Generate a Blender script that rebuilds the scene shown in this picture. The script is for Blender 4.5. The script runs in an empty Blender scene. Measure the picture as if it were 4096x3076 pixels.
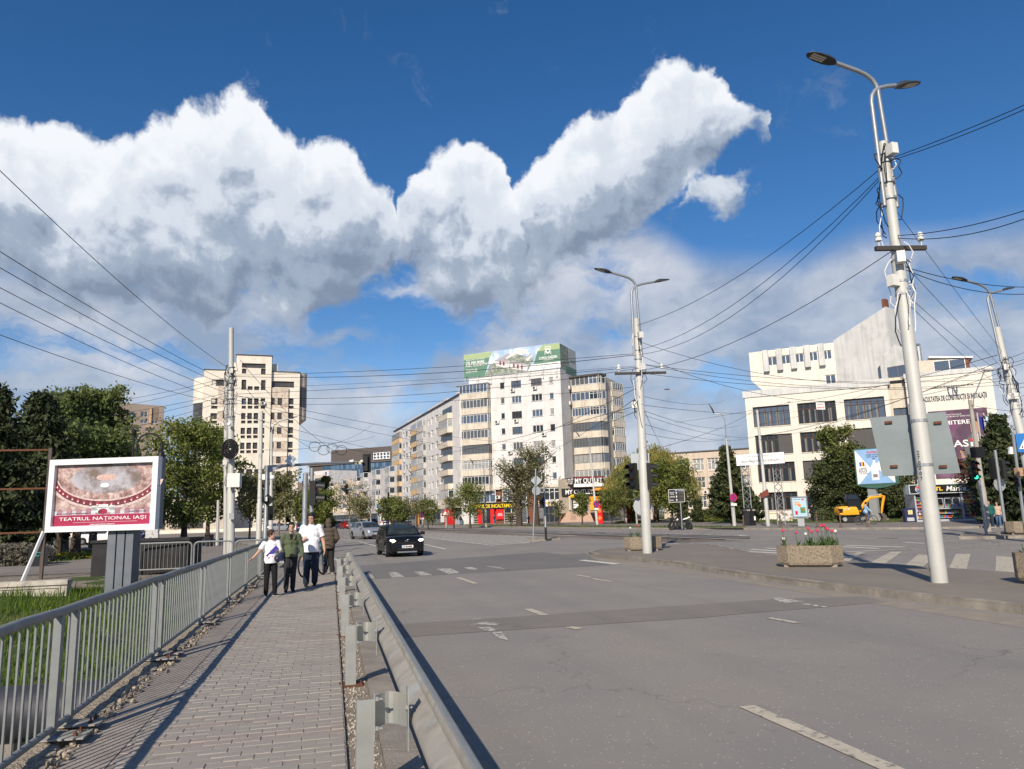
import bpy,bmesh,math,random
import numpy as np
from mathutils import Vector,Matrix
random.seed(7)
rng=np.random.default_rng(7)
S=bpy.context.scene
COL=S.collection
R=math.radians

# ------------------------------------------------------------------ camera
# focal length in photo pixels, horizon and roll come from the photograph's vanishing points
FPX,CX,CY=2960.,2048.,1538.
ROLL,PITCH,YAW=R(1.7),R(9.96),R(13.8)
CAM=np.array([0,0,1.70])
FW=np.array([math.sin(YAW)*math.cos(PITCH),math.cos(YAW)*math.cos(PITCH),math.sin(PITCH)])
_r=np.array([math.cos(YAW),-math.sin(YAW),0]);_u=np.cross(_r,FW)
RT=_r*math.cos(ROLL)-_u*math.sin(ROLL)
UP=_u*math.cos(ROLL)+_r*math.sin(ROLL)
cd=bpy.data.cameras.new('camera');cam=bpy.data.objects.new('camera',cd);COL.objects.link(cam)
cd.sensor_width=36;cd.lens=36*FPX/4096;cd.clip_start=.05;cd.clip_end=6000
cam.matrix_world=Matrix(((RT[0],UP[0],-FW[0],CAM[0]),(RT[1],UP[1],-FW[1],CAM[1]),(RT[2],UP[2],-FW[2],CAM[2]),(0,0,0,1)))
S.camera=cam

# ------------------------------------------------------------------ exposure
S.view_settings.view_transform='Standard';S.view_settings.look='None'
S.view_settings.exposure=0.38;S.view_settings.gamma=1;S.view_settings.use_curve_mapping=False

# ------------------------------------------------------------------ sun
SUN_EL=R(32.5);SUN_AZ=math.atan2(-.485,-.875) # bearing of the sun from +Y, clockwise
SUNV=Vector((math.sin(SUN_AZ)*math.cos(SUN_EL),math.cos(SUN_AZ)*math.cos(SUN_EL),math.sin(SUN_EL)))
sl=bpy.data.lights.new('sun','SUN');sl.energy=4.3;sl.angle=R(.53);sl.color=(1,.89,.74)
so=bpy.data.objects.new('sun',sl);COL.objects.link(so)
so.rotation_euler=(-SUNV).to_track_quat('-Z','Y').to_euler()

# ------------------------------------------------------------------ pixel -> direction / place
def ray(u,v):return FW+RT*((u-CX)/FPX)-UP*((v-CY)/FPX)
def G(u,v,z=0.): # where the sight line meets the level z
    d=ray(u,v);p=CAM+d*((z-CAM[2])/d[2]);return Vector(p)
def AY(u,v,Y): # ... the plane y = Y
    d=ray(u,v);return Vector(CAM+d*(Y/d[1]))
def AX(u,v,X):
    d=ray(u,v);return Vector(CAM+d*(X/d[0]))
def AD(u,v,D): # ... at horizontal distance D
    d=ray(u,v);return Vector(CAM+d*(D/math.hypot(d[0],d[1])))
def AZEL(u,v):
    d=ray(u,v);return math.degrees(math.atan2(d[0],d[1])),math.degrees(math.atan2(d[2],math.hypot(d[0],d[1])))
def crop(x0,y0,w,wpx=2212.):
    k=w/wpx
    return lambda x,y:(x0+x*k,y0+y*k)

# ------------------------------------------------------------------ world: Nishita sky and clouds by direction
W=bpy.data.worlds.new('World');S.world=W;W.use_nodes=True
wt=W.node_tree;wt.nodes.clear()
def wn(t,**k):
    n=wt.nodes.new(t)
    for a,b in k.items():setattr(n,a,b)
    return n
def lk(s,d):wt.links.new(s,d)
def inp(n,i,x):
    if x is None:return
    if hasattr(x,'is_linked')or isinstance(x,bpy.types.NodeSocket):lk(x,n.inputs[i])
    else:n.inputs[i].default_value=x
def m(op,a,b=None,c=None,clamp=False):
    n=wn('ShaderNodeMath',operation=op,use_clamp=clamp);inp(n,0,a);inp(n,1,b);inp(n,2,c);return n.outputs[0]
def sstep(x,a,b):
    n=wn('ShaderNodeMapRange',interpolation_type='SMOOTHSTEP');inp(n,0,x);inp(n,1,a);inp(n,2,b);n.inputs[3].default_value=0;n.inputs[4].default_value=1
    return n.outputs[0]
def mixc(f,a,b):
    n=wn('ShaderNodeMix',data_type='RGBA');inp(n,0,f);inp(n,6,a);inp(n,7,b);return n.outputs[2]
def comb(x,y,z):
    if z:x=m('ADD',x,z*37.)
    n=wn('ShaderNodeCombineXYZ');inp(n,0,x);inp(n,1,y);inp(n,2,z);return n.outputs[0]
def noise(vec,scale,detail=5,rough=.55,col=False,lac=2.0):
    n=wn('ShaderNodeTexNoise',noise_dimensions='2D');lk(vec,n.inputs['Vector']);n.inputs['Scale'].default_value=scale;n.inputs['Detail'].default_value=detail
    n.inputs['Roughness'].default_value=rough;n.inputs['Lacunarity'].default_value=lac
    return n.outputs['Color']if col else n.outputs['Fac']
def voro(vec,scale,detail=2.5):
    n=wn('ShaderNodeTexVoronoi',feature='F1',voronoi_dimensions='2D');lk(vec,n.inputs['Vector']);n.inputs['Scale'].default_value=scale
    n.inputs['Detail'].default_value=detail;n.inputs['Roughness'].default_value=.5;n.normalize=True
    return n.outputs['Distance']
AZ0,AZ1,EL1=-60.,90.,60.
def curve(x,pts,outside):
    """elevation (deg) as a function of azimuth: x in 0..1"""
    n=wn('ShaderNodeFloatCurve');cv=n.mapping.curves[0]
    P=sorted((min(max((a-AZ0)/(AZ1-AZ0),0),1),min(max((e+10)/(EL1+10),0),1))for a,e in pts)
    o=(outside+10)/(EL1+10)
    P=[(0,o),(P[0][0]-.015,o)]+P+[(P[-1][0]+.015,o),(1,o)]
    cv.points[0].location=P[0];cv.points[1].location=P[-1]
    for q in P[1:-1]:cv.points.new(*q)
    for q in cv.points:q.handle_type='VECTOR'
    n.mapping.use_clip=False;n.mapping.update();lk(x,n.inputs[1])
    return m('MULTIPLY_ADD',n.outputs[0],EL1+10,-10.)
tc=wn('ShaderNodeTexCoord');sp=wn('ShaderNodeSeparateXYZ');lk(tc.outputs['Generated'],sp.inputs[0])
dx,dy,dz=sp.outputs
az=m('MULTIPLY',m('ARCTAN2',dx,dy),57.2958)
el=m('MULTIPLY',m('ARCTAN2',dz,m('SQRT',m('ADD',m('MULTIPLY',dx,dx),m('MULTIPLY',dy,dy)))),57.2958)
P0=comb(az,el,0.)
wsep=wn('ShaderNodeSeparateColor');lk(noise(P0,.16,5,.6,True),wsep.inputs[0])
wa=m('SUBTRACT',wsep.outputs[0],.5);we=m('SUBTRACT',wsep.outputs[1],.5);wc=m('SUBTRACT',wsep.outputs[2],.5)
def field(da,de):
    """puffy noise: broad fbm plus cauliflower bumps"""
    v=comb(m('MULTIPLY_ADD',wa,2.2,m('ADD',az,da)),m('MULTIPLY_ADD',we,2.2,m('ADD',el,de)),0.)
    f=m('SUBTRACT',noise(v,.125,6,.60),.5);q=m('SUBTRACT',.40,voro(v,.30,3))
    return m('MULTIPLY_ADD',f,1.7,m('MULTIPLY',q,.75)),q
fld,bil=field(0.,0.);fl2,_=field(-.7,1.25);lit=m('SUBTRACT',fld,fl2) # how far the cloud surface faces the light
azw=m('MULTIPLY_ADD',wa,4.0,az);elw=m('MULTIPLY_ADD',we,3.0,el);elb=m('SUBTRACT',elw,m('MULTIPLY',bil,2.))
X=m('DIVIDE',m('SUBTRACT',azw,AZ0),AZ1-AZ0)
def px(pts):return[AZEL(u,v)for u,v in pts]
lowf=m('SUBTRACT',noise(comb(az,m('MULTIPLY',el,1.3),2.),.085,3,.5),.5)
def cumulus(top,bot):
    TA=curve(X,px(top),-8.);BA=curve(X,px(bot),58.);dt_=m('SUBTRACT',TA,elw);db_=m('SUBTRACT',elw,BA)
    sh=m('MINIMUM',m('MULTIPLY',dt_,.36),m('MULTIPLY',db_,.20));sh=m('MAXIMUM',m('MINIMUM',sh,.9),-2.)
    return sh,m('DIVIDE',db_,m('MAXIMUM',m('SUBTRACT',TA,BA),4.))
sA,tA=cumulus([(-900,500),(-300,560),(0,475),(110,485),(145,520),(230,478),(300,520),(400,545),(500,565),(530,520),(640,455),(720,430),(790,435),(860,430),(910,385),(965,355),(1020,395),(1070,450),(1110,545),(1180,535),(1290,525),(1390,555),(1440,640),(1490,690),(1555,730),(1610,860),(1640,1000)],
    [(-900,1100),(-300,1120),(0,1150),(300,1220),(600,1240),(900,1260),(1200,1260),(1420,1220),(1560,1140),(1640,1040)])
sB,tB=cumulus([(1540,1000),(1590,790),(1640,690),(1700,600),(1790,575),(1915,535),(1985,580),(2035,670),(2080,790),(2140,980)],[(1540,1060),(1700,1220),(1900,1240),(2080,1180),(2140,1040)])
sC,tC=cumulus([(1800,1080),(1940,880),(2040,780),(2110,710),(2165,640),(2260,570),(2360,490),(2480,420),(2540,330),(2610,265),(2720,235),(2830,240),(2890,310),(2960,380),(3050,430),(3100,520)],[(1800,1130),(2000,1240),(2200,1180),(2400,1080),(2580,950),(2680,820),(2820,710),(2970,610),(3100,560)])
sD,tD=cumulus([(2660,840),(2760,700),(2860,680),(2960,630),(3040,640)],[(2660,890),(2800,900),(2900,840),(2960,770),(3040,690)])
SH=m('MAXIMUM',m('MAXIMUM',sA,sB),m('MAXIMUM',sC,m('SUBTRACT',sD,.12)))
dens=m('ADD',m('MULTIPLY',SH,1.0),m('MULTIPLY',fld,.95))
maskA=sstep(dens,.0,.30)
ws_=[sstep(q_,-.5,.7)for q_ in(sA,sB,sC,sD)]
def add4(l):return m('ADD',m('ADD',l[0],l[1]),m('ADD',l[2],l[3]))
tt=m('DIVIDE',add4([m('MULTIPLY',w_,t_)for w_,t_ in zip(ws_,(tA,tB,tC,tD))]),m('ADD',add4(ws_),.02))
shd=m('MULTIPLY_ADD',lit,.62,m('MULTIPLY_ADD',m('MINIMUM',tt,1.),.98,.02));shd=m('MULTIPLY_ADD',lowf,.7,shd);shd=m('MULTIPLY_ADD',sstep(dens,.75,.0),.10,shd)
ramp=wn('ShaderNodeValToRGB');lk(shd,ramp.inputs[0]);cr=ramp.color_ramp;cr.interpolation='EASE'
cr.elements[0].position=.06;cr.elements[0].color=(.205,.26,.355,1);cr.elements[1].position=.98;cr.elements[1].color=(.84,.865,.90,1)
e=cr.elements.new(.30);e.color=(.33,.395,.50,1);e=cr.elements.new(.56);e.color=(.64,.69,.765,1)
colA=ramp.outputs[0]
# thin wisps high up, anywhere
wis=m('MULTIPLY',sstep(noise(comb(m('MULTIPLY_ADD',az,.9,m('MULTIPLY',wa,6.)),m('MULTIPLY_ADD',wc,6.,el),5.),.16,6,.66),.60,.80),sstep(el,8.,16.))
# low broken layer reaching to the horizon, all the way round
ln=noise(comb(m('MULTIPLY',azw,.55),m('MULTIPLY',elb,1.35),9.),.115,6,.56)
lim=curve(m('DIVIDE',m('SUBTRACT',az,AZ0),AZ1-AZ0),px([(-900,1150),(0,1130),(600,1190),(1300,1180),(1750,1000),(2500,900),(2800,1100),(3200,1110),(3450,1010),(3800,1010),(4096,960),(4800,950)]),17.)
ldist=m('SUBTRACT',lim,el)
cov=m('MULTIPLY_ADD',sstep(az,4.,32.),.12,m('MULTIPLY_ADD',sstep(el,15.,3.),.11,.035))
lowd=m('ADD',m('SUBTRACT',ln,.47),cov)
lowm=m('MULTIPLY',sstep(lowd,-.03,.16),sstep(ldist,-2.5,.8))
lsh=m('MULTIPLY_ADD',lit,.55,m('MULTIPLY',m('SUBTRACT',noise(comb(m('MULTIPLY',azw,.6),m('MULTIPLY',elw,1.4),3.),.14,4,.55),.5),2.6))
lr=wn('ShaderNodeValToRGB');lk(m('ADD',lsh,.40),lr.inputs[0]);q=lr.color_ramp
q.elements[0].position=.05;q.elements[0].color=(.30,.365,.475,1);q.elements[1].position=1.;q.elements[1].color=(.63,.645,.69,1)
colL=lr.outputs[0]
sky=wn('ShaderNodeTexSky',sky_type='NISHITA');sky.sun_disc=False;sky.sun_elevation=SUN_EL;sky.sun_rotation=SUN_AZ%(2*math.pi)
sky.altitude=60;sky.air_density=1.0;sky.dust_density=.25;sky.ozone_density=3.0
SKYK=.080
hs=wn('ShaderNodeHueSaturation');lk(sky.outputs[0],hs.inputs['Color']);hs.inputs['Saturation'].default_value=1.28;hs.inputs['Value'].default_value=1
tint=wn('ShaderNodeMix',data_type='RGBA',blend_type='MULTIPLY');tint.inputs[0].default_value=1;lk(hs.outputs[0],tint.inputs[6]);tint.inputs[7].default_value=(1.0,.98,1.06,1)
skc=mixc(sstep(el,14.,-1.),tint.outputs[2],(.40/SKYK,.52/SKYK,.70/SKYK,1)) # pale haze towards the horizon
K=1/SKYK
CLK=.86
def up_(c):
    n=wn('ShaderNodeVectorMath',operation='SCALE');lk(c,n.inputs[0]);n.inputs['Scale'].default_value=K*CLK;return n.outputs[0]
c1=mixc(m('MULTIPLY',wis,.30),skc,up_(colA))
c1=mixc(m('MULTIPLY',lowm,.86),c1,up_(colL))
c1=mixc(m('MULTIPLY',maskA,.97),c1,up_(colA))
bg=wn('ShaderNodeBackground');lk(c1,bg.inputs[0]);bg.inputs[1].default_value=SKYK
wo=wn('ShaderNodeOutputWorld');lk(bg.outputs[0],wo.inputs[0])
W.cycles.sampling_method='MANUAL';W.cycles.sample_map_resolution=512
S.cycles.use_adaptive_sampling=True
S.cycles.max_bounces=6;S.cycles.diffuse_bounces=3;S.cycles.glossy_bounces=3;S.cycles.transmission_bounces=4;S.cycles.transparent_max_bounces=8

# ================================================================== helpers
MATS={}
def mat(name,col,rough=.8,metal=0.,var=.12,vs=1.5,bump=0.,bs=40.,spec=.3,col2=None,f2=(.5,.7),s2=1.,streak=0.,emit=0.,trans=0.,det=4,sub=0.):
    """principled material with noise-driven tone variation, optional second colour (wear, dirt), streaks and bump"""
    if name in MATS:return MATS[name]
    M=bpy.data.materials.new(name);M.use_nodes=True;t=M.node_tree;b=t.nodes['Principled BSDF']
    b.inputs['Roughness'].default_value=rough;b.inputs['Metallic'].default_value=metal;b.inputs['Specular IOR Level'].default_value=spec
    c=(*col,1);b.inputs['Base Color'].default_value=c
    if emit:b.inputs['Emission Color'].default_value=c;b.inputs['Emission Strength'].default_value=emit
    if trans:b.inputs['Transmission Weight'].default_value=trans
    if var or col2 or bump or streak:
        tc=t.nodes.new('ShaderNodeTexCoord');V=tc.outputs['Object']
        out=None
        if var or col2 or streak:
            n=t.nodes.new('ShaderNodeTexNoise');t.links.new(V,n.inputs['Vector']);n.inputs['Scale'].default_value=vs;n.inputs['Detail'].default_value=det;n.inputs['Roughness'].default_value=.6
            mr=t.nodes.new('ShaderNodeMapRange');t.links.new(n.outputs[0],mr.inputs[0]);mr.inputs[1].default_value=.3;mr.inputs[2].default_value=.7;mr.inputs[3].default_value=1-var;mr.inputs[4].default_value=1+var*.7
            vm=t.nodes.new('ShaderNodeVectorMath');vm.operation='SCALE';vm.inputs[0].default_value=col;t.links.new(mr.outputs[0],vm.inputs['Scale']);out=vm.outputs[0]
        if col2:
            n2=t.nodes.new('ShaderNodeTexNoise');t.links.new(V,n2.inputs['Vector']);n2.inputs['Scale'].default_value=s2;n2.inputs['Detail'].default_value=5;n2.inputs['Roughness'].default_value=.62
            m2=t.nodes.new('ShaderNodeMapRange');t.links.new(n2.outputs[0],m2.inputs[0]);m2.inputs[1].default_value=f2[0];m2.inputs[2].default_value=f2[1]
            mx=t.nodes.new('ShaderNodeMix');mx.data_type='RGBA';t.links.new(m2.outputs[0],mx.inputs[0]);t.links.new(out,mx.inputs[6]);mx.inputs[7].default_value=(*col2,1);out=mx.outputs[2]
        if streak: # rain streaks: noise stretched along z
            mp=t.nodes.new('ShaderNodeMapping');mp.inputs['Scale'].default_value=(2.2,2.2,.12);t.links.new(V,mp.inputs[0])
            n3=t.nodes.new('ShaderNodeTexNoise');t.links.new(mp.outputs[0],n3.inputs['Vector']);n3.inputs['Scale'].default_value=1.6;n3.inputs['Detail'].default_value=5
            m3=t.nodes.new('ShaderNodeMapRange');t.links.new(n3.outputs[0],m3.inputs[0]);m3.inputs[1].default_value=.45;m3.inputs[2].default_value=.72;m3.inputs[3].default_value=1;m3.inputs[4].default_value=1-streak
            v3=t.nodes.new('ShaderNodeVectorMath');v3.operation='SCALE';t.links.new(out,v3.inputs[0]);t.links.new(m3.outputs[0],v3.inputs['Scale']);out=v3.outputs[0]
        if out is not None:t.links.new(out,b.inputs['Base Color'])
        if bump:
            n4=t.nodes.new('ShaderNodeTexNoise');t.links.new(V,n4.inputs['Vector']);n4.inputs['Scale'].default_value=bs;n4.inputs['Detail'].default_value=3
            bp=t.nodes.new('ShaderNodeBump');bp.inputs['Strength'].default_value=bump;bp.inputs['Distance'].default_value=.02;t.links.new(n4.outputs[0],bp.inputs['Height']);t.links.new(bp.outputs[0],b.inputs['Normal'])
    MATS[name]=M;return M
def leafmat(name,c1,c2,c3,rough=.6,tr=.35,ns=.9):
    """leaves: three tones by noise plus a little light passing through"""
    if name in MATS:return MATS[name]
    M=bpy.data.materials.new(name);M.use_nodes=True;t=M.node_tree;b=t.nodes['Principled BSDF'];o=t.nodes['Material Output']
    b.inputs['Roughness'].default_value=rough;b.inputs['Specular IOR Level'].default_value=.2
    g=t.nodes.new('ShaderNodeNewGeometry');tc=t.nodes.new('ShaderNodeTexCoord')
    n=t.nodes.new('ShaderNodeTexNoise');t.links.new(tc.outputs['Object'],n.inputs['Vector']);n.inputs['Scale'].default_value=ns;n.inputs['Detail'].default_value=3
    ad=t.nodes.new('ShaderNodeMath');ad.operation='MULTIPLY_ADD';t.links.new(g.outputs['Random Per Island'],ad.inputs[0]);ad.inputs[1].default_value=.5
    t.links.new(n.outputs[0],ad.inputs[2])
    r=t.nodes.new('ShaderNodeValToRGB');t.links.new(ad.outputs[0],r.inputs[0]);e=r.color_ramp.elements
    e[0].position=.45;e[0].color=(*c1,1);e[1].position=1.;e[1].color=(*c3,1);q=r.color_ramp.elements.new(.72);q.color=(*c2,1)
    t.links.new(r.outputs[0],b.inputs['Base Color'])
    tl=t.nodes.new('ShaderNodeBsdfTranslucent');t.links.new(r.outputs[0],tl.inputs[0])
    mx=t.nodes.new('ShaderNodeMixShader');mx.inputs[0].default_value=tr;t.links.new(b.outputs[0],mx.inputs[1]);t.links.new(tl.outputs[0],mx.inputs[2]);t.links.new(mx.outputs[0],o.inputs[0])
    MATS[name]=M;return M

def V3(p):return Vector((p[0],p[1],p[2]if len(p)>2 else 0))
class MB:
    """collects vertices and faces of one mesh object"""
    def __init__(s):s.v=[];s.f=[];s.mi=[];s.cur=0
    def add(s,vs,fs):
        n=len(s.v);s.v+=[tuple(x)for x in vs];s.f+=[tuple(i+n for i in f)for f in fs];s.mi+=[s.cur]*len(fs);return s
    def quad(s,a,b,c,d):return s.add([a,b,c,d],[(0,1,2,3)])
    def poly(s,pts):return s.add(pts,[tuple(range(len(pts)))])
    def box(s,c,size,rz=0.,M=None):
        x,y,z=[q/2 for q in size];P=[Vector(q)for q in((-x,-y,-z),(x,-y,-z),(x,y,-z),(-x,y,-z),(-x,-y,z),(x,-y,z),(x,y,z),(-x,y,z))]
        Mx=M if M is not None else Matrix.Rotation(rz,3,'Z')
        return s.add([Mx@p+V3(c)for p in P],[(0,3,2,1),(4,5,6,7),(0,1,5,4),(1,2,6,5),(2,3,7,6),(3,0,4,7)])
    def hexa(s,p): # 8 corners: bottom 4 ccw, top 4 ccw
        return s.add(p,[(0,3,2,1),(4,5,6,7),(0,1,5,4),(1,2,6,5),(2,3,7,6),(3,0,4,7)])
    def prism(s,pts,z0,z1): # polygon (ccw from above) extruded in z
        n=len(pts);return s.add([(p[0],p[1],z0)for p in pts]+[(p[0],p[1],z1)for p in pts],[tuple(range(n))[::-1],tuple(range(n,2*n))]+[(i,(i+1)%n,n+(i+1)%n,n+i)for i in range(n)])
    def tube(s,pts,r,n=8,cap=True,flat=1.):
        """round bar along points, r a number or list"""
        pts=[V3(p)for p in pts];k=len(pts);rs=r if isinstance(r,(list,tuple))else[r]*k
        base=len(s.v);up=None
        for i,p in enumerate(pts):
            d=(pts[min(i+1,k-1)]-pts[max(i-1,0)])
            d=d.normalized()if d.length>1e-9 else Vector((0,0,1))
            if up is None:
                up=Vector((0,0,1))if abs(d.z)<.9 else Vector((0,1,0))
            a=d.cross(up)
            a=a.normalized()if a.length>1e-6 else Vector((1,0,0))
            b=a.cross(d).normalized();up=b
            for j in range(n):
                th=2*math.pi*j/n;s.v.append(tuple(p+(a*math.cos(th)+b*math.sin(th)*flat)*rs[i]))
        for i in range(k-1):
            for j in range(n):
                q=base+i*n+j;q2=base+i*n+(j+1)%n;s.f.append((q,q2,q2+n,q+n));s.mi.append(s.cur)
        if cap:s.f.append(tuple(base+j for j in range(n))[::-1]);s.f.append(tuple(base+(k-1)*n+j for j in range(n)));s.mi+=[s.cur]*2
        return s
    def lathe(s,c,prof,n=12,M=None): # profile [(r, z)] about the z axis at c
        base=len(s.v);Mx=M if M is not None else Matrix.Identity(3)
        for r,z in prof:
            for j in range(n):th=2*math.pi*j/n;s.v.append(tuple(Mx@Vector((r*math.cos(th),r*math.sin(th),z))+V3(c)))
        k=len(prof)
        for i in range(k-1):
            for j in range(n):q=base+i*n+j;q2=base+i*n+(j+1)%n;s.f.append((q,q2,q2+n,q+n));s.mi.append(s.cur)
        s.f.append(tuple(base+j for j in range(n))[::-1]);s.f.append(tuple(base+(k-1)*n+j for j in range(n)));s.mi+=[s.cur]*2
        return s
    def ball(s,c,r,n=8,k=6,M=None):
        rr=r if isinstance(r,(tuple,list))else(r,r,r);Mx=M if M is not None else Matrix.Identity(3)
        base=len(s.v);c=V3(c)
        s.v.append(tuple(c+Mx@Vector((0,0,-rr[2]))))
        for i in range(1,k):
            ph=-math.pi/2+math.pi*i/k
            for j in range(n):th=2*math.pi*j/n;s.v.append(tuple(c+Mx@Vector((rr[0]*math.cos(ph)*math.cos(th),rr[1]*math.cos(ph)*math.sin(th),rr[2]*math.sin(ph)))))
        s.v.append(tuple(c+Mx@Vector((0,0,rr[2]))));e=len(s.v)-1;nf=len(s.f)
        for j in range(n):s.f.append((base,base+1+(j+1)%n,base+1+j));s.f.append((e,e-n+j,e-n+(j+1)%n))
        for i in range(k-2):
            for j in range(n):q=base+1+i*n+j;q2=base+1+i*n+(j+1)%n;s.f.append((q,q2,q2+n,q+n))
        s.mi+=[s.cur]*(len(s.f)-nf);return s
    def loft(s,rings,cap=True): # rings: equal-length point lists
        base=len(s.v);n=len(rings[0])
        for r in rings:s.v+=[tuple(p)for p in r]
        nf=len(s.f)
        for i in range(len(rings)-1):
            for j in range(n):q=base+i*n+j;q2=base+i*n+(j+1)%n;s.f.append((q,q2,q2+n,q+n))
        if cap:s.f.append(tuple(base+j for j in range(n))[::-1]);s.f.append(tuple(base+(len(rings)-1)*n+j for j in range(n)))
        s.mi+=[s.cur]*(len(s.f)-nf);return s
    def mesh(s,name,mats,smooth=False):
        me=bpy.data.meshes.new(name);me.from_pydata(s.v,[],s.f);me.update()
        for q in(mats if isinstance(mats,(list,tuple))else[mats]):me.materials.append(q)
        if any(s.mi):me.polygons.foreach_set('material_index',s.mi)
        if smooth:
            me.polygons.foreach_set('use_smooth',[True]*len(me.polygons))
            if smooth!=2:me.set_sharp_from_angle(angle=R(40))
        return me
    def build(s,name,mats,parent=None,smooth=False,world=True):
        return put(name,s.mesh(name,mats,smooth),parent,world)
def put(name,me,parent=None,world=True,loc=None,rot=None,scale=None):
    """link a mesh as an object; world=True: its coordinates are world coordinates even under a parent"""
    o=bpy.data.objects.new(name,me);COL.objects.link(o)
    if parent is not None:
        o.parent=parent
        if world:o.matrix_parent_inverse=full(parent).inverted()
    if loc is not None:o.location=loc
    if rot is not None:o.rotation_euler=rot
    if scale is not None:o.scale=scale
    return o
def full(o):
    l=Matrix.LocRotScale(o.location,o.rotation_euler,o.scale)
    return(full(o.parent)@o.matrix_parent_inverse@l)if o.parent else l
def tag(o,label,cat,group=None):
    o['label']=label;o['category']=cat
    if group:o['group']=group
    return o
def thing(name,label,cat,loc=(0,0,0),rz=0.,group=None):
    o=bpy.data.objects.new(name,None);COL.objects.link(o);o.location=V3(loc);o.rotation_euler=(0,0,rz);o.empty_display_size=.3
    return tag(o,label,cat,group)
def struct(o):o['kind']='structure';return o
def stuff(o):o['kind']='stuff';return o
def copy_tree(o,parent=None,label=None,loc=None,rz=None,sc=None):
    c=o.copy();COL.objects.link(c);c.parent=parent
    if label:c['label']=label
    if loc is not None:c.location=loc
    if rz is not None:c.rotation_euler=(0,0,rz)
    if sc is not None:c.scale=(sc,sc,sc)
    for ch in list(o.children):copy_tree(ch,c)
    return c
FONT=None
def text_mesh(txt,size,m_,ext=.004,bold=0.,sx=1.,shear=0.,align='CENTER',space=1.):
    cu=bpy.data.curves.new('t','FONT');cu.body=txt;cu.size=size;cu.extrude=ext;cu.offset=bold;cu.align_x=align;cu.align_y='CENTER';cu.shear=shear;cu.space_character=space
    cu.resolution_u=3
    o=bpy.data.objects.new('t',cu);COL.objects.link(o);dg=bpy.context.evaluated_depsgraph_get();dg.update()
    me=bpy.data.meshes.new_from_object(o.evaluated_get(dg));bpy.data.objects.remove(o);bpy.data.curves.remove(cu)
    me.materials.clear();me.materials.append(m_)
    if sx!=1.:me.transform(Matrix.Diagonal((sx,1,1,1)))
    return me
def text_w(txt,width,height,m_,**k):
    """lettering fitted into width x height, baseline plane XY"""
    me=text_mesh(txt,1.,m_,**k);co=np.empty(len(me.vertices)*3);me.vertices.foreach_get('co',co);co=co.reshape(-1,3)
    lo,hi=co.min(0),co.max(0);c=(lo+hi)/2;me.transform(Matrix.Translation((-c[0],-c[1],0)));me.transform(Matrix.Diagonal((width/(hi[0]-lo[0]),height/(hi[1]-lo[1]),1,1)))
    return me
class Face:
    """a vertical plane seen from the street: A left, B right (as the viewer sees it); s runs along it, z up, d out towards the viewer"""
    def __init__(s,A,B):
        s.A=Vector((A[0],A[1],0));s.B=Vector((B[0],B[1],0));s.w=(s.B-s.A).length;s.t=(s.B-s.A)/s.w;s.n=Vector((s.t.y,-s.t.x,0));s.rz=math.atan2(s.t.y,s.t.x)
    def st(s,u,v):
        d=Vector(ray(u,v));c=Vector(CAM);k=(s.A-c).dot(s.n)/d.dot(s.n);p=c+d*k;return(p-s.A).dot(s.t),p.z
    def P(s,a,z,d=0.):q=s.A+s.t*a+s.n*d;return Vector((q.x,q.y,z))
    def box(s,mb,a0,a1,z0,z1,d0,d1):
        return mb.hexa([s.P(a0,z0,d1),s.P(a1,z0,d1),s.P(a1,z0,d0),s.P(a0,z0,d0),s.P(a0,z1,d1),s.P(a1,z1,d1),s.P(a1,z1,d0),s.P(a0,z1,d0)])
    def wall(s,mb,a0,a1,z0,z1,holes=(),rec=.16,d=0.):
        """wall sheet with recessed openings; holes (a0,a1,z0,z1)"""
        xs=sorted({a0,a1,*[min(max(q,a0),a1)for h in holes for q in h[:2]]});zs=sorted({z0,z1,*[min(max(q,z0),z1)for h in holes for q in h[2:4]]})
        for i in range(len(xs)-1):
            run=None
            for j in range(len(zs)):
                solid=False
                if j<len(zs)-1:
                    cx,cz=(xs[i]+xs[i+1])/2,(zs[j]+zs[j+1])/2
                    solid=not any(h[0]<cx<h[1]and h[2]<cz<h[3]for h in holes)
                if solid and run is None:run=zs[j]
                if not solid and run is not None:
                    mb.quad(s.P(xs[i],run,d),s.P(xs[i+1],run,d),s.P(xs[i+1],zs[j],d),s.P(xs[i],zs[j],d));run=None
        for h in holes:
            p=[(h[0],h[2]),(h[1],h[2]),(h[1],h[3]),(h[0],h[3])]
            for k in range(4):
                q,r=p[k],p[(k+1)%4];mb.quad(s.P(*q,d),s.P(*q,d-rec),s.P(*r,d-rec),s.P(*r,d))
    def text(s,txt,a,z,w,h,m_,parent,d=.03,name='lettering',**k):
        me=text_w(txt,w,h,m_,**k);o=put(name,me,parent)
        q=s.P(a,z,d);o.matrix_basis=Matrix(((s.t.x,0,s.n.x,q.x),(s.t.y,0,s.n.y,q.y),(0,1,0,q.z),(0,0,0,1)));return o
WINM={}
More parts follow.
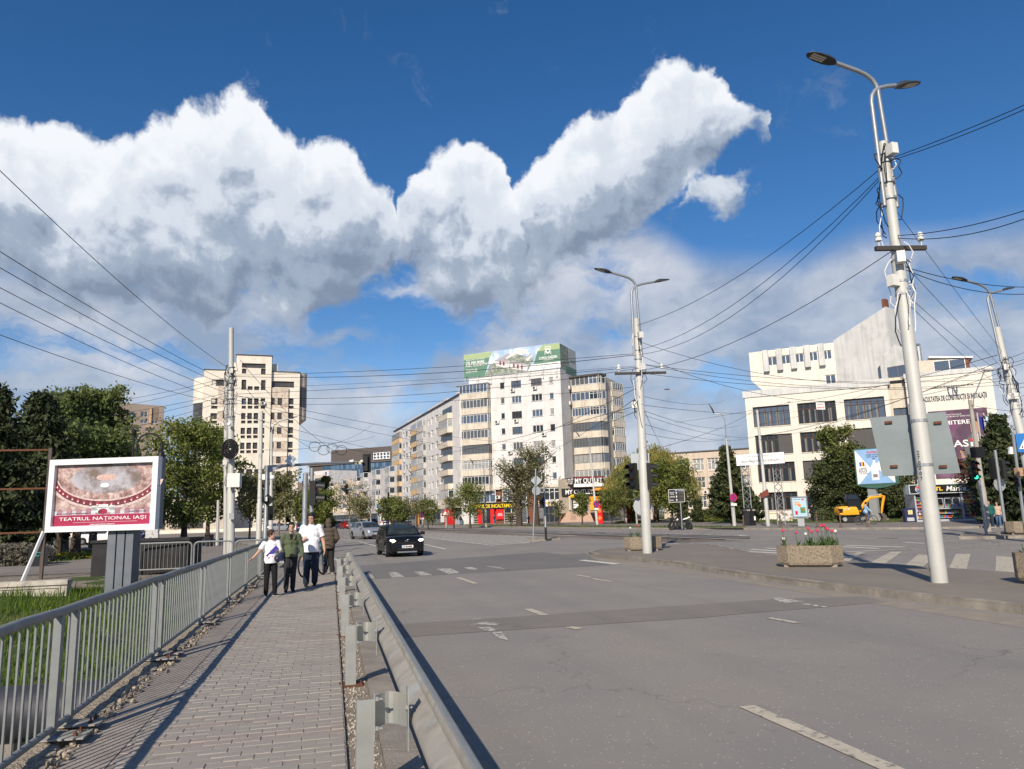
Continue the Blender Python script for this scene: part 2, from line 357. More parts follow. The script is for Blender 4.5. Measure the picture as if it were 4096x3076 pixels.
def window_mesh(w,h,cols,tr,fm,gm,fw=.07,depth=.06):
    """frame and pane meshes for a window of w x h, shared between alike windows; frame in XZ, outward -Y"""
    key=(round(w,2),round(h,2),cols,tr,fm.name,gm.name)
    if key in WINM:return WINM[key]
    f=MB();z0=0
    def b(x0,x1,za,zb):f.box(((x0+x1)/2,-.01,(za+zb)/2),(x1-x0,depth,zb-za))
    b(0,w,0,fw);b(0,w,h-fw,h);b(0,fw,fw,h-fw);b(w-fw,w,fw,h-fw)
    for i in range(1,cols):x=w*i/cols;b(x-fw*.55,x+fw*.55,fw,h-fw)
    if tr:zt=h*tr;b(fw,w-fw,zt-fw*.45,zt+fw*.45)
    g=MB();g.quad((fw,0,fw),(w-fw,0,fw),(w-fw,0,h-fw),(fw,0,h-fw))
    WINM[key]=(f.mesh('window',fm),g.mesh('pane',gm));return WINM[key]
def window(fac,a0,a1,z0,z1,parent,fm,gm,cols=2,tr=0,rec=.13,fw=.07,d=0.,name='window'):
    a,b=window_mesh(a1-a0,z1-z0,cols,tr,fm,gm,fw)
    p=fac.P(a0,z0,d-rec);o=put(name,a,parent);o.matrix_basis=Matrix.Translation(p)@Matrix.Rotation(fac.rz,4,'Z')
    g=bpy.data.objects.new('pane',b);COL.objects.link(g);g.parent=o
    return o
def cyl_between(mb,a,b,r,n=8):return mb.tube([a,b],r,n)

# ================================================================== ground, road, pavements
def asphalt(name,c,dust,dscale=.35,spec_n=.5):
    """bleached asphalt: fine pale stone chips, dark stains, dust"""
    if name in MATS:return MATS[name]
    M=bpy.data.materials.new(name);M.use_nodes=True;t=M.node_tree;b=t.nodes['Principled BSDF'];b.inputs['Roughness'].default_value=.85;b.inputs['Specular IOR Level'].default_value=.25
    tc=t.nodes.new('ShaderNodeTexCoord');V=tc.outputs['Object']
    def nz(s,d=4,r=.6):
        n=t.nodes.new('ShaderNodeTexNoise');t.links.new(V,n.inputs['Vector']);n.inputs['Scale'].default_value=s;n.inputs['Detail'].default_value=d;n.inputs['Roughness'].default_value=r;return n.outputs[0]
    def mr(x,a,b_,c_,d_):
        n=t.nodes.new('ShaderNodeMapRange');t.links.new(x,n.inputs[0]);n.inputs[1].default_value=a;n.inputs[2].default_value=b_;n.inputs[3].default_value=c_;n.inputs[4].default_value=d_;return n.outputs[0]
    def mul(x,y):
        n=t.nodes.new('ShaderNodeMath');n.operation='MULTIPLY';t.links.new(x,n.inputs[0]);t.links.new(y,n.inputs[1]);return n.outputs[0]
    def mixc_(f,a,b_):
        n=t.nodes.new('ShaderNodeMix');n.data_type='RGBA';t.links.new(f,n.inputs[0])
        for i,x in((6,a),(7,b_)):
            if isinstance(x,tuple):n.inputs[i].default_value=(*x,1)
            else:t.links.new(x,n.inputs[i])
        return n.outputs[2]
    base=mixc_(mr(nz(dscale,5),.35,.72,0,1),c,dust)
    vo=t.nodes.new('ShaderNodeTexVoronoi');t.links.new(V,vo.inputs['Vector']);vo.inputs['Scale'].default_value=22
    chip=mr(vo.outputs['Distance'],.10,.20,spec_n,0);sel=mr(nz(9,2),.42,.58,0,1)
    base=mixc_(mul(chip,sel),base,(.62,.60,.56))
    dark=mr(nz(130,2),.34,.50,.35,0);base=mixc_(dark,base,(c[0]*.5,c[1]*.5,c[2]*.5))
    mp=t.nodes.new('ShaderNodeMapping');mp.inputs['Scale'].default_value=(1.1,.04,1);t.links.new(V,mp.inputs[0])
    n=t.nodes.new('ShaderNodeTexNoise');t.links.new(mp.outputs[0],n.inputs['Vector']);n.inputs['Scale'].default_value=1.1;n.inputs['Detail'].default_value=4
    base=mixc_(mr(n.outputs[0],.50,.70,0,.35),base,(c[0]*.78,c[1]*.78,c[2]*.8)) # tyre-darkened tracks
    ck=t.nodes.new('ShaderNodeTexVoronoi');ck.feature='DISTANCE_TO_EDGE';ck.inputs['Scale'].default_value=.22
    wv=t.nodes.new('ShaderNodeVectorMath');wv.operation='ADD';nc=t.nodes.new('ShaderNodeTexNoise');t.links.new(V,nc.inputs['Vector']);nc.inputs['Scale'].default_value=1.3;nc.inputs['Detail'].default_value=5;t.links.new(V,wv.inputs[0]);sc_=t.nodes.new('ShaderNodeVectorMath');sc_.operation='SCALE';t.links.new(nc.outputs['Color'],sc_.inputs[0]);sc_.inputs['Scale'].default_value=1.6;t.links.new(sc_.outputs[0],wv.inputs[1]);t.links.new(wv.outputs[0],ck.inputs['Vector'])
    base=mixc_(mul(mr(ck.outputs['Distance'],.0015,.006,.55,0),mr(nz(.12,2),.45,.6,0,1)),base,(c[0]*.4,c[1]*.39,c[2]*.38))
    st=mr(nz(2.3,5,.7),.63,.72,0,.4);base=mixc_(st,base,(c[0]*.45,c[1]*.44,c[2]*.42))
    t.links.new(base,b.inputs['Base Color'])
    bp=t.nodes.new('ShaderNodeBump');bp.inputs['Strength'].default_value=.35;bp.inputs['Distance'].default_value=.01;t.links.new(nz(90,3),bp.inputs['Height']);t.links.new(bp.outputs[0],b.inputs['Normal'])
    MATS[name]=M;return M
ASPH=asphalt('road_asphalt',(.235,.220,.205),(.285,.258,.225),.35,.85)
PATCH=asphalt('patch_asphalt',(.165,.157,.15),(.195,.182,.17),.5,.25)
TRENCH=asphalt('trench_asphalt',(.195,.178,.16),(.23,.205,.18),.6,.3)
PAVE=asphalt('pavement_asphalt',(.21,.19,.17),(.25,.225,.195),.4,.3)
ISLM=asphalt('island_asphalt',(.20,.175,.15),(.25,.215,.175),.5,.25)
PATHM=asphalt('path_asphalt',(.22,.195,.175),(.26,.23,.20),.5,.2)
CONC=mat('concrete',(.34,.31,.27),.9,var=.25,vs=3,bump=.4,bs=60,col2=(.24,.21,.18),f2=(.5,.7),s2=2)
CONCD=mat('kerb_concrete',(.28,.25,.21),.9,var=.3,vs=2.5,bump=.5,bs=50,col2=(.20,.175,.145),f2=(.48,.68),s2=3)
RUBBLE=mat('broken_concrete',(.40,.34,.26),.95,var=.45,vs=22,bump=1.,bs=55,col2=(.16,.13,.10),f2=(.5,.66),s2=26)
DIRT=mat('dirt',(.24,.20,.155),.95,var=.3,vs=6,bump=.8,bs=70,col2=(.36,.32,.27),f2=(.55,.68),s2=38)
DUST=mat('road_dust',(.29,.245,.195),.95,var=.15,vs=3,col2=(.24,.215,.185),f2=(.45,.65),s2=4)
GRASSG=mat('grass_ground',(.055,.085,.022),.95,var=.4,vs=3,bump=.8,bs=30,col2=(.13,.12,.05),f2=(.52,.7),s2=.8)
LAWN=mat('lawn_ground',(.085,.12,.03),.95,var=.4,vs=4,bump=.8,bs=30,col2=(.17,.15,.07),f2=(.5,.68),s2=1.2)
def paint(name,wear,c=(.62,.59,.52)):
    return mat(name,c,.8,var=.15,vs=5,col2=(.20,.19,.175),f2=(.60-wear,.66-wear*.8),s2=9,bump=.2)
PNT=paint('road_paint',.02);PNTW=paint('worn_road_paint',.13,(.52,.49,.44));PNTY=paint('dusty_road_paint',.05,(.48,.43,.34))

road=MB()
road.poly([(.35,-250,0),(1200,-250,0),(1200,1500,0),(-1200,1500,0),(-1200,27.2,0),(.35,27.2,0)])
struct(road.build('road',ASPH))
def sheet(name,pts,z,m_,px_=True,kind='structure'):
    b=MB();b.poly([(*(G(*p,z)[:2]if px_ else p),z)for p in pts]);o=b.build(name,m_);o['kind']=kind;return o
sheet('road_patch',[(1440,2262),(2170,2208),(2250,2218),(2340,2214),(2385,2240),(2440,2260),(2000,2285),(1459,2318)][::-1],.004,PATCH)
sheet('road_patch',[(1586,2497),(2000,2471),(2400,2443),(2800,2417),(3114,2395),(3460,2385),(3547,2408),(2950,2456),(2800,2471),(2000,2522),(1607,2549)][::-1],.004,TRENCH)
sheet('tram_bed',[(1500,2105),(1750,2119),(2100,2129),(2350,2138),(2700,2150),(3000,2163),(2700,2170),(2300,2150),(1950,2139),(1600,2117)][::-1],.003,mat('tram_bed_asphalt',(.165,.135,.105),.9,var=.35,vs=.8,bump=.4,bs=40,col2=(.22,.19,.16),f2=(.5,.65),s2=1.5))
for i,(a,b_)in enumerate([((1620,2115.5),(2760,2159)),((1600,2113),(2900,2160)),((1560,2109),(3000,2156)),((1500,2105.5),(3000,2150))]):
    mid=((a[0]*.45+b_[0]*.55),(a[1]*.45+b_[1]*.55)-1.2)
    r_=MB();p=[G(*a),G(*mid),G(*b_)]
    pts=[p[0].lerp(p[1],k/10).lerp(p[1].lerp(p[2],k/10),k/10)for k in range(11)]
    r_.tube([(q.x,q.y,.004)for q in pts],.035,4);o=r_.build('tram_rail',mat('rail_steel',(.09,.075,.06),.45,.7,var=.2));struct(o)

marks=[]
def mark(pts,m_=None,z=.008,px_=True):o=sheet('road_marking',pts,z,m_ or PNT,px_);marks.append(o)
def stripe(a,b_,w,m_=None,z=.008):
    A,B=(G(*a),G(*b_))if len(a)==2 and abs(a[0])>60 else(Vector((*a,0)),Vector((*b_,0)))
    d=(B-A).normalized();n=Vector((-d.y,d.x,0))*w/2
    mark([((A-n).x,(A-n).y),((B-n).x,(B-n).y),((B+n).x,(B+n).y),((A+n).x,(A+n).y)],m_,z,False)
stripe((3.58,2.2),(3.52,6.15),.15,PNTY);stripe((2110,2437),(2180,2462),.15,PNTY);stripe((1832,2311),(1903,2336),.15,PNTY)
stripe((2306,2300),(2364,2311),.13,PNTY);stripe((2368,2315),(2446,2328),.13,PNTY);stripe((2272,2509),(2320,2517),.16,PNTY);stripe((3075,2473),(3196,2494),.13,PNTY)
stripe((2325,2241),(2472,2257),.30,PNT)
c6=crop(1300,2050,800)
for q in([(415,690),(520,685),(550,730),(420,737)],[(705,662),(790,657),(880,712),(740,720)],[(985,655),(1080,652),(1190,692),(1060,700)],[(1230,622),(1390,618),(1500,668),(1370,680)],[(1530,605),(1620,602),(1700,628),(1600,632)],[(1770,590),(1900,600),(2005,625),(1900,615)],
          [(1600,1238),(1770,1208),(1955,1228),(1890,1245)],[(1670,1270),(1830,1265),(1895,1300),(1820,1312)],[(1840,1325),(1950,1318),(2025,1412),(1930,1390)],[(1625,1180),(1720,1170),(1728,1177),(1632,1185)]):
    mark([c6(*p)for p in q][::-1],PNTW)
c7=crop(2950,2000,800)
for q in([(380,1085),(480,1082),(740,1120),(500,1140)],[(690,1145),(760,1140),(1010,1185),(960,1190)],[(300,630),(500,618),(540,660),(450,650)],[(225,695),(440,700),(440,706),(230,701)]):mark([c7(*p)for p in q][::-1],PNTW)
for q in([(1095,690),(1170,710),(1420,577),(1330,574)],[(1390,733),(1575,747),(1815,573),(1700,570)],[(1800,765),(2000,780),(2200,615),(2000,600)]):mark([c7(*p)for p in q],PNTY)
c8=crop(3500,1850,596,2200.)
for q in([(1050,1640),(1330,1657),(1410,1348),(1195,1348)],[(1775,1675),(2125,1690),(2040,1402),(1790,1375)]):mark([c8(*p)for p in q],PNTY)
for a,b_,w in(((0,592),(330,606),.35),((0,566),(520,592),.35),((140,546),(545,572),.33),((310,532),(700,556),.33),((1000,512),(1560,538),.35),((1000,496),(1850,524),.35),((1050,580),(1980,545),.25),((1850,470),(2080,482),.3),((1300,420),(1780,426),.22),((0,388),(600,392),.2)):stripe(c7(*a),c7(*b_),w,PNT)
for a,b_,w in(((1000,1250),(2200,1208),.18),((1000,1165),(2200,1162),.22),((1050,1195),(1560,1200),.2),((1300,1245),(2200,1280),.16),((620,1170),(1900,1186),.2),((0,1120),(350,1122),.2),((0,1308),(560,1285),.15)):stripe(c8(*a),c8(*b_),w,PNTW)
# long edge lines of the junction
def pline(pts,w,m_=None):
    for a,b_ in zip(pts[:-1],pts[1:]):stripe(a,b_,w,m_ or PNT)
pline([(1364,2158),(1440,2167),(1520,2189),(1570,2203)],.16);pline([(1683,2174),(1783,2197)],.16);stripe((1675,2156),(1702,2158),.5,PNTW);stripe((1378,2146),(1422,2148),.2,PNTW)
pline([(1300,2225),(1352,2240),(1358,2262)],.15)
pline([(1750,2117),(2000,2122),(2250,2127),(2560,2135),(2960,2142)],.22);pline([(1750,2126),(1950,2126.5),(2150,2138),(2310,2144)],.25);pline([(2230,2150),(2600,2148)],.2,PNTW)
for k in range(14):u=2230+k*52;stripe((u,2128.5+k*.9),(u+78,2131.2+k*.9),.55,PNT)
for k in range(3):stripe((1400+k*60,2128),(1440+k*60,2129),.3,PNTW)
# hatched area
hp=[G(*p)for p in((1662,2131),(1880,2137),(2100,2144),(2230,2155),(2150,2165),(2085,2175),(1977,2183),(1830,2166),(1680,2146))]
hb=[(p.x,p.y)for p in hp]
for a,b_ in zip(hp,hp[1:]+hp[:1]):stripe((a.x,a.y),(b_.x,b_.y),.16)
hd=Vector((.79,.61));hn=Vector((-hd.y,hd.x))
t0,t1=min(Vector(p).dot(hn)for p in hb),max(Vector(p).dot(hn)for p in hb);k=t0+.8
while k<t1:
    xs=[]
    for(ax,ay),(bx,by)in zip(hb,hb[1:]+hb[:1]):
        da,db=Vector((ax,ay)).dot(hn)-k,Vector((bx,by)).dot(hn)-k
        if da*db<0:f=da/(da-db);xs.append(Vector((ax+(bx-ax)*f,ay+(by-ay)*f)))
    if len(xs)>=2:
        xs.sort(key=lambda p:p.dot(hd));stripe(tuple(xs[0]),tuple(xs[-1]),.38)
    k+=1.35

# ---- walkway on the bridge
WZ=.14
wb=MB();wb.hexa([(-2.02,-8,-.5),(.12,-8,-.5),(.12,27.2,-.5),(-2.02,27.2,-.5),(-2.02,-8,WZ-.0045),(.12,-8,WZ-.0045),(.12,27.2,WZ-.0045),(-2.02,27.2,WZ-.0045)])
walk=struct(wb.build('walkway',mat('joint_sand',(.27,.235,.20),.95,var=.25,vs=8)))
PAV=[mat('paver_grey',(.305,.278,.248),.9,var=.14,vs=2.2,bump=.25,bs=90,col2=(.25,.222,.195),f2=(.5,.7),s2=1.1),mat('paver_reddish',(.31,.265,.235),.9,var=.14,vs=2.2,bump=.25,bs=90,col2=(.24,.20,.18),f2=(.5,.7),s2=1.1)]
PL,PW=.20,.108
pm=[[],[]]
for ci in range(2):
    for k in range(3):
        b=MB();e=.004;h=.012;x,y=PL-.006,PW-.006;tz=[0,.0015,-.0015][k]
        b.v=[(0,0,-.05),(x,0,-.05),(x,y,-.05),(0,y,-.05),(0,0,-e),(x,0,-e),(x,y,-e),(0,y,-e),(e,e,tz),(x-e,e,0),(x-e,y-e,0),(e,y-e,-tz)]
        b.f=[(0,1,5,4),(1,2,6,5),(2,3,7,6),(3,0,4,7),(4,5,9,8),(5,6,10,9),(6,7,11,10),(7,4,8,11),(8,9,10,11)];b.mi=[0]*9
        pm[ci].append(b.mesh('paver',PAV[ci]))
rest=[MB(),MB()];np_=0;y=4.72;row=0
while y<27.1:
    red=(int(row/4)%11==3 and row%4<2)or random.random()<.02
    x=-1.38+(row%2)*PL*.5-PL*.5+random.uniform(-.006,.006)
    while x<.10:
        x0,x1=max(x,-1.42),min(x+PL-.006,.112)
        if x1-x0>.03:
            z=WZ+random.uniform(-.004,.003);tilt=(random.uniform(-.01,.01),random.uniform(-.008,.008),random.uniform(-.006,.006))
            ci=1 if red else 0
            if np_<300:put('paver',random.choice(pm[ci]),walk,loc=(x0,y,z),rot=tilt,scale=((x1-x0)/(PL-.006),1,1));np_+=1
            else:
                b=rest[ci];y1=y+PW-.006;e=.003
                b.add([(x0,y,z-.05),(x1,y,z-.05),(x1,y1,z-.05),(x0,y1,z-.05),(x0+e,y+e,z),(x1-e,y+e,z),(x1-e,y1-e,z),(x0+e,y1-e,z)],[(4,5,6,7),(0,1,5,4),(1,2,6,5),(2,3,7,6),(3,0,4,7)])
        x+=PL
    y+=PW;row+=1
for b,m_ in zip(rest,PAV):stuff(b.build('pavers',m_,walk))
b=MB();b.hexa([(-1.80,-8,0),(-1.425,-8,0),(-1.425,27.2,0),(-1.80,27.2,0),(-1.80,-8,WZ-.006),(-1.425,-8,WZ+.002),(-1.425,27.2,WZ+.002),(-1.80,27.2,WZ-.006)]);struct(b.build('mortar_band',mat('dusty_mortar',(.315,.275,.235),.95,var=.2,vs=3,bump=.4,bs=60,col2=(.25,.215,.18),f2=(.5,.68),s2=4)))
# gravel strip and concrete kerb under the guard rail
gb=MB();gb.hexa([(.12,-8,-.3),(.36,-8,-.3),(.36,27.2,-.3),(.12,27.2,-.3),(.12,-8,WZ-.03),(.36,-8,WZ-.03),(.36,27.2,WZ-.03),(.12,27.2,WZ-.03)]);strip=struct(gb.build('gravel_strip',DIRT))
sb=MB()
for i in range(1500):
    x,y,r_=random.uniform(.13,.34),4.3+random.random()**1.6*18,random.uniform(.004,.011)
    if random.random()<.35:x=random.gauss(.2,.03)
    sb.ball((x,y,WZ-.03+r_*.5),(r_*random.uniform(.8,1.5),r_*random.uniform(.8,1.5),r_*.8),5,3)
stuff(sb.build('pebbles',mat('pebble',(.42,.38,.32),.9,var=.4,vs=40),strip))
kp=thing # (kerb stones are parts of the kerb below)
kr=MB();kr.hexa([(.355,-8,-.3),(.60,-8,-.3),(.60,27.2,-.3),(.355,27.2,-.3),(.355,-8,WZ-.034),(.60,-8,WZ-.06),(.60,27.2,WZ-.06),(.355,27.2,WZ-.034)]);kerbL=struct(kr.build('kerb',CONCD))
for k in range(28):
    b=MB();y0=3.0+k*.86;b.hexa([(.372,y0,-.1),(.625,y0,-.1),(.625,y0+.845,-.1),(.372,y0+.845,-.1),(.372,y0,WZ-.02),(.61,y0,WZ-.045),(.61,y0+.845,WZ-.045),(.372,y0+.845,WZ-.02)]);b.build('kerb_stone',CONCD,kerbL)
sheet('road_dust',[(.62,-8),(1.25,-8),(1.05,8),(1.15,14),(.95,20),(1.0,27),(.62,27)],.0025,DUST,False)
# ---- broken concrete edge under the railing
eb=MB();ny=150;prof=[]
for i in range(ny+1):
    y=-8+35.3*i/ny;a=random.uniform(-.05,.045);br=.07 if random.random()<.12 else 0
    prof.append([(-2.13+random.uniform(-.03,.02),y,-1.2),(-2.13,y,.16),(-2.10,y,.18+random.uniform(-.01,.01)),(-2.0,y,.18+random.uniform(-.014,.014)),(-1.86+a-br,y,.165+random.uniform(-.02,.01)),(-1.79+a*.6-br,y,.06),(-1.77,y,-.1)])
for i in range(ny):
    for j in range(6):eb.quad(prof[i][j],prof[i+1][j],prof[i+1][j+1],prof[i][j+1])
struct(eb.build('bridge_edge',RUBBLE))
rb=MB()
for i in range(420):
    y=4.2+random.random()**1.5*17;x=-1.80+abs(random.gauss(0,.05))-.02;r_=random.uniform(.008,.03);rb.ball((x,y,.12+random.uniform(0,.05)),(r_*random.uniform(.7,1.5),r_,r_*.8),5,3)
stuff(rb.build('concrete_rubble',RUBBLE))
# ---- river bank on the left
def bank_z(x,y):
    p=[(-8,-2.6),(4,-2.6),(9.5,-2.3),(12,-1.5),(16,-.75),(20,-.22),(23,-.02),(30,.02)]
    for(a,za),(b_,zb)in zip(p[:-1],p[1:]):
        if y<=b_:return za+(zb-za)*max(0,(y-a))/(b_-a)+.07*math.sin(x*1.7+y)+.05*math.sin(y*2.3-x)
    return 0.
bm_=MB();nx,nyy=60,50
for j in range(nyy+1):
    for i in range(nx+1):
        x=-2.0-70*(i/nx)**1.6;y=-8+35.4*j/nyy;bm_.v.append((x,y,bank_z(x,y)))
for j in range(nyy):
    for i in range(nx):q=j*(nx+1)+i;bm_.f.append((q,q+nx+1,q+nx+2,q+1));bm_.mi.append(0)
struct(bm_.build('river_bank',GRASSG,smooth=2))
GB=leafmat('bank_grass_blade',(.06,.105,.014),(.11,.18,.022),(.18,.26,.04),tr=.45,ns=1.3)
gb=MB()
def blade(gb,x,y,z,h,w,lean,az_,bend=.5):
    d=Vector((math.cos(az_),math.sin(az_),0));s_=Vector((-d.y,d.x,0))*w
    p0=Vector((x,y,z));p1=p0+d*lean*h*.35+Vector((0,0,h*.6));p2=p0+d*lean*h+Vector((0,0,h*(1-bend*lean*.4)))
    gb.add([p0-s_,p0+s_,p1+s_*.8,p1-s_*.8,p2],[(0,1,2,3),(3,2,4)])
n=0
while n<26000:
    y=random.uniform(11.0,23.3);x=-2.4-random.random()**1.2*(12+(y-10)*.5)
    u_=1
    gz_=bank_z(x,y);h=random.uniform(.14,.34)*(1.4 if random.random()<.1 else 1)
    blade(gb,x,y,gz_-.02,h,random.uniform(.006,.012),random.uniform(.1,.9),random.uniform(0,6.28));n+=1
for i in range(5000):
    y=random.uniform(4,10.5);x=random.uniform(-6,-2.5);blade(gb,x,y,bank_z(x,y),random.uniform(.15,.45),.01,random.uniform(.1,1),random.uniform(0,6.28))
stuff(gb.build('tall_grass',GB))
# broad-leaved weeds at the foot of the bridge
wl=MB()
for i in range(260):
    y=random.uniform(5.5,9.3);x=random.uniform(-4.4,-2.7);z=bank_z(x,y)+random.uniform(.1,1.3);r_=random.uniform(.05,.1);a=random.uniform(0,6.28);t_=random.uniform(-.5,.5)
    Mx=Matrix.Rotation(a,3,'Z')@Matrix.Rotation(t_,3,'X');wl.poly([Vector((x,y,z))+Mx@Vector(p)*r_ for p in((0,-1,0),(.55,-.2,.1),(.4,.5,.05),(0,1,-.1),(-.4,.5,.05),(-.55,-.2,.1))])
stuff(wl.build('weeds',leafmat('weed_leaf',(.06,.11,.015),(.11,.19,.02),(.2,.28,.04))))
# ---- park ground on the left
pk=MB();pk.poly([(-1200,23.2,.03),(-4.6,23.2,.03),(-4.6,27.3,.03),(-1.9,27.3,.03),(-1.9,58,.03),(-6.5,62,.03),(-1200,62,.03)]);struct(pk.build('park_ground',mat('park_soil',(.085,.095,.032),.95,var=.4,vs=1.2,bump=.7,bs=25,col2=(.15,.12,.07),f2=(.5,.68),s2=.9)))
sheet('path',[(-60,31.5),(-11.7,31.4),(-8.9,31.0),(-4.7,29.5),(-4.7,33.5),(-3.4,40),(-3.4,57),(-6,60),(-10,61.5),(-10,50),(-12.3,44.5),(-14.9,40),(-60,42)],.045,PATHM,False)
sheet('dirt_strip',[(-60,23.6),(-4.7,23.6),(-4.7,29.4),(-9,30.8),(-60,31.2)],.04,DIRT,False)
gl=MB()
for i in range(9000):
    x=random.uniform(-40,-12.5);y=random.uniform(41.5,61);blade(gl,x,y,.03,random.uniform(.06,.16),.018,random.uniform(.1,.8),random.uniform(0,6.28))
stuff(gl.build('park_grass',leafmat('park_grass_blade',(.05,.09,.012),(.08,.14,.02),(.13,.2,.03),tr=.4)))
fl=MB()
for i in range(700):
    x=random.uniform(-17,-11.5);y=random.uniform(44,52);fl.lathe((x,y,.08+random.random()*.1),[(.012,0),(.04,.012),(.02,.02)],6)
stuff(fl.build('dandelions',mat('dandelion_yellow',(.75,.50,.02),.7,var=.15,vs=9)))
# ---- traffic island
ISL=[(10.25,1),(10.07,9.4),(9.97,11),(9.82,13.7),(9.85,17),(10.2,21.7),(10.05,24.7),(9.75,27.2),(10.1,29.0),(11.2,30.4),(13.1,32.2),(15.3,33.1),(16.5,32.2),(16.1,29.5),(14.35,23.5),(14.2,19.5),(14.6,14.3),(15,9),(15.3,1)]
ib=MB();ib.prism(ISL,-.1,.125);isl=struct(ib.build('traffic_island',ISLM))
def kerb_line(pts,parent,h=.14,w=.2,ln=1.,m_=CONCD,inward=1,jit=.012):
    segs=[];P=[Vector((*p,0))for p in pts];acc=0
    for a,b_ in zip(P[:-1],P[1:]):
        L=(b_-a).length;k=max(1,round(L/ln));d=(b_-a)/L;n_=Vector((-d.y,d.x,0))*inward
        for i in range(k):
            q0=a+d*(L*i/k+.006);q1=a+d*(L*(i+1)/k-.006);hh=h+random.uniform(-jit,jit);o_=random.uniform(-.008,.008)
            q0-=n_*(.02+o_);q1-=n_*(.02+o_)
            b2=MB();i0,i1=q0+n_*w,q1+n_*w;e=n_*.02
            z=Vector((0,0,1));bt=z*-.08
            b2.hexa([q0+bt,q1+bt,i1+bt,i0+bt,q0+e+z*hh,q1+e+z*hh,i1+z*hh,i0+z*hh]if inward>0 else[i0+bt,i1+bt,q1+bt,q0+bt,i0+z*hh,i1+z*hh,q1+e+z*hh,q0+e+z*hh])
            b2.build('kerb_stone',m_,parent)
kerb_line(ISL[:7][::-1],isl,.145,.17,1.15);kerb_line(ISL[7:16],isl,.14,.17,.9,inward=-1)
sheet('road_dust',[(9.3,1),(9.97,1),(9.75,9.4),(9.68,12),(9.55,15),(9.7,20),(9.7,25),(9.5,27),(9.2,24),(9.3,18),(9.1,12),(9.0,6)],.0025,DUST,False)
# small island with the sign, and the one in front of the kiosk
s_=[(G(*p).x,G(*p).y)for p in((2108,2166),(2180,2163),(2242,2160),(2225,2155.5),(2110,2157.5))]
ib=MB();ib.prism(s_,-.1,.12);struct(ib.build('traffic_island',CONCD))
s_=[(G(*p).x,G(*p).y)for p in((3836,2157),(3945,2157),(4110,2152),(4300,2145),(4300,2120),(4000,2135),(3850,2143))]
ib=MB();ib.prism(s_,-.1,.12);i2=struct(ib.build('traffic_island',ISLM));kerb_line([s_[6],s_[0],s_[1],s_[2],s_[3]],i2,.13,.15,.9)
# ---- far pavement
KB=[(G(*p).x,G(*p).y)for p in((1480,2096.5),(1560,2100),(1680,2103.5),(1800,2106),(2050,2111),(2300,2114),(2500,2116),(2650,2117),(2950,2118.5),(3300,2119),(3560,2118),(3800,2115),(4096,2111))]+[(55,30),(90,5)]
pv=MB();pv.prism([(500,5)]+[(500,900),(KB[0][0]+4,900)]+KB,-.1,.125);pav=struct(pv.build('pavement',PAVE))
kerb_line([p for p in KB if p[1]<110 and p[1]>20],pav,.14,.2,1.6,inward=1)
def turf(name,pts,z,m_=LAWN):return sheet(name,pts,z,m_)
turf('grass_verge',[(1700,2098),(2050,2104),(2300,2107.5),(2650,2110.5),(2975,2112.5),(2965,2106),(2650,2104),(2300,2102.5),(2050,2099.5),(1750,2095)],.131)
turf('lawn',[(2795,2088),(3100,2091),(3500,2090),(3680,2086),(3680,2068),(3300,2062),(2980,2068)],.133)
turf('lawn',[(2450,2092),(2560,2092),(2700,2078),(2480,2085)],.133)
gv=MB()
for o in bpy.data.objects:
    if o.name.startswith(('grass_verge','lawn')):
        vs=[Vector(v.co)for v in o.data.vertices];x0,x1=min(v.x for v in vs),max(v.x for v in vs);y0,y1=min(v.y for v in vs),max(v.y for v in vs)
        pl=[(v.x,v.y)for v in vs];c=0
        def inside(x,y):
            r_=False
            for(ax,ay),(bx,by)in zip(pl,pl[1:]+pl[:1]):
                if(ay>y)!=(by>y)and x<(bx-ax)*(y-ay)/(by-ay)+ax:r_=not r_
            return r_
        for k in range(9000):
            x,y=random.uniform(x0,x1),random.uniform(y0,y1)
            if inside(x,y):blade(gv,x,y,.12,random.uniform(.06,.2),.03,random.uniform(.1,.8),random.uniform(0,6.28))
stuff(gv.build('verge_grass',leafmat('verge_grass_blade',(.06,.09,.02),(.10,.14,.03),(.19,.2,.06),tr=.4)))
# raised lawn by the faculty and terrace beyond
lw=MB();lw.poly([(G(2600,2075,.13).x,105,.14),(44,75,.14),(52,66,.14),(66,56,.14),(120,40,.3),(160,120,.6),(60,160,.6)]);struct(lw.build('terrace_ground',LAWN))
# ---- tower side of the street
tp=MB();tp.prism([(-300,104),(-12,104),(-3.5,108),(-2.5,900),(-300,900)],-.1,.13);struct(tp.build('pavement',PAVE))
pv2=MB();pv2.prism([(-6.2,61),(-1.75,57.5),(-1.75,27.3),(-2.6,27.3),(-2.6,57)],-.1,.11);struct(pv2.build('kerb',CONCD))

# ================================================================== buildings
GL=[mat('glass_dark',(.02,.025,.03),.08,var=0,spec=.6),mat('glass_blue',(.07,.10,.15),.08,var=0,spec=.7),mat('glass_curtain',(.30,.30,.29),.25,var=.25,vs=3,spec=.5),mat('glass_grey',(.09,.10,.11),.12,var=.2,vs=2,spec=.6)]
PVC=mat('white_window_frame',(.72,.71,.69),.5,var=.05);BRWN=mat('brown_window_frame',(.075,.045,.032),.6,var=.1);GRYF=mat('grey_window_frame',(.16,.16,.165),.5,var=.05)
CREAMW=mat('block_plaster',(.66,.64,.625),.9,var=.1,vs=.5,col2=(.55,.52,.50),f2=(.5,.75),s2=.6,streak=.14,bump=.15,bs=20)
BALC=mat('balcony_plaster',(.60,.54,.45),.9,var=.12,vs=.7,col2=(.46,.40,.33),f2=(.52,.75),s2=.9,streak=.22)
ORNG=mat('orange_plaster',(.62,.43,.24),.9,var=.1,vs=.7,streak=.12)
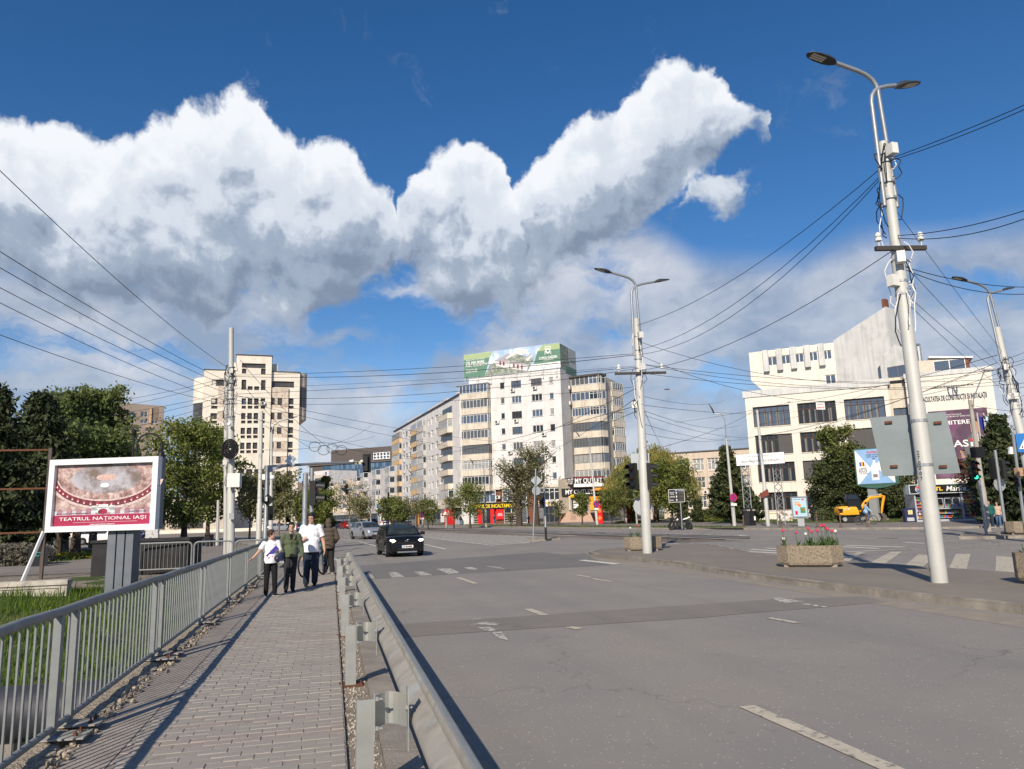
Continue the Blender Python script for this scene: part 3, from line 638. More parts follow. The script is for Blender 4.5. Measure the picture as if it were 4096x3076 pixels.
BALG=mat('grey_balcony_plaster',(.50,.48,.46),.9,var=.15,vs=.7,streak=.3)
ROOFM=mat('roof_felt',(.10,.10,.105),.9,var=.2,vs=1);METG=mat('galvanised',(.36,.38,.39),.5,.6,var=.15,vs=5)
ACW=mat('ac_white',(.66,.65,.61),.6,var=.08,vs=6);BLK=mat('black_plastic',(.012,.012,.013),.5,var=.2,vs=8)
def rg(l):return random.choices(GL,l)[0]
def ac_unit(fac,a,z,parent,d=0.):
    b=MB();fac.box(b,a,a+.8,z,z+.55,d+.12,d+.42);o=b.build('air_conditioner',ACW,parent)
    q=MB();Mx=Matrix.Rotation(fac.rz,3,'Z')@Matrix.Rotation(R(90),3,'X');q.lathe(fac.P(a+.3,z+.28,d+.424),[(.22,0),(.22,.012),(.05,.012)],12,Mx);f=q.build('fan',BLK,o)
    r_=MB();fac.box(r_,a+.1,a+.14,z-.12,z,d,d+.4);fac.box(r_,a+.66,a+.7,z-.12,z,d,d+.4);r_.build('bracket',METG,o)
def loggia(fac,plan,z0,parent,pm_,h=2.75,hp=1.1,top=None,glaze=True,cw=.72,fm=None,gw=(4,3,3,2),slab=True):
    """one balcony: parapet along plan [(s,d)..], glazing above it"""
    pts=[fac.P(a,0,d)for a,d in plan];b=MB()
    for p,q in zip(pts[:-1],pts[1:]):
        t=(q-p).normalized();n=Vector((t.y,-t.x,0));w=.1;z=Vector((0,0,1))
        b.hexa([p+z*z0,q+z*z0,q-n*w+z*z0,p-n*w+z*z0,p+z*(z0+hp),q+z*(z0+hp),q-n*w+z*(z0+hp),p-n*w+z*(z0+hp)])
    if slab:b.poly([Vector((p.x,p.y,z0+.02))for p in pts][::-1]);b.poly([Vector((p.x,p.y,z0+.14))for p in pts])
    o=b.build('balcony',pm_,parent)
    c=MB()
    for p,q in zip(pts[:-1],pts[1:]):
        t=(q-p).normalized();n=Vector((t.y,-t.x,0))*.03;z=Vector((0,0,1));za,zb=z0+hp,z0+hp+.05
        c.hexa([p+n+z*za,q+n+z*za,q-n*4+z*za,p-n*4+z*za,p+n+z*zb,q+n+z*zb,q-n*4+z*zb,p-n*4+z*zb])
    c.build('coping',METG,o)
    if glaze:
        fm=fm or PVC;zt=top or(z0+h-.12)
        for(a,d),(a2,d2)in zip(plan[:-1],plan[1:]):
            p,q=fac.P(a,0,d-.04),fac.P(a2,0,d2-.04);f2=Face(p,q)
            if f2.w<.25:continue
            k=max(1,round(f2.w/cw));gm=rg(gw)
            fr,pn=window_mesh(f2.w,zt-z0-hp-.06,k,random.choice((0,0,.72)),fm,gm,.065)
            w_=put('window',fr,o);w_.matrix_basis=Matrix.Translation(f2.P(0,z0+hp+.05,0))@Matrix.Rotation(f2.rz,4,'Z');g_=bpy.data.objects.new('pane',pn);COL.objects.link(g_);g_.parent=w_
            n_=int(k*random.random()*.7)
            if n_ and f2.w>1.5:
                cb=MB();i0=random.randrange(k)
                for i in range(n_):
                    j=(i0+i)%k;x0=f2.w*j/k+.06;x1=f2.w*(j+1)/k-.06;f2.box(cb,x0,x1,z0+hp+.1,zt-.12,-.03,-.012)
                cb.build('curtain',random.choice((GL[2],GL[1],MATS['white_window_frame'])),o)
    return o
def bldg(name,label,P,cat='building',group=None):return thing(name,label,cat,(P.x,P.y,0),0,group)

# ---- eight-storey corner block
H=27.5
F=Face(G(1875,1515,H),G(2240,1473,H));blk=bldg('apartment_block','tall white corner apartment block with green rooftop billboard and shops below',F.P(8,0))
c5=crop(1550,1350,600);c6b=crop(2050,1350,600);c7b=crop(1750,1780,500)
def rect(fac,c,x0,y0,x1,y1):
    a0,z1=fac.st(*c(x0,y0));a1,z0=fac.st(*c(x1,y1));return a0,a1,z0,z1
zr=F.st(*c6b(350,655))[1];pit=(zr-F.st(*c6b(372,1578))[1])/4
cols=[(F.st(*c5(1660,700))[0],F.st(*c5(1720,700))[0],1.15,1),(F.st(*c5(1823,690))[0],F.st(*c5(1968,690))[0],1.3,3),(F.st(*c6b(272,655))[0],F.st(*c6b(430,655))[0],1.3,3),(F.st(*c6b(535,630))[0],F.st(*c6b(600,630))[0],1.2,1)]
holes=[];wins=[]
for k in range(7):
    for i,(a0,a1,h,n)in enumerate(cols):
        z=zr-k*pit;r_=(a0,a1,z-h/2,z+h/2);holes.append(r_);wins.append((r_,n,i,k))
w=MB();F.wall(w,0,F.w,6.4,H,holes);w.build('wall',CREAMW,blk)
for r_,n,i,k in wins:
    fm=random.choices((PVC,BRWN),(5,2))[0];window(F,*r_,blk,fm,rg((4,4,3,2)),n,0,.13,.08)
    b=MB();F.box(b,r_[0]-.08,r_[1]+.08,r_[2]-.07,r_[2],-.1,.08);b.build('sill',METG,blk)
for i,k,o_ in((1,0,.0),(2,0,.4),(1,2,.5),(1,4,-.9),(2,5,-1),(3,4,-1.2),(1,5,.4),(2,3,1.9),(0,2,-1.1)):
    a0,a1,z0,z1=[q[0]for q in wins if q[2]==i and q[3]==k][0];ac_unit(F,a0+o_,z0-.75,blk)
bk=Vector((.62,.785,0)).normalized()*13
def poly_roof(name,pts,z,parent,m_=ROOFM):b=MB();b.poly([Vector((p[0],p[1],z))for p in pts]);return b.build(name,m_,parent)
A_,B_=F.A,F.B;Cc,Dd=B_+bk,A_+bk
ret=Face(B_,Cc);w=MB();ret.wall(w,0,ret.w,0,H);w.build('wall',CREAMW,blk)
w=MB();Face(Cc,Dd).wall(w,0,F.w,0,H);w.build('wall',CREAMW,blk);w=MB();Face(Dd,A_).wall(w,0,13,0,H);w.build('wall',CREAMW,blk)
poly_roof('roof',(A_,B_,Cc,Dd),H-.05,blk)
b=MB();F.box(b,-.1,F.w+.1,H,H+.16,-.2,.12);b.build('parapet_cap',METG,blk)
# left bay of balconies
sb0=F.st(*c5(1070,860))[0];sb1=F.st(*c5(1120,860))[0];sb2=F.st(*c5(1535,860))[0]
zb=F.st(*c5(1300,925))[1]
for k in range(7):
    loggia(F,[(sb0-.4,-.4),(sb1-.3,1.15),(sb2-.35,1.15),(sb2-.2,0)],zb-k*pit+.05,blk,BALC,pit,1.15,glaze=True,gw=(3,4,3,3),fm=random.choices((PVC,GRYF),(5,1))[0])
w=MB();F.box(w,sb0-.4,sb2-.2,zb+pit-.05,zb+pit+.12,-.2,1.3);w.build('bay_roof',METG,blk)
# right stack of balconies (rounded corner)
tA,tB,tC=Vector((43.0,129.1,0)),Vector((47.2,125.0,0)),Vector((51.1,128.4,0));T1=Face(tA,tB);T2=Face(tB,tC)
zt=T1.st(*c6b(1000,800))[1]
wl=T2.P(T2.w,0,0);tm=T2.st(*c6b(1405,560))[0]
HT=zt+2.9
w=MB();inner=[T1.P(.2,0,-.5),T1.P(T1.w-.1,0,-.9),T2.P(T2.w-.3,0,-.8),Vector((56,136,0)),Vector((48,140,0)),Vector((43,134,0))]
w.prism([(p.x,p.y)for p in inner],0,HT-.1);w.build('wall',BALC,blk)
for k in range(7):
    t1w=T1.w;gm=k in(2,3,4)
    loggia(T1,[(.0,-1.2),(.0,0),(t1w*.62,0),(t1w,-.35)],zt-k*pit,blk,BALC,pit,1.2,fm=GRYF if k in(3,4,5)else PVC,cw=.62 if gm else.85,gw=(2,4,4,4),slab=False)
    loggia(T2,[(-.05,-.28),(1.6,.25),(tm*.75,-.1)],zt-k*pit+.02,blk,BALC,pit,1.2,fm=GRYF if k in(3,4,5)else PVC,cw=.7,gw=(3,4,2,4),slab=False)
    sl_=MB();sl_.prism([(p.x,p.y)for p in(T1.P(-.02,0,-1),T1.P(-.02,0,.02),T1.P(t1w*.62,0,.02),T1.P(t1w,0,-.33),T2.P(1.6,0,.27),T2.P(tm*.75,0,-.1),T2.P(tm*.7,0,-1))],zt-k*pit-.02,zt-k*pit+.1);sl_.build('balcony_floor',BALC,blk)
rf=MB();rp=[T1.P(-.2,0,-2),T1.P(-.2,0,.3),T1.P(t1w*.62,0,.35),T1.P(t1w,0,-.1),T2.P(1.6,0,.5),T2.P(tm*.8,0,0),T2.P(tm*.8,0,-4),T1.P(0,0,-4)]
rf.prism([(p.x,p.y)for p in rp],HT-.15,HT+.15);rf.build('stack_roof',mat('dark_roof_tiles',(.085,.075,.065),.8,var=.3,vs=3),blk)
DE=Face(Vector((51.2,129.2,0)),Vector((54.1,131.0,0)))
for k in range(7):loggia(DE,[(0,-1.0),(0,0),(DE.w,0),(DE.w,-2)],zt-k*pit-.55,blk,BALC,pit,1.2,fm=PVC,cw=.6,gw=(2,4,2,2))
for z in(zt+1.6,zt+1.6-pit):ac_unit(ret,3.6,z-1,blk)
# shop storeys
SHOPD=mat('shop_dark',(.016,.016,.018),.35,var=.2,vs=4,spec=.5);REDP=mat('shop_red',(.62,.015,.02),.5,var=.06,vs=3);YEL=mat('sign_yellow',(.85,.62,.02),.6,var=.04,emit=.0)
BRICKC=mat('brown_cladding',(.17,.07,.045),.8,var=.25,vs=3);STEELG=mat('shutter_grey',(.33,.34,.36),.5,.3,var=.08,vs=8);WHT=mat('sign_white',(.80,.79,.77),.6,var=.04,vs=2)
w=MB();F.wall(w,0,F.w,0,6.4,d=-.35);w.build('shop_wall',BRICKC,blk)
w=MB();F.box(w,-.2,F.w,6.25,6.75,-.3,.18);w.build('cornice',BALC,blk)
for x0,x1,n in((620,1030,4),(1150,1580,5),(1810,2160,4)):
    a0,a1=F.st(*c7b(x0,940))[0],F.st(*c7b(x1,940))[0];window(F,a0,a1,4.0,6.15,blk,PVC,rg((3,3,1,0)),n,.68,.05,.11,0,'shop_window')
ac_unit(F,F.st(*c7b(1050,950))[0],4.6,blk)
s0,s1=F.st(*c7b(380,1100))[0],F.st(*c7b(1440,1080))[0];b=MB();F.box(b,s0,s1,2.85,3.85,.02,.3);sg=b.build('shop_sign',SHOPD,blk)
a0,a1=F.st(*c7b(530,1100))[0],F.st(*c7b(1410,1080))[0];F.text('DEPOZITUL DE INCALTAMINTE',(a0+a1)/2,3.34,a1-a0,.66,YEL,sg,.31,bold=.02)
F.text('DEPOZITUL',s0+1.3,3.62,1.5,.2,YEL,sg,.31);F.text('DE',s0+1.3,3.36,.3,.18,YEL,sg,.31);F.text('INCALTAMINTE',s0+1.3,3.1,1.8,.2,YEL,sg,.31)
def shopbox(x0,x1,z0,z1,d0,d1,m_,n,y=1250):b=MB();F.box(b,F.st(*c7b(x0,y))[0],F.st(*c7b(x1,y))[0],z0,z1,d0,d1);return b.build(n,m_,blk)
shopbox(310,560,.12,2.85,-.2,.05,STEELG,'roller_shutter');shopbox(560,640,.12,2.85,-.2,.04,STEELG,'shop_pillar');shopbox(725,795,.12,2.84,-.1,.2,REDP,'shop_pillar');shopbox(945,1012,.12,2.84,-.1,.2,REDP,'shop_pillar')
for x0,x1,n,gm in((640,725,1,0),(795,945,2,0),(1180,1310,1,0),(1312,1440,1,0),(1480,1590,1,3)):
    a0,a1=F.st(*c7b(x0,1250))[0],F.st(*c7b(x1,1250))[0];window(F,a0,a1,.2,2.82,blk,METG if n==2 else PVC,GL[gm],n,0,.02,.06,0,'shop_window')
pm_=mat('shop_goods',(.22,.17,.15),.8,var=.9,vs=9,col2=(.5,.45,.4),f2=(.55,.6),s2=7)
for x0,x1 in((1190,1300),(1320,1430),(650,720)):
    for z in(.5,.95,1.4,1.85):shopbox(x0,x1,z,z+.22,-.04,.012,pm_,'shelf_goods')
shopbox(1040,1172,.9,2.8,-.1,.05,REDP,'poster');F.text('-50%',F.st(*c7b(1105,1235))[0],1.75,1.1,.5,WHT,blk,.06)
shopbox(1430,1600,2.85,3.95,-.3,.1,mat('fascia_grey',(.36,.38,.42),.6),'fascia')
b=shopbox(1755,2165,2.95,3.95,-.1,.25,WHT,'shop_sign');am=F.st(*c7b(1950,1070))[0];F.text('MERLIN',am,3.45,3.9,.6,mat('merlin_orange',(.85,.50,.03),.6),b,.26,bold=.02)
shopbox(1700,1880,.12,2.9,-.2,.02,GRYF,'door');a0,a1=F.st(*c7b(1885,1250))[0],F.st(*c7b(2160,1250))[0];window(F,a0,a1,.2,2.9,blk,GRYF,GL[0],3,.55,.02,.06,0,'shop_window')
# outlet with stairs to the right
OA,OB=G(2250,2092,.13),G(2430,2089,.13);c9=crop(2200,1780,600)
OF=Face(Vector((39.0,122.4,0)),Vector((46.4,120.5,0)))
def obox(x0,y0,x1,y1,d0,d1,m_,n,par=blk):
    a0,a1,z0,z1=rect(OF,c9,x0,y0,x1,y1);b=MB();OF.box(b,a0,a1,z0,z1,d0,d1);return b.build(n,m_,par),(a0,a1,z0,z1)
b,r_=obox(350,480,785,575,-.1,.25,SHOPD,'canopy_sign');OF.text('MY OUTLET',(r_[0]+r_[1])/2,(r_[2]+r_[3])/2+.05,(r_[1]-r_[0])*.94,.95,WHT,b,.26,bold=.02)
OL=Face(OF.P(r_[0]-2.0,0,-3.6),OF.P(r_[0]-.02,0,.25));b=MB();OL.box(b,0,OL.w,r_[2],r_[3],-.2,0);b=b.build('canopy_sign',SHOPD,blk);OL.text('MY OUTLET',OL.w/2,(r_[2]+r_[3])/2,OL.w*.92,.95,WHT,b,.02,bold=.02)
obox(350,575,790,608,-2.,.3,WHT,'canopy_edge');obox(352,470,790,482,-2.,.3,mat('canopy_red',(.16,.02,.03),.6),'canopy_edge')
b,r2=obox(175,640,640,735,-1.6,-1.3,SHOPD,'shop_sign');OF.text('MY OUTLET',(r2[0]+r2[1])/2+.4,(r2[2]+r2[3])/2,(r2[1]-r2[0])*.9,.8,WHT,b,-1.29,bold=.02)
obox(130,500,960,985,-2.6,-1.7,mat('outlet_wall',(.33,.28,.22),.8,var=.2),'wall');obox(330,740,570,985,-1.7,-1.62,GL[0],'shop_door');obox(352,818,432,930,-1.6,-1.56,WHT,'poster');obox(600,770,660,960,-1.7,-1.5,mat('outlet_orange',(.72,.36,.03),.6),'shop_pillar');obox(280,740,318,960,-1.7,-1.4,BALC,'shop_pillar')
for x in(330,480):
    q=MB();a,z=OF.st(*c9(x,750))
    for i in range(9):q.ball(OF.P(a+random.uniform(-.3,.3),z+random.uniform(-.2,.2),-1.2+random.uniform(-.15,.15)),.17,6,4)
    q.build('balloon',mat('balloon_yellow',(.85,.55,.02),.4),blk)
STEPM=mat('pink_stone_step',(.46,.32,.24),.8,var=.15,vs=4);sa=[OF.st(*c9(x,1060))[0]for x in(90,290,390,650)]
zt_=OF.st(*c9(400,980))[1]
for k in range(9):
    z=zt_-k*(zt_-.13)/9;d0=-1.6+k*.33;b=MB();e=(sa[0]-sa[1])*.0+(k/9)*1.4
    OF.box(b,sa[0]+1.9-e,sa[3]-.6+e*.3,.1,z,d0,d0+.33);b.build('step',STEPM,blk)
    if k<8:b=MB();OF.box(b,sa[1]+.35-e*.3,sa[2]+.1-e*.3,z-.02,z+.012,d0-.01,d0+.34);b.build('stair_runner',SHOPD,blk)
# rooftop billboard
HB=H+.3;zb1=F.st(*c6b(685,70))[1];a0=F.st(*c5(1115,260))[0];a1=F.st(*c6b(690,200))[0]
bb=thing('rooftop_billboard','long green and white residential park billboard on roof of corner block','billboard',F.P(8,H,-.3))
BG=mat('billboard_green',(.11,.22,.16),.6,var=.1,vs=.3);BGL=mat('billboard_light_green',(.34,.43,.23),.6,var=.05);BSK=mat('billboard_sky',(.42,.56,.75),.6,var=.3,vs=.5,col2=(.8,.82,.84),f2=(.5,.62),s2=.5)
BGR=mat('billboard_trees',(.22,.26,.20),.7,var=.6,vs=2.5,col2=(.38,.38,.36),f2=(.5,.6),s2=1.8);BWL=mat('billboard_house',(.62,.60,.60),.6,var=.1);BRF=mat('billboard_roof',(.36,.34,.36),.6)
b=MB();F.box(b,a0,a1,H+.35,zb1,-.5,-.3);pnl=b.build('panel',BSK,bb)
RS=Face(F.P(a1,0,-.3),F.P(a1,0,-.3)+(ret.t*8.5));b=MB();RS.box(b,0,RS.w,H-.4,zb1-.1,-.2,0);sd=b.build('panel',BGR,bb)
q=MB();RS.box(q,4.6,RS.w,H+1.1,zb1-.12,.0,.02);q.build('print',mat('side_print',(.42,.44,.45),.6),sd);RS.text('COPOU GARDEN',6.6,H+2.4,3.,.45,BG,sd,.03)
q=MB();RS.box(q,2.5,RS.w,H-.4,H+1.05,.0,.02);q.build('print',BG,sd)
def bpoly(c,pts,m_,d=-.29,par=pnl):b=MB();b.poly([F.P(*F.st(*c(*p)),d)for p in pts][::-1]if 0 else[F.P(*F.st(*c(*p)),d)for p in pts]);return b.build('print',m_,par)
bpoly(c5,[(1118,605),(1425,565),(1520,205),(1118,255)],BG);bpoly(c5,[(1118,330),(1500,290),(1540,203),(1118,256)],BGL,-.285)
bpoly(c5,[(1425,566),(2055,495),(2150,300),(1900,240),(1650,330),(1500,400)],BGR,-.287)
for pts in([(1560,345),(1640,300),(1790,330),(1780,460),(1590,410)],[(1790,380),(1830,335),(2070,390),(2050,490),(1800,450)],[(1650,300),(1760,230),(1900,210),(1890,240),(1760,310)],[(1915,170),(2065,165),(2060,245),(1915,235)],[(2010,300),(2110,225),(2130,260),(2060,350)]):bpoly(c5,pts,BWL,-.283)
for pts in([(1560,345),(1640,300),(1790,330),(1770,365)],[(1790,380),(1830,335),(2070,390),(2060,410)],[(1650,300),(1760,230),(1800,240),(1720,310)],[(2010,300),(2110,225),(2120,240),(2040,310)]):bpoly(c5,pts,BRF,-.28)
for x,y in((1640,400),(1690,410),(1840,440),(1900,455),(1960,465)):bpoly(c5,[(x,y),(x+26,y+3),(x+26,y-58),(x,y-62)],mat('print_red',(.22,.08,.08),.6),-.279)
bpoly(c6b,[(300,400),(700,345),(690,75),(440,105),(360,200)],BG,-.28);bpoly(c6b,[(365,200),(686,160),(685,78),(430,108)],BGL,-.277);bpoly(c6b,[(215,500),(700,440),(697,345),(270,398)],WHT,-.275)
def btext(c,x,y,txt,wpx,hpx,m_=WHT,**k):a,z=F.st(*c(x,y));kx=abs(F.st(*c(x+50,y))[0]-a)/50;kz=abs(F.st(*c(x,y+50))[1]-z)/50;F.text(txt,a,z,wpx*kx,hpx*kz,m_,pnl,-.262,**k)
btext(c5,1285,322,'Apartamente 1, 2 și 3 camere',280,26);btext(c5,1280,362,'CEL MAI MARE',275,40,bold=.02);btext(c5,1310,405,'PARC REZIDENȚIAL',330,48,bold=.02);btext(c5,1230,470,'2 hectare de',170,30);btext(c5,1230,505,'spațiu verde',170,34)
btext(c6b,515,290,'COPOU GARDEN',270,40,bold=.02);btext(c6b,520,328,'RESIDENCE',150,22);btext(c6b,460,402,'0722 671 672 | 0730 640 035',390,28,BG);btext(c6b,465,437,'www.copougardenresidence.ro',390,24,BG)
for pts in([(467,128),(555,120),(555,128),(467,136)],[(467,128),(474,128),(474,170),(467,170)],[(548,122),(555,122),(555,165),(548,165)],[(467,200),(474,200),(474,250),(467,252)],[(553,195),(560,195),(560,243),(553,245)]):bpoly(c6b,pts,WHT,-.262)
q=MB()
for i in range(16):th=i/16*6.28;a,z=F.st(*c6b(513+28*math.cos(th),195+30*math.sin(th)));q.ball(F.P(a,z,-.262),(.16,.16,.2),5,4)
q.build('emblem',WHT,pnl)
for i in range(8):q=MB();a=a0+.7+i*(a1-a0-1.2)/7;q.tube([F.P(a,H+.5,-.3),F.P(a,H+.1,.5),F.P(a,H-.9,.9)],.035,5);q.box(F.P(a,H-.95,.95),(.25,.2,.12));q.build('spotlight',METG,bb)
q=MB()
for i in range(6):a=a0+.4+i*(a1-a0-.8)/5;q.tube([F.P(a,H-.1,-.55),F.P(a,zb1,-.55)],.06,5);q.tube([F.P(a,H-.1,-2.),F.P(a,zb1-.4,-.55)],.05,5)
q.build('support_frame',METG,bb)

# ---- long wing along the street
HW=24.4;Wg=Face(G(1577,1727,HW),G(1839,1578,HW));wing=bldg('apartment_block','long apartment wing with orange and grey balconies receding beside the corner block',Wg.P(20,0))
p2=(Wg.st(*c5(880,1300))[1]-Wg.st(*c5(890,1530))[1]);p2=2.75
zw=Wg.st(*c5(722,1195))[1]
# windows: (left px, right px) on the top row
wc=[(c5(228,1430)[0],c5(247,1430)[0],1.3,1),(c5(262,1410)[0],c5(292,1410)[0],1.3,1),(c5(313,1390)[0],c5(343,1390)[0],1.3,1),(c5(597,1250)[0],c5(615,1250)[0],1.2,1),(c5(640,1225)[0],c5(670,1225)[0],1.4,2),(c5(705,1195)[0],c5(742,1195)[0],1.4,2),(c5(768,1165)[0],c5(785,1165)[0],1.0,1)]
hl=[];wn_=[]
for k in range(7):
    for u0,u1,h,n in wc:
        a0,a1=Wg.st(u0,1650)[0],Wg.st(u1,1650)[0];z=zw-k*p2;q=(a0,a1,z-h/2,z+h/2);hl.append(q);wn_.append((q,n))
w=MB();Wg.wall(w,0,Wg.w,3.6,HW,hl);w.build('wall',CREAMW,wing)
for q,n in wn_:window(Wg,*q,wing,random.choices((PVC,BRWN),(4,1))[0],rg((4,3,3,2)),n,0,.18,.09)
for k in range(7):
    zf=zw-1.55-k*p2
    for x0,x1,m_,n in((105,207,ORNG,.85),(384,472,ORNG,.9),(474,562,BALG,.9),(806,958,BALC,.8)):
        a0,a1=Wg.st(c5(x0,0)[0],1680)[0],Wg.st(c5(x1,0)[0],1680)[0];near=x0==806
        if near:loggia(Wg,[(a0,-.2),(a0,.9),(a1-.6,.9),(a1,0)],zf,wing,m_,p2,1.1,glaze=k in(1,6),cw=.8)
        else:loggia(Wg,[(a0,0),(a0,.75),(a1,.75),(a1,0)],zf,wing,m_,p2,1.15,glaze=not(x0==384 and k in(2,)),cw=1.2,fm=random.choices((PVC,GRYF,BRWN),(4,2,1))[0])
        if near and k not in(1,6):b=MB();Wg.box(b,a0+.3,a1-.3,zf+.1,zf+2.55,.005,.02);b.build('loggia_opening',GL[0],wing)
for k in range(7):
    for x in(250,345,388):
        if random.random()<.6:a=Wg.st(c5(x,0)[0],1680)[0];ac_unit(Wg,a,zw-1.3-k*p2,wing)
bkw=Wg.n*-12;e0,e1=Wg.P(0,0),Wg.P(Wg.w,0);e2=F.A+bk*.6;w=MB();Face(e0+bkw,e0).wall(w,0,12,0,HW);w.build('wall',CREAMW,wing);w=MB();f_=Face(e1,F.A+F.t*.3);f_.wall(w,0,f_.w,0,HW);w.build('wall',CREAMW,wing);poly_roof('roof',(e0,e1,F.A,e2,e0+bkw),HW-.05,wing)
b=MB();Wg.box(b,-.2,Wg.w,HW,HW+.2,-.3,.3);b.build('eaves',ROOFM,wing)
for x0,x1 in((505,780),(905,1060),(200,380)):b=MB();a0,a1=Wg.st(c5(x0,0)[0],1650)[0],Wg.st(c5(x1,0)[0],1600)[0];Wg.box(b,a0,a1,HW+.2,HW+1.6,-4,-1.5);b.build('roof_shed',CREAMW,wing)
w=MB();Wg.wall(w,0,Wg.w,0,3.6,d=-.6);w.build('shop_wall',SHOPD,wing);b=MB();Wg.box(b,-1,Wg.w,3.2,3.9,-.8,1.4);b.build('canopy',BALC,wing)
for i in range(16):a=1+i*3.6;window(Wg,a,a+3.1,.25,3.1,wing,METG,rg((3,1,0,3)),4,0,.05,.09,-.4,'shop_window')
a0,a1=Wg.st(1758,2060)[0],Wg.st(1812,2060)[0];b=MB();Wg.box(b,Wg.w-8,Wg.w-3.6,.13,3.3,.2,1.2);kb=b.build('cash_machine_booth',REDP,wing);Wg.text('S',Wg.w-5,2.4,.5,.7,WHT,kb,1.21,bold=.02)
b=MB();Wg.box(b,Wg.w-13,Wg.w-8.5,.6,3.3,.3,.6);b.build('poster_case',WHT,wing)
b=MB();Wg.box(b,27,30,.13,3.2,.4,.6);b.build('orange_hoarding',mat('hoarding_orange',(.62,.28,.08),.7),wing)

# ---- grey and orange blocks further along
def small_block(label,u0,v0,u1,v1,H_,cols,wall_m,bal_m,storeys,shops=True):
    f=Face(G(u0,v0,H_),G(u1,v1,H_));o=bldg('apartment_block',label,f.P(f.w/2,0));p_=(H_-4.)/storeys;hs=[];ws=[]
    for i in range(cols):
        ac=(i+.5)*f.w/cols
        for k in range(storeys):
            z0=4.+k*p_
            if i%2==0:loggia(f,[(ac-2.6,0),(ac-2.0,1.2),(ac+2.0,1.2),(ac+2.6,0)],z0+.05,o,bal_m,p_,1.1,glaze=random.random()<.85,cw=.9,fm=PVC)
            else:r_=(ac-.9,ac+.9,z0+.95,z0+2.35);hs.append(r_);ws.append(r_)
    w_=MB();f.wall(w_,0,f.w,3.4,H_,hs);w_.build('wall',wall_m,o)
    for r_ in ws:window(f,*r_,o,PVC,rg((4,3,3,2)),3)
    b_=f.n*-14;p,q=f.P(0,0),f.P(f.w,0);w_=MB();Face(p+b_,p).wall(w_,0,14,0,H_);Face(q,q+b_).wall(w_,0,14,0,H_);Face(q+b_,p+b_).wall(w_,0,f.w,0,H_);f.wall(w_,0,f.w,0,3.4,d=-.5);w_.build('wall',wall_m,o);poly_roof('roof',(p,q,q+b_,p+b_),H_-.03,o)
    b=MB();f.box(b,0,f.w,3.1,3.9,-.6,1.);b.build('canopy',bal_m,o)
    for i in range(int(f.w/4)):window(f,i*4+.4,i*4+3.6,.25,3.,o,METG,rg((4,1,0,3)),3,0,.02,.1,-.42,'shop_window')
    return o,f
small_block('grey four-storey apartment block with bay balconies beyond the long wing',1452,1894,1582,1861,15,5,mat('grey_plaster',(.54,.52,.51),.9,var=.12,vs=.5,streak=.25),BALG,4)
small_block('pale orange apartment block with bay balconies between tower and grey block',1317,1934,1450,1905,14,5,mat('peach_plaster',(.62,.50,.38),.9,var=.1,vs=.5,streak=.15),mat('peach_balcony',(.60,.53,.46),.9,var=.12,streak=.2),4)
small_block('white apartment block with small roof terrace far down the street',1222,1890,1315,1880,22,4,CREAMW,BALC,6)
# ---- glass office
OG=Face(G(1238,1862,27),G(1600,1838,27));off=bldg('office_building','long blue glass office building with dark roof storey behind the apartment blocks',OG.P(25,0))
w=MB();bo=OG.n*-18;p,q=OG.P(0,0),OG.P(OG.w,0);OG.wall(w,0,OG.w,0,27,d=-.2);Face(p+bo,p).wall(w,0,18,0,27);Face(q,q+bo).wall(w,0,18,0,27);w.build('wall',mat('office_dark',(.10,.085,.08),.7,var=.15),off);poly_roof('roof',(p,q,q+bo,p+bo),27,off)
cw_=[mat('curtain_glass_%d'%i,c,.1,var=.1,vs=.3,spec=.8)for i,c in enumerate(((.05,.10,.17),(.08,.15,.24),(.04,.08,.14),(.12,.19,.28)))]
g0=OG.st(1290,1900)[0];nn=44
for r_ in range(7):
    for i in range(nn):
        a0=g0+i*(OG.w-g0)/nn;a1=g0+(i+1)*(OG.w-g0)/nn-.12;b=MB();OG.box(b,a0,a1,24.2-r_*3.2,24.2-r_*3.2+(3.05 if r_ else 2.4),-.18,0);b.build('glass_panel',random.choice(cw_),off)
        if r_>4 and i%3:pass
b=MB();OG.box(b,-.3,OG.w,26.6,27.2,-2,.6);b.build('cornice',mat('office_bronze',(.13,.115,.10),.5,var=.1),off)
a0=OG.st(1308,1830)[0];b=MB();OG.box(b,a0,OG.w,27,33.6,-14,-3);rs=b.build('roof_storey',MATS['office_dark'],off)
for x0,n in((1482,5),(1572,2)):
    a=OG.st(x0,1840)[0]
    for i in range(n):
        b=MB();OG.box(b,a+i*1.75,a+i*1.75+1.7,27.9,31.0,-2.98,-2.2);o=b.build('chiller',WHT,rs);q=MB();q.lathe(OG.P(a+i*1.75+.85,30.2,-2.19),[(.62,0),(.62,.05)],12,Matrix.Rotation(OG.rz,3,'Z')@Matrix.Rotation(R(90),3,'X'));q.lathe(OG.P(a+i*1.75+.85,28.8,-2.19),[(.6,0),(.6,.05)],12,Matrix.Rotation(OG.rz,3,'Z')@Matrix.Rotation(R(90),3,'X'));q.build('fan',mat('fan_blue',(.05,.08,.14),.5),o)
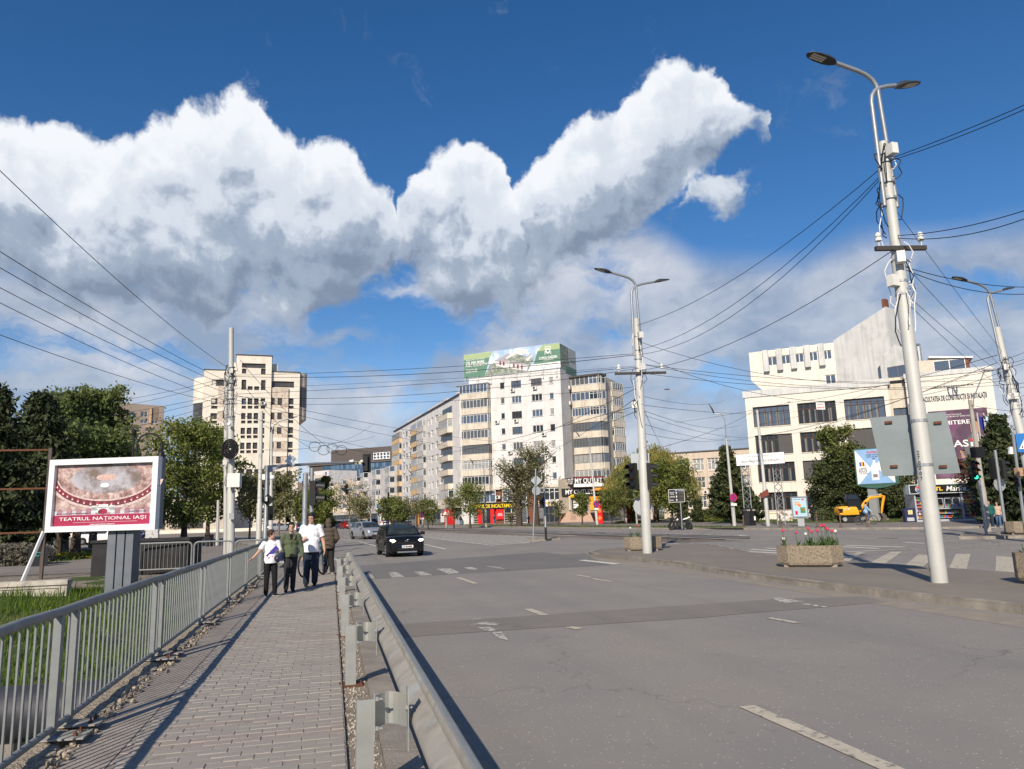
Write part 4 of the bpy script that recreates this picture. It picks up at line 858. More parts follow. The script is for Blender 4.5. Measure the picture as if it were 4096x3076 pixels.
# ---- small far brown block, and the brown tower behind the trees
def plain_block(name,label,f,H_,depth,wm,wins,gms,fm):
    o=bldg(name,label,f.P(f.w/2,0));w_=MB();f.wall(w_,0,f.w,0,H_,wins);b_=f.n*-depth;p,q=f.P(0,0),f.P(f.w,0);Face(p+b_,p).wall(w_,0,depth,0,H_);Face(q,q+b_).wall(w_,0,depth,0,H_);Face(q+b_,p+b_).wall(w_,0,f.w,0,H_);w_.build('wall',wm,o);poly_roof('roof',(p,q,q+b_,p+b_),H_-.03,o)
    for r_ in wins:window(f,*r_,o,fm,random.choice(gms),2 if r_[1]-r_[0]<4 else 4,0,.15,.12)
    return o
f=Face(AD(1192,1930,300),AD(1240,1930,302));plain_block('brown_building','narrow brown building far down the street beside the tower',f,AD(1200,1930,300).z,12,mat('brown_panel',(.26,.20,.16),.8,var=.15,vs=.4),[(1.6+j*2.2,2.6+j*2.2,3+i*3.,4.9+i*3.)for i in range(5)for j in range(1)],GL[:1],GRYF)
BT=Face(AD(470,1625,340),AD(658,1630,345));c0=crop(0,1400,800)
def bt(x0,y0,x1,y1):return rect(BT,c0,x0,y0,x1,y1)
wn2=[bt(1557,678,1630,742),bt(1555,770,1628,812),bt(1672,782,1742,812)]+[bt(1608,862+i*69,1690,905+i*69)for i in range(6)]+[bt(1435,680,1485,742),bt(1435,770,1485,812)]+[bt(1430,855+i*69,1542,900+i*69)for i in range(6)]
bt_o=plain_block('brown_tower','tall brown residential tower rising behind the park trees',BT,BT.st(*c0(1640,606))[1],22,mat('tower_brown',(.36,.29,.24),.8,var=.12,vs=.3),wn2,GL[1:2]+GL[3:4],PVC)
for r_ in[bt(1660,640,1668,812),bt(1608,838,1690,860),bt(1420,830,1545,850),bt(1400,905,1540,918),bt(1400,973,1540,985)]:b=MB();BT.box(b,r_[0],r_[1],r_[2],r_[3],0,.5);b.build('orange_band',ORNG,bt_o)
b=MB();BT.box(b,bt(1660,640,1750,812)[0],bt(1660,640,1752,770)[1],BT.st(*c0(1700,780))[1],BT.st(*c0(1700,640))[1],-.2,.02);b.build('dark_panel',MATS['brown_panel'],bt_o)

# ---- stone-clad tower on the left
HT2=30.7;TF=Face(G(817,1479,HT2),G(1200,1491,HT2));tw=bldg('office_tower','beige stone office tower with stepped top standing left of the street',TF.P(9,0));c2=crop(700,1300,600);c3=crop(700,1750,600)
STN=mat('pale_stone',(.68,.63,.54),.9,var=.08,vs=.6,col2=(.55,.47,.37),f2=(.55,.75),s2=.8,bump=.2,bs=14)
STB=mat('banded_stone',(.56,.49,.41),.9,var=.2,vs=1.2,col2=(.40,.31,.235),f2=(.48,.66),s2=2.2,bump=.3,bs=10);TG=mat('tower_glass',(.06,.06,.062),.12,var=.3,vs=.5,spec=.5)
def tr_(x0,y0,x1,y1):return rect(TF,c2,x0,y0,x1,y1)
tp=TF.st(*c2(1700,1120))[1]-TF.st(*c2(1700,1332))[1]
hs=[]
for k in range(9):
    for x0,x1,sm in((535,625,1),(715,770,0),(1675,1748,1)):
        r_=tr_(x0,1080,x1,1172);r_=(r_[0],r_[1],r_[2]-k*tp,r_[3]-k*tp);hs.append((r_,'p'))
        if sm:q=tr_(x0,1190,x1,1236);hs.append(((q[0],q[1],q[2]-k*tp,q[3]-k*tp),'p'))
for r_ in(tr_(545,800,890,905),tr_(1425,825,1755,925)):hs.append((r_,'l'))
w=MB();TF.wall(w,0,TF.w,0,HT2,[h[0]for h in hs],.4);w.build('wall',STN,tw)
for r_,t_ in hs:
    if r_[2]>2:window(TF,*r_,tw,BRWN,TG,3 if t_=='l' else 1,0,.35,.1)
# banded stone panels slightly proud, with their own windows
def panel(x0,x1,z0,z1,d,m_,holes=(),name='stone_panel'):
    a0,a1=TF.st(*c2(x0,1200))[0],TF.st(*c2(x1,1200))[0];w=MB();TF.wall(w,a0,a1,z0,z1,holes,d+.2,d);TF.box(w,a0,a1,z1-.01,z1,0,d);
    w.quad(TF.P(a0,z0,0),TF.P(a0,z0,d),TF.P(a0,z1,d),TF.P(a0,z1,0));w.quad(TF.P(a1,z0,d),TF.P(a1,z0,0),TF.P(a1,z1,0),TF.P(a1,z1,d));return w.build(name,m_,tw)
zp=TF.st(*c2(1500,930))[1];pr=[];pl_=[]
for k in range(9):
    for x0,x1 in((1410,1470),(1515,1578)):r_=tr_(x0,1085,x1,1182);pr.append((r_[0],r_[1],r_[2]-k*tp,r_[3]-k*tp))
    r_=tr_(715,1070,800,1168);pl_.append((r_[0],r_[1],r_[2]-k*tp,r_[3]-k*tp))
pr=[q for q in pr if q[2]>2];pl_=[q for q in pl_ if q[2]>2]
panel(1335,1668,.1,zp,.35,STB,pr);panel(628,972,.1,TF.st(*c2(800,905))[1],.35,STB,pl_)
for r_ in pr+pl_:window(TF,*r_,tw,BRWN,TG,1,0,.2,.09,.35)
for k in range(9):
    for x0,x1 in((1336,1667),(630,970)):
        a0,a1=TF.st(*c2(x0,1200))[0],TF.st(*c2(x1,1200))[0];z=tr_(1410,1250,1470,1290)[2]-k*tp
        if z>3:b=MB();TF.box(b,a0,a1,z,z+.75,.34,.42);b.build('stone_band',STN,tw)
# projecting centre
zc=TF.st(*c2(1160,462))[1];ca0,ca1=TF.st(*c2(903,700))[0],TF.st(*c2(1424,700))[0]
ch=[tr_(990,570,1335,650),tr_(990,651,1052,727),tr_(1270,651,1335,737),tr_(985,815,1048,965),tr_(1270,820,1332,970),tr_(1075,910,1143,968),tr_(1170,912,1240,970)]
zlow=tr_(985,1010,1048,1040)[2]
for k in range(4):
    for x0,x1 in((985,1045),(1075,1140),(1168,1232),(1264,1328)):
        for y0,y1 in((1088,1182),(1198,1243)):r_=tr_(x0,y0,x1,y1);ch.append((r_[0],r_[1],r_[2]-k*tp,r_[3]-k*tp))
zl=ch[-1][2]-4.6
for x0,x1 in((935,1022),(1050,1140),(1170,1230),(1255,1335)):
    for y0,y1 in((470,548),(582,660),(800,1000)):a0,a1,z0,z1=rect(TF,c3,x0,y0,x1,y1);ch.append((a0,a1,z0,z1))
w=MB();TF.wall(w,ca0,ca1,.1,zc,ch,.45,.7)
w.quad(TF.P(ca0,.1,0),TF.P(ca0,.1,.7),TF.P(ca0,zc,.7),TF.P(ca0,zc,-6));w.quad(TF.P(ca1,.1,.7),TF.P(ca1,.1,-.0),TF.P(ca1,zc,-6),TF.P(ca1,zc,.7));w.quad(TF.P(ca0,zc,.7),TF.P(ca1,zc,.7),TF.P(ca1,zc,-6),TF.P(ca0,zc,-6));w.quad(TF.P(ca1,HT2-.2,-6),TF.P(ca0,HT2-.2,-6),TF.P(ca0,zc,-6),TF.P(ca1,zc,-6));w.build('projecting_bay',STN,tw)
for i,r_ in enumerate(ch):window(TF,*r_,tw,BRWN,GL[1]if i==7 else TG,4 if i==0 else 1,0,.35,.09,.7)
r_=tr_(1268,1140,1325,1185);ac_unit(TF,r_[0],r_[2],tw,.72)
b=MB();TF.box(b,ca0-.15,ca1+.15,zc,zc+.15,-6,.85);b.build('parapet_cap',BRWN,tw)
b=MB();TF.box(b,ca1,ca1+1.1,HT2,zc-1.2,-6,-.8);b.build('stair_head',STN,tw);b=MB();TF.box(b,ca0-1,ca0,HT2,zc-1.2,-6,-.8);b.build('stair_head',STN,tw)
b=MB();TF.box(b,-.1,TF.w+.1,HT2,HT2+.15,-1,.12);b.build('parapet_cap',BRWN,tw)
# sides, roof and the round corners
bo=TF.n*-16;p,q=TF.P(0,0),TF.P(TF.w,0);w=MB();Face(p+bo,p).wall(w,0,16,0,HT2);Face(q,q+bo).wall(w,0,16,0,HT2);Face(q+bo,p+bo).wall(w,0,TF.w,0,HT2);w.build('wall',STN,tw);poly_roof('roof',(p,q,q+bo,p+bo),HT2-.1,tw)
zg=TF.st(*c2(350,1138))[1];zlt=TF.st(*c2(350,765))[1];cc=TF.P(1.0,0,-3.1)
b=MB();b.lathe((cc.x,cc.y,0),[(3.0,zg),(3.0,zlt)],28);b.build('round_corner',STN,tw,1);b=MB();b.lathe((cc.x,cc.y,0),[(2.93,.1),(2.93,zg)],28);b.build('round_glazing',TG,tw,1)
for k in range(7):b=MB();b.lathe((cc.x,cc.y,0),[(2.98,zg-.1-k*2.6),(2.98,zg-k*2.6)],28);b.build('glazing_bar',GRYF,tw)
zr0=TF.st(*c2(1870,1385))[1];cc=TF.P(TF.w-.3,0,-2.4);b=MB();b.lathe((cc.x,cc.y,0),[(.6,zr0-.9),(1.75,zr0),(1.8,HT2+.1)],28);b.build('round_corner',STB,tw,1)
for z0,z1 in((zr0+2.5,zr0+6.5),):b=MB();b.lathe((cc.x,cc.y,0),[(1.83,z0),(1.83,z1)],28);b.build('round_glazing',MATS['tower_glass'],tw,1)
# low podium
PD=Face(G(40,2165,.1),G(1130,2130,.1));PD=Face(TF.P(-42,0,6),TF.P(6,0,6));w=MB();po=[(2+i*6.2,6.2+i*6.2,.9,4.2)for i in range(7)];PD.wall(w,0,PD.w,.1,6.2,po,.3);w.quad(PD.P(0,6.2,0),PD.P(PD.w,6.2,0),PD.P(PD.w,6.2,-8),PD.P(0,6.2,-8));w.quad(PD.P(PD.w,.1,0),PD.P(PD.w,.1,-8),PD.P(PD.w,6.2,-8),PD.P(PD.w,6.2,0));w.build('podium',STB,tw)
for r_ in po:window(PD,*r_,tw,BRWN,TG,3,0,.25,.1)
for i in range(4):b=MB();PD.box(b,20,PD.w+14,.1,.7-i*.15,.2+i*.4,.6+i*.4);b.build('step',STN,tw)

# ---- faculty building
HF=16.2;FF=Face(G(2978,1577,HF),G(3547,1524,HF));fac=bldg('faculty_building','white faculty building with broad dark window bands and angular roof volumes',FF.P(8,0));d4=crop(2950,1600,600);d2=crop(2950,1200,600);d3=crop(3500,1200,596,2200.);d5=crop(3500,1600,596,2200.)
FW_=mat('faculty_plaster',(.70,.66,.585),.9,var=.05,vs=.5,col2=(.60,.555,.48),f2=(.58,.78),s2=.5,streak=.12,bump=.1,bs=16);FWG=mat('faculty_plaster_grey',(.58,.58,.565),.9,var=.08,vs=.5,col2=(.45,.45,.43),f2=(.52,.74),s2=.6,streak=.2)
BLIND=mat('grey_blind',(.085,.08,.08),.7,var=.05,vs=3)
fh=[rect(FF,d4,205,128,790,368),rect(FF,d4,845,65,1452,315),rect(FF,d4,1510,5,2165,255),rect(FF,d4,245,540,832,788),rect(FF,d4,885,490,1490,745),rect(FF,d4,1520,450,2240,690),rect(FF,d4,285,960,878,1205),rect(FF,d4,932,915,1540,1170),rect(FF,d4,1560,860,2300,1110),rect(FF,d4,325,1385,912,1628),rect(FF,d4,985,1360,1600,1600),rect(FF,d4,1650,1320,2330,1560)]
# level the slanted readings: one sill and head height per storey
lv=[]
for r_ in range(4):
    row=fh[r_*3:r_*3+3];z0=sum(q[2]for q in row)/3;z1=sum(q[3]for q in row)/3;lv.append((z0,z1))
bay=FF.w/3;fh=[(i*(FF.w-.4)/3+.85,(i+1)*(FF.w-.4)/3-.1,lv[r_][0],lv[r_][1]+.1)for r_ in range(4)for i in range(3)]
w=MB();FF.wall(w,0,FF.w,0,HF,fh,.35);w.build('wall',FW_,fac)
for i,r_ in enumerate(fh):
    w_=window(FF,*r_,fac,BRWN,GL[1]if i in(2,0)else GL[0],6,.72,.3,.1)
    if i in(3,5,7):b=MB();a=r_[0]+(r_[1]-r_[0])*(.62 if i==3 else.02);FF.box(b,a,r_[1]-.06,r_[2]+.06,r_[3]-.06,-.25,-.21);b.build('blind',BLIND,w_)
    q=MB()
    for k in range(5):a=r_[0]+(r_[1]-r_[0])*(.08+.17*k+random.uniform(0,.05));FF.box(q,a,a+random.uniform(.12,.4),r_[2]+.1,r_[3]-(r_[3]-r_[2])*.32,-.296,-.292)
    if i not in(5,7,8,10):q.build('curtain',mat('pale_curtain',(.17,.17,.165),.5,var=.3,vs=3),w_)
    b=MB();FF.box(b,r_[0]-.05,r_[1]+.05,r_[2]-.09,r_[2],-.3,.07);b.build('sill',FW_,w_)
b=MB();FF.box(b,-.25,FF.w+.3,HF-.5,HF+.35,-.6,.12);b.build('parapet',FWG,fac)
bo=FF.n*-17;p,q=FF.P(0,0),FF.P(FF.w,0);w=MB();Face(p+bo,p).wall(w,0,17,0,HF);Face(q+bo+FF.t*10,p+bo).wall(w,0,FF.w+10,0,HF);w.build('wall',FW_,fac);poly_roof('roof',(p,q+FF.t*10,q+bo+FF.t*10,p+bo),HF-.03,fac)
# recessed joint and end wall
EW=Face(FF.P(FF.w+1.9,0,.6),Vector((72.6,67.4,0)));JF=Face(FF.P(FF.w,0,-.5),FF.P(FF.w+2.0,0,-.5));jh=[(.35,1.9,12.0,12.9),(.35,1.9,8.6,10.6),(.35,1.9,5.,7.)];w=MB();JF.wall(w,0,JF.w,0,HF+.4,jh,.25);w.build('wall',BALC,fac)
for r_ in jh:window(JF,*r_,fac,BRWN,GL[1],2,0,.2,.07)
HE=EW.st(*d3(1200,1090))[1]
w=MB();EW.wall(w,0,EW.w,0,HE);e_=EW.P(EW.w,0);Face(e_,e_+EW.n*-14).wall(w,0,14,0,HE);Face(EW.P(0,0,-3),EW.P(0,0)).wall(w,0,3,0,HE);w.build('end_wall',FW_,fac);b=MB();EW.box(b,-.1,EW.w+.1,HE,HE+.55,-.5,.1);b.build('parapet',FWG,fac);poly_roof('roof',(EW.P(0,0),e_,e_+EW.n*-14,EW.P(0,0,-14)),HE-.02,fac)
for a in(1.9,4.0,6.2):b=MB();EW.box(b,a,a+.03,5,HE,0,.006);b.build('wall_joint',FWG,fac)
NVY=mat('navy_letter',(.045,.06,.10),.6,var=.1)
def etext(x0,x1,y0,y1,txt,hh,**k):
    a0,z0=EW.st(*d3(x0,y0));a1,z1=EW.st(*d3(x1,y1));EW.text(txt,(a0+a1)/2,(z0+z1)/2,abs(a1-a0),hh,NVY,fac,.04,ext=.03,**k)
etext(690,1650,1485,1405,'FACULTATEA DE CONSTRUCȚII ȘI INSTALAȚII',.85,bold=.02);etext(820,1450,1300,1245,'UNIVERSITATEA TEHNICĂ GHEORGHE ASACHI DIN IAȘI',.2)
la,lz=EW.st(*d3(1145,1350))
for pts in([(-.5,.55),(-.1,.55),(-.1,.43),(-.38,.43),(-.38,.1),(-.5,.1)],[(-.5,.05),(-.38,.05),(-.3,-.4),(-.1,-.4),(-.1,-.52),(-.42,-.52)],[(-.03,.55),(.06,.55),(.06,-.52),(-.03,-.52)],[(.12,.5),(.24,.5),(.24,.12),(.4,.12),(.4,.5),(.52,.5),(.52,0),(.12,0)],[(.12,-.06),(.52,-.06),(.44,-.2),(.44,-.4),(.58,-.4),(.58,-.52),(.12,-.52),(.12,-.4),(.26,-.4),(.26,-.2)]):b=MB();b.poly([EW.P(la+x,lz+z,.05)for x,z in pts]);b.build('emblem',NVY,fac)
# poster
pa0,pz1=EW.st(*d5(780,175));pa1,_=EW.st(*d5(1650,135));_,pz0=EW.st(*d5(1250,1150));pa1=min(pa1,EW.w-.7)
pst=thing('wall_poster','huge purple printed poster with a man in a suit on the faculty end wall','poster',EW.P((pa0+pa1)/2,pz0,.05));PUR=mat('poster_purple',(.10,.055,.09),.7,var=.2,vs=.8,col2=(.20,.10,.17),f2=(.52,.7),s2=.4);MAG=mat('poster_magenta',(.16,.06,.13),.7,var=.2)
b=MB();EW.box(b,pa0,pa1,pz0,pz1,.02,.06);ps=b.build('sheet',PUR,pst);pw=pa1-pa0;ph_=pz1-pz0
def pp(pts,m_,d=.064):b=MB();b.poly([EW.P(pa0+x*pw,pz0+z*ph_,d)for x,z in pts]);b.build('print',m_,ps)
pp([(.0,.62),(.0,.45),(.5,.75),(.6,.82),(.35,.8)],MAG);SUIT=mat('print_suit',(.12,.11,.12),.7,var=.3,vs=1.5);SKN=mat('print_skin',(.42,.24,.16),.7,var=.2,vs=2);SHR=mat('print_shirt',(.55,.52,.52),.7)
pp([(.52,.16),(.98,.16),(.98,.5),(.88,.6),(.76,.66),(.66,.62),(.56,.52)],SUIT,.067);pp([(.70,.5),(.76,.4),(.80,.5),(.80,.64),(.70,.64)],SHR,.069);pp([(.69,.66),(.73,.62),(.79,.62),(.83,.68),(.83,.78),(.79,.83),(.72,.82),(.69,.76)],SKN,.071);pp([(.68,.76),(.69,.82),(.74,.86),(.81,.85),(.84,.79),(.82,.78),(.8,.81),(.72,.8)],mat('print_hair',(.06,.04,.035),.8),.073);pp([(.46,.40),(.60,.36),(.60,.30),(.48,.28)],SKN,.069);pp([(.50,.37),(.85,.44),(.9,.36),(.55,.28)],SUIT,.07)
def ptxt(t,x,z,w_,h,m_=WHT,**k):EW.text(t,pa0+x*pw,pz0+z*ph_,w_*pw,h*ph_,m_,ps,.075,**k)
ptxt('UNIVERSITATEA TEHNICĂ',.33,.935,.48,.022);ptxt('"GHEORGHE ASACHI" DIN IAȘI',.40,.90,.62,.024);ptxt('ADMITERE',.38,.815,.62,.06,bold=.01);ptxt('TUIAS',.32,.50,.60,.10,bold=.01);pp([(.655,.45),(.695,.45),(.695,.51),(.655,.51)],WHT,.075);pp([(.655,.525),(.695,.525),(.695,.56),(.655,.56)],REDP,.075);ptxt('www.',.5,.06,.1,.02)
# roof volumes
zt2=22.7;R1=Face(G(2995,1411,zt2),G(3335,1370,zt2));za=R1.st(*d2(205,1190))[1];a_in=R1.st(*d2(490,1320))[0];zb_=HF
rh=[rect(R1,d2,x,y,x+148,y+118)for x,y in((437,850),(637,822),(837,795),(1040,768),(1248,742))];zz0=sum(q[2]for q in rh)/5;zz1=sum(q[3]for q in rh)/5;rh=[(q[0],q[1],zz0,zz1)for q in rh];lo=rect(R1,d2,1290,1108,1460,1235)
w=MB();R1.wall(w,0,R1.w,za,zt2,rh,.2);R1.wall(w,a_in,R1.w,zb_,za,[(lo[0],lo[1],max(lo[2],zb_+.2),lo[3])],.2);w.poly([R1.P(0,za),R1.P(a_in,zb_),R1.P(a_in,za)]);w.quad(R1.P(0,za,-9),R1.P(0,za),R1.P(0,zt2),R1.P(0,zt2,-9));w.quad(R1.P(0,za),R1.P(0,za,-9),R1.P(a_in,zb_,-9),R1.P(a_in,zb_));w.quad(R1.P(0,zt2),R1.P(R1.w,zt2),R1.P(R1.w,zt2,-9),R1.P(0,zt2,-9));w.quad(R1.P(R1.w,zb_),R1.P(R1.w,zb_,-9),R1.P(R1.w,zt2,-9),R1.P(R1.w,zt2));w.build('roof_volume',FW_,fac)
for r_ in rh:window(R1,*r_,fac,PVC,GL[1],2,0,.15,.09)
window(R1,lo[0],lo[1],max(lo[2],zb_+.2),lo[3],fac,PVC,GL[1],2,0,.15,.09)
for x,y in((375,795),(572,765),(775,738),(978,710),(1188,683)):
    a0,z1=R1.st(*d2(x,y));a1=a0+1.0;z0=zz0-.8;b=MB();b.hexa([R1.P(a0,z0,.55),R1.P(a1-.3,z0,.55),R1.P(a1-.3,z0,0),R1.P(a0,z0,0),R1.P(a0,zz1+.9,.55),R1.P(a1-.3,zz1+.9,.55),R1.P(a1-.3,zz1+.9,0),R1.P(a0,zz1+.9,0)]);b.build('rib',FWG,fac)
R2=Face(R1.P(R1.w,0,.1),Vector((67.0,75.5,0)));a1=R2.st(*d2(2185,95))[0];zl0=R2.st(*d2(1432,590))[1];zl1=R2.st(*d2(2185,95))[1]
w=MB();fr=[R2.P(0,HF),R2.P(a1,HF),R2.P(a1,zl1),R2.P(0,zl0)];bk_=[p-R2.n*3.2 for p in fr];w.poly(fr);w.poly(bk_[::-1])
for i in range(4):j=(i+1)%4;w.quad(fr[j],fr[i],bk_[i],bk_[j])
w.build('slanted_wall',FWG,fac);b=MB();R2.box(b,a1-.55,a1-.1,zl1,zl1+1.1,-1.2,-.3);b.build('chimney',BRICKC,fac)
w=MB();z0_=R2.st(*d3(80,985))[1];pa=a1-.9;w.poly([R2.P(pa,HF+.3,1.4),R2.P(pa+3.4,HF+.3,1.4),R2.P(pa+3.4,HF+3.6,1.4),R2.P(pa+2.0,HF+4.4,1.4),R2.P(pa,HF+3.2,1.4)]);w.quad(R2.P(pa,HF+.3,0),R2.P(pa,HF+.3,1.4),R2.P(pa,HF+3.2,1.4),R2.P(pa,HF+3.2,0));w.quad(R2.P(pa,HF+3.2,1.4),R2.P(pa+2,HF+4.4,1.4),R2.P(pa+2,HF+4.4,-3),R2.P(pa,HF+3.2,-3));w.quad(R2.P(pa+2,HF+4.4,1.4),R2.P(pa+3.4,HF+3.6,1.4),R2.P(pa+3.4,HF+3.6,-3),R2.P(pa+2,HF+4.4,-3));w.build('roof_volume',FWG,fac);window(R2,pa+.8,pa+3.2,HF+.45,HF+1.8,fac,GRYF,GL[1],2,0,-.02,.08,1.4)
b=MB();EW.box(b,.6,5.4,HE-.2,HE+2.3,-6,-2.2);b.build('roof_room',BALC,fac);window(EW,3.3,6.6,HE+.6,HE+2.1,fac,PVC,GL[1],2,0,-.03,.09,-2.2);b=MB();b.hexa([EW.P(2.9,HE+2.5,-1.9),EW.P(7.4,HE+2.0,-1.9),EW.P(7.4,HE+2.0,-7),EW.P(2.9,HE+2.5,-7),EW.P(2.9,HE+2.7,-1.9),EW.P(7.4,HE+2.2,-1.9),EW.P(7.4,HE+2.2,-7),EW.P(2.9,HE+2.7,-7)]);b.build('roof_slab',WHT,fac);b=MB();EW.box(b,6.6,7.0,HE,HE+2.0,-7,-2.1);b.build('roof_room',BRICKC,fac)
b=MB();b.lathe(EW.P(2.0,HE+2.2,-3),[(.3,0),(.3,2.0),(.12,2.05),(.12,2.2),(.36,2.2),(.1,2.45)],10);b.build('flue',METG,fac)

# ---- beige three-storey school wing
HA=11.9;AN=Face(G(2650,1817,HA),G(3010,1794,HA));ann=bldg('school_wing','beige three-storey wing with white windows left of the faculty building',AN.P(7,0));e1=crop(2650,1750,600)
ANM=mat('annex_plaster',(.56,.47,.38),.9,var=.08,vs=.5,col2=(.46,.385,.31),f2=(.55,.75),s2=.5,streak=.15)
x0a=AN.st(*e1(445,400))[0];x1a=AN.st(*e1(660,390))[0];pc=x1a-x0a;zA=[AN.st(*e1(530,312))[1],AN.st(*e1(560,585))[1],AN.st(*e1(600,862))[1]];zAb=[AN.st(*e1(530,488))[1],AN.st(*e1(560,745))[1],AN.st(*e1(600,1035))[1]];zg_=zAb[2]
ah=[];ws=AN.st(*e1(612,400))[0]-x0a
for c in range(-3,5):
    for r_ in range(3):
        a=x0a+c*pc
        if 0<a and a+ws<AN.w:ah.append((a,a+ws,zAb[r_],zA[r_]))
w=MB();AN.wall(w,0,AN.w,0,HA,ah,.3);bo=AN.n*-13;p,q=AN.P(0,0),AN.P(AN.w,0);Face(p+bo,p).wall(w,0,13,0,HA);Face(q+bo,p+bo).wall(w,0,AN.w,0,HA);w.build('wall',ANM,ann);poly_roof('roof',(p,q,q+bo,p+bo),HA-.03,ann)
for r_ in ah:window(AN,*r_,ann,PVC,rg((5,2,4,2)),3,.62,.25,.1);b=MB();AN.box(b,r_[0]+.3,r_[1]-.3,r_[2]-.25,r_[2],-.2,.08);b.build('sill',ANM,ann)
for c in range(-3,6):b=MB();a=x0a+c*pc-(pc-ws)/2;AN.box(b,a-.22,a+.22,0,HA-1.6,0,.18);b.build('pilaster',ANM,ann)
b=MB();AN.box(b,-.2,AN.w,HA,HA+.2,-.4,.2);b.build('parapet_cap',ROOFM,ann);ac_unit(AN,AN.st(*e1(615,800))[0],AN.st(*e1(615,830))[1],ann)
# ---- low white wall / annex behind the kiosk
WA=Face(G(3590,2055,.5),G(4000,2040,.5));WA=Face(Vector((70.0,66.5,0)),Vector((92,48,0)));w=MB();wa=bldg('white_annex','low white annex wall behind the kiosk',WA.P(8,0));WA.box(w,-4,26,.1,3.6,-4,0);w.build('wall',WHT,wa);b=MB();WA.box(b,-4,26,.1,.9,0,.04);b.build('plinth',FWG,wa)

# ================================================================== railings and guard rail
GALV=mat('railing_steel',(.23,.245,.245),.6,.2,var=.15,vs=7,col2=(.22,.225,.22),f2=(.5,.65),s2=9);GALVP=mat('guardrail_steel',(.36,.375,.365),.5,.4,var=.18,vs=4,col2=(.38,.36,.31),f2=(.5,.7),s2=5);RUST=mat('rust',(.13,.055,.03),.9,var=.4,vs=20);DUSTY=mat('dusty_steel',(.305,.285,.25),.8,.1,var=.25,vs=5,col2=(.33,.34,.34),f2=(.52,.7),s2=3)
FX=-1.98;ZT,ZB=1.08,.25
rail=thing('pedestrian_railing','long grey steel railing of upright bars along the left edge of the walkway','railing',(FX,13,.14))
posts=[]
for y in(.20,3.3,6.45,9.62,12.78,15.95,19.1):posts+=[y-.02,y+.34]
b=MB();b.tube([(FX+random.uniform(-.006,.006),y,ZT+random.uniform(-.008,.008))for y in np.linspace(-1.5,22.4,34)]+[(FX,22.75,ZT+.03),(FX-.03,23.0,ZT+.02)],.035,12);b.build('handrail',GALV,rail,1)
for y in(4.9,7.9,11.2,14.4,17.5):b=MB();b.tube([(FX,y-.01,ZT),(FX,y+.01,ZT)],.037,12);b.build('rail_joint',GALV,rail)
b=MB();b.tube([(FX,-1.5,ZB),(FX,22.4,ZB)],.026,10);b.build('bottom_rail',GALV,rail,1)
pmesh=MB();pmesh.box((0,0,.46),(.055,.062,.90));pmesh=pmesh.mesh('post',GALV);plm=MB();plm.box((.03,0,0),(.34,.22,.012));plm=plm.mesh('base_plate',DUSTY);blm=MB();blm.lathe((0,0,0),[(.016,0),(.016,.018),(.008,.018),(.008,.035)],6);blm=blm.mesh('bolt',RUST)
for y in posts+[22.2,22.9]:
    o=put('post',pmesh,rail,loc=(FX,y,.17),rot=(0,0,0));pl=put('base_plate',plm,rail,loc=(FX+.05,y,.195),rot=(random.uniform(-.04,.04),random.uniform(-.04,.02),random.uniform(-.06,.06)))
    for dx,dy in((.13,-.06),(.13,.06)):put('bolt',blm,rail,loc=(FX+.05+dx,y+dy,.2))
bar=MB();bar.tube([(0,0,0),(0,0,ZT-ZB)],.0105,6);bar=bar.mesh('bar',GALV,1)
y=3.5
while y<22.3:
    if min(abs(y-p)for p in posts)>.075:put('bar',bar,rail,loc=(FX,y,ZB))
    y+=.1375
# second railing, turning left at the bridge end: hooped panels
r2=thing('pedestrian_railing','hooped steel railing panels turning left beyond the end of the walkway','railing',(-4.4,27.6,.05))
for k,(x0,x1)in enumerate(((-6.4,-4.65),(-4.55,-3.3),(-3.2,-2.2))):
    yy=27.9-k*.15;rr=.14;pts=[(x0,yy,.05),(x0,yy,.95-0)]+[(x0+rr-rr*math.cos(a),yy,.95+rr*math.sin(a))for a in np.linspace(.2,1.57,5)]+[(x1-rr+rr*math.sin(a),yy,.95+rr*math.cos(a))for a in np.linspace(0,1.4,5)]+[(x1,yy,.05)]
    b=MB();b.tube(pts,.03,8);b.tube([(x0,yy,.22),(x1,yy,.22)],.025,8);h=b.build('hoop',GALV,r2,1)
    for x in np.arange(x0+.12,x1-.05,.125):b=MB();b.tube([(x,yy,.22),(x,yy,1.08)],.009,5);b.build('bar',GALV,r2)
b=MB();b.tube([(FX-.03,23.0,ZT+.02),(FX-.05,24.5,1.12),(-2.1,26.5,1.14),(-2.3,27.4,1.1)],.032,8);b.tube([(-2.3,27.4,1.1),(-2.3,27.4,.05)],.03,8);b.tube([(FX-.04,23.2,ZB),(-2.1,26.5,.25),(-2.3,27.3,.25)],.022,8)
b.build('corner_rail',GALV,r2,1)
for i in range(30):q=i/30;b=MB();x=FX-.04-.26*q**1.5;y=23.2+4.1*q;b.tube([(x,y,.25),(x,y,1.1)],.0105,5);b.build('bar',GALV,r2)
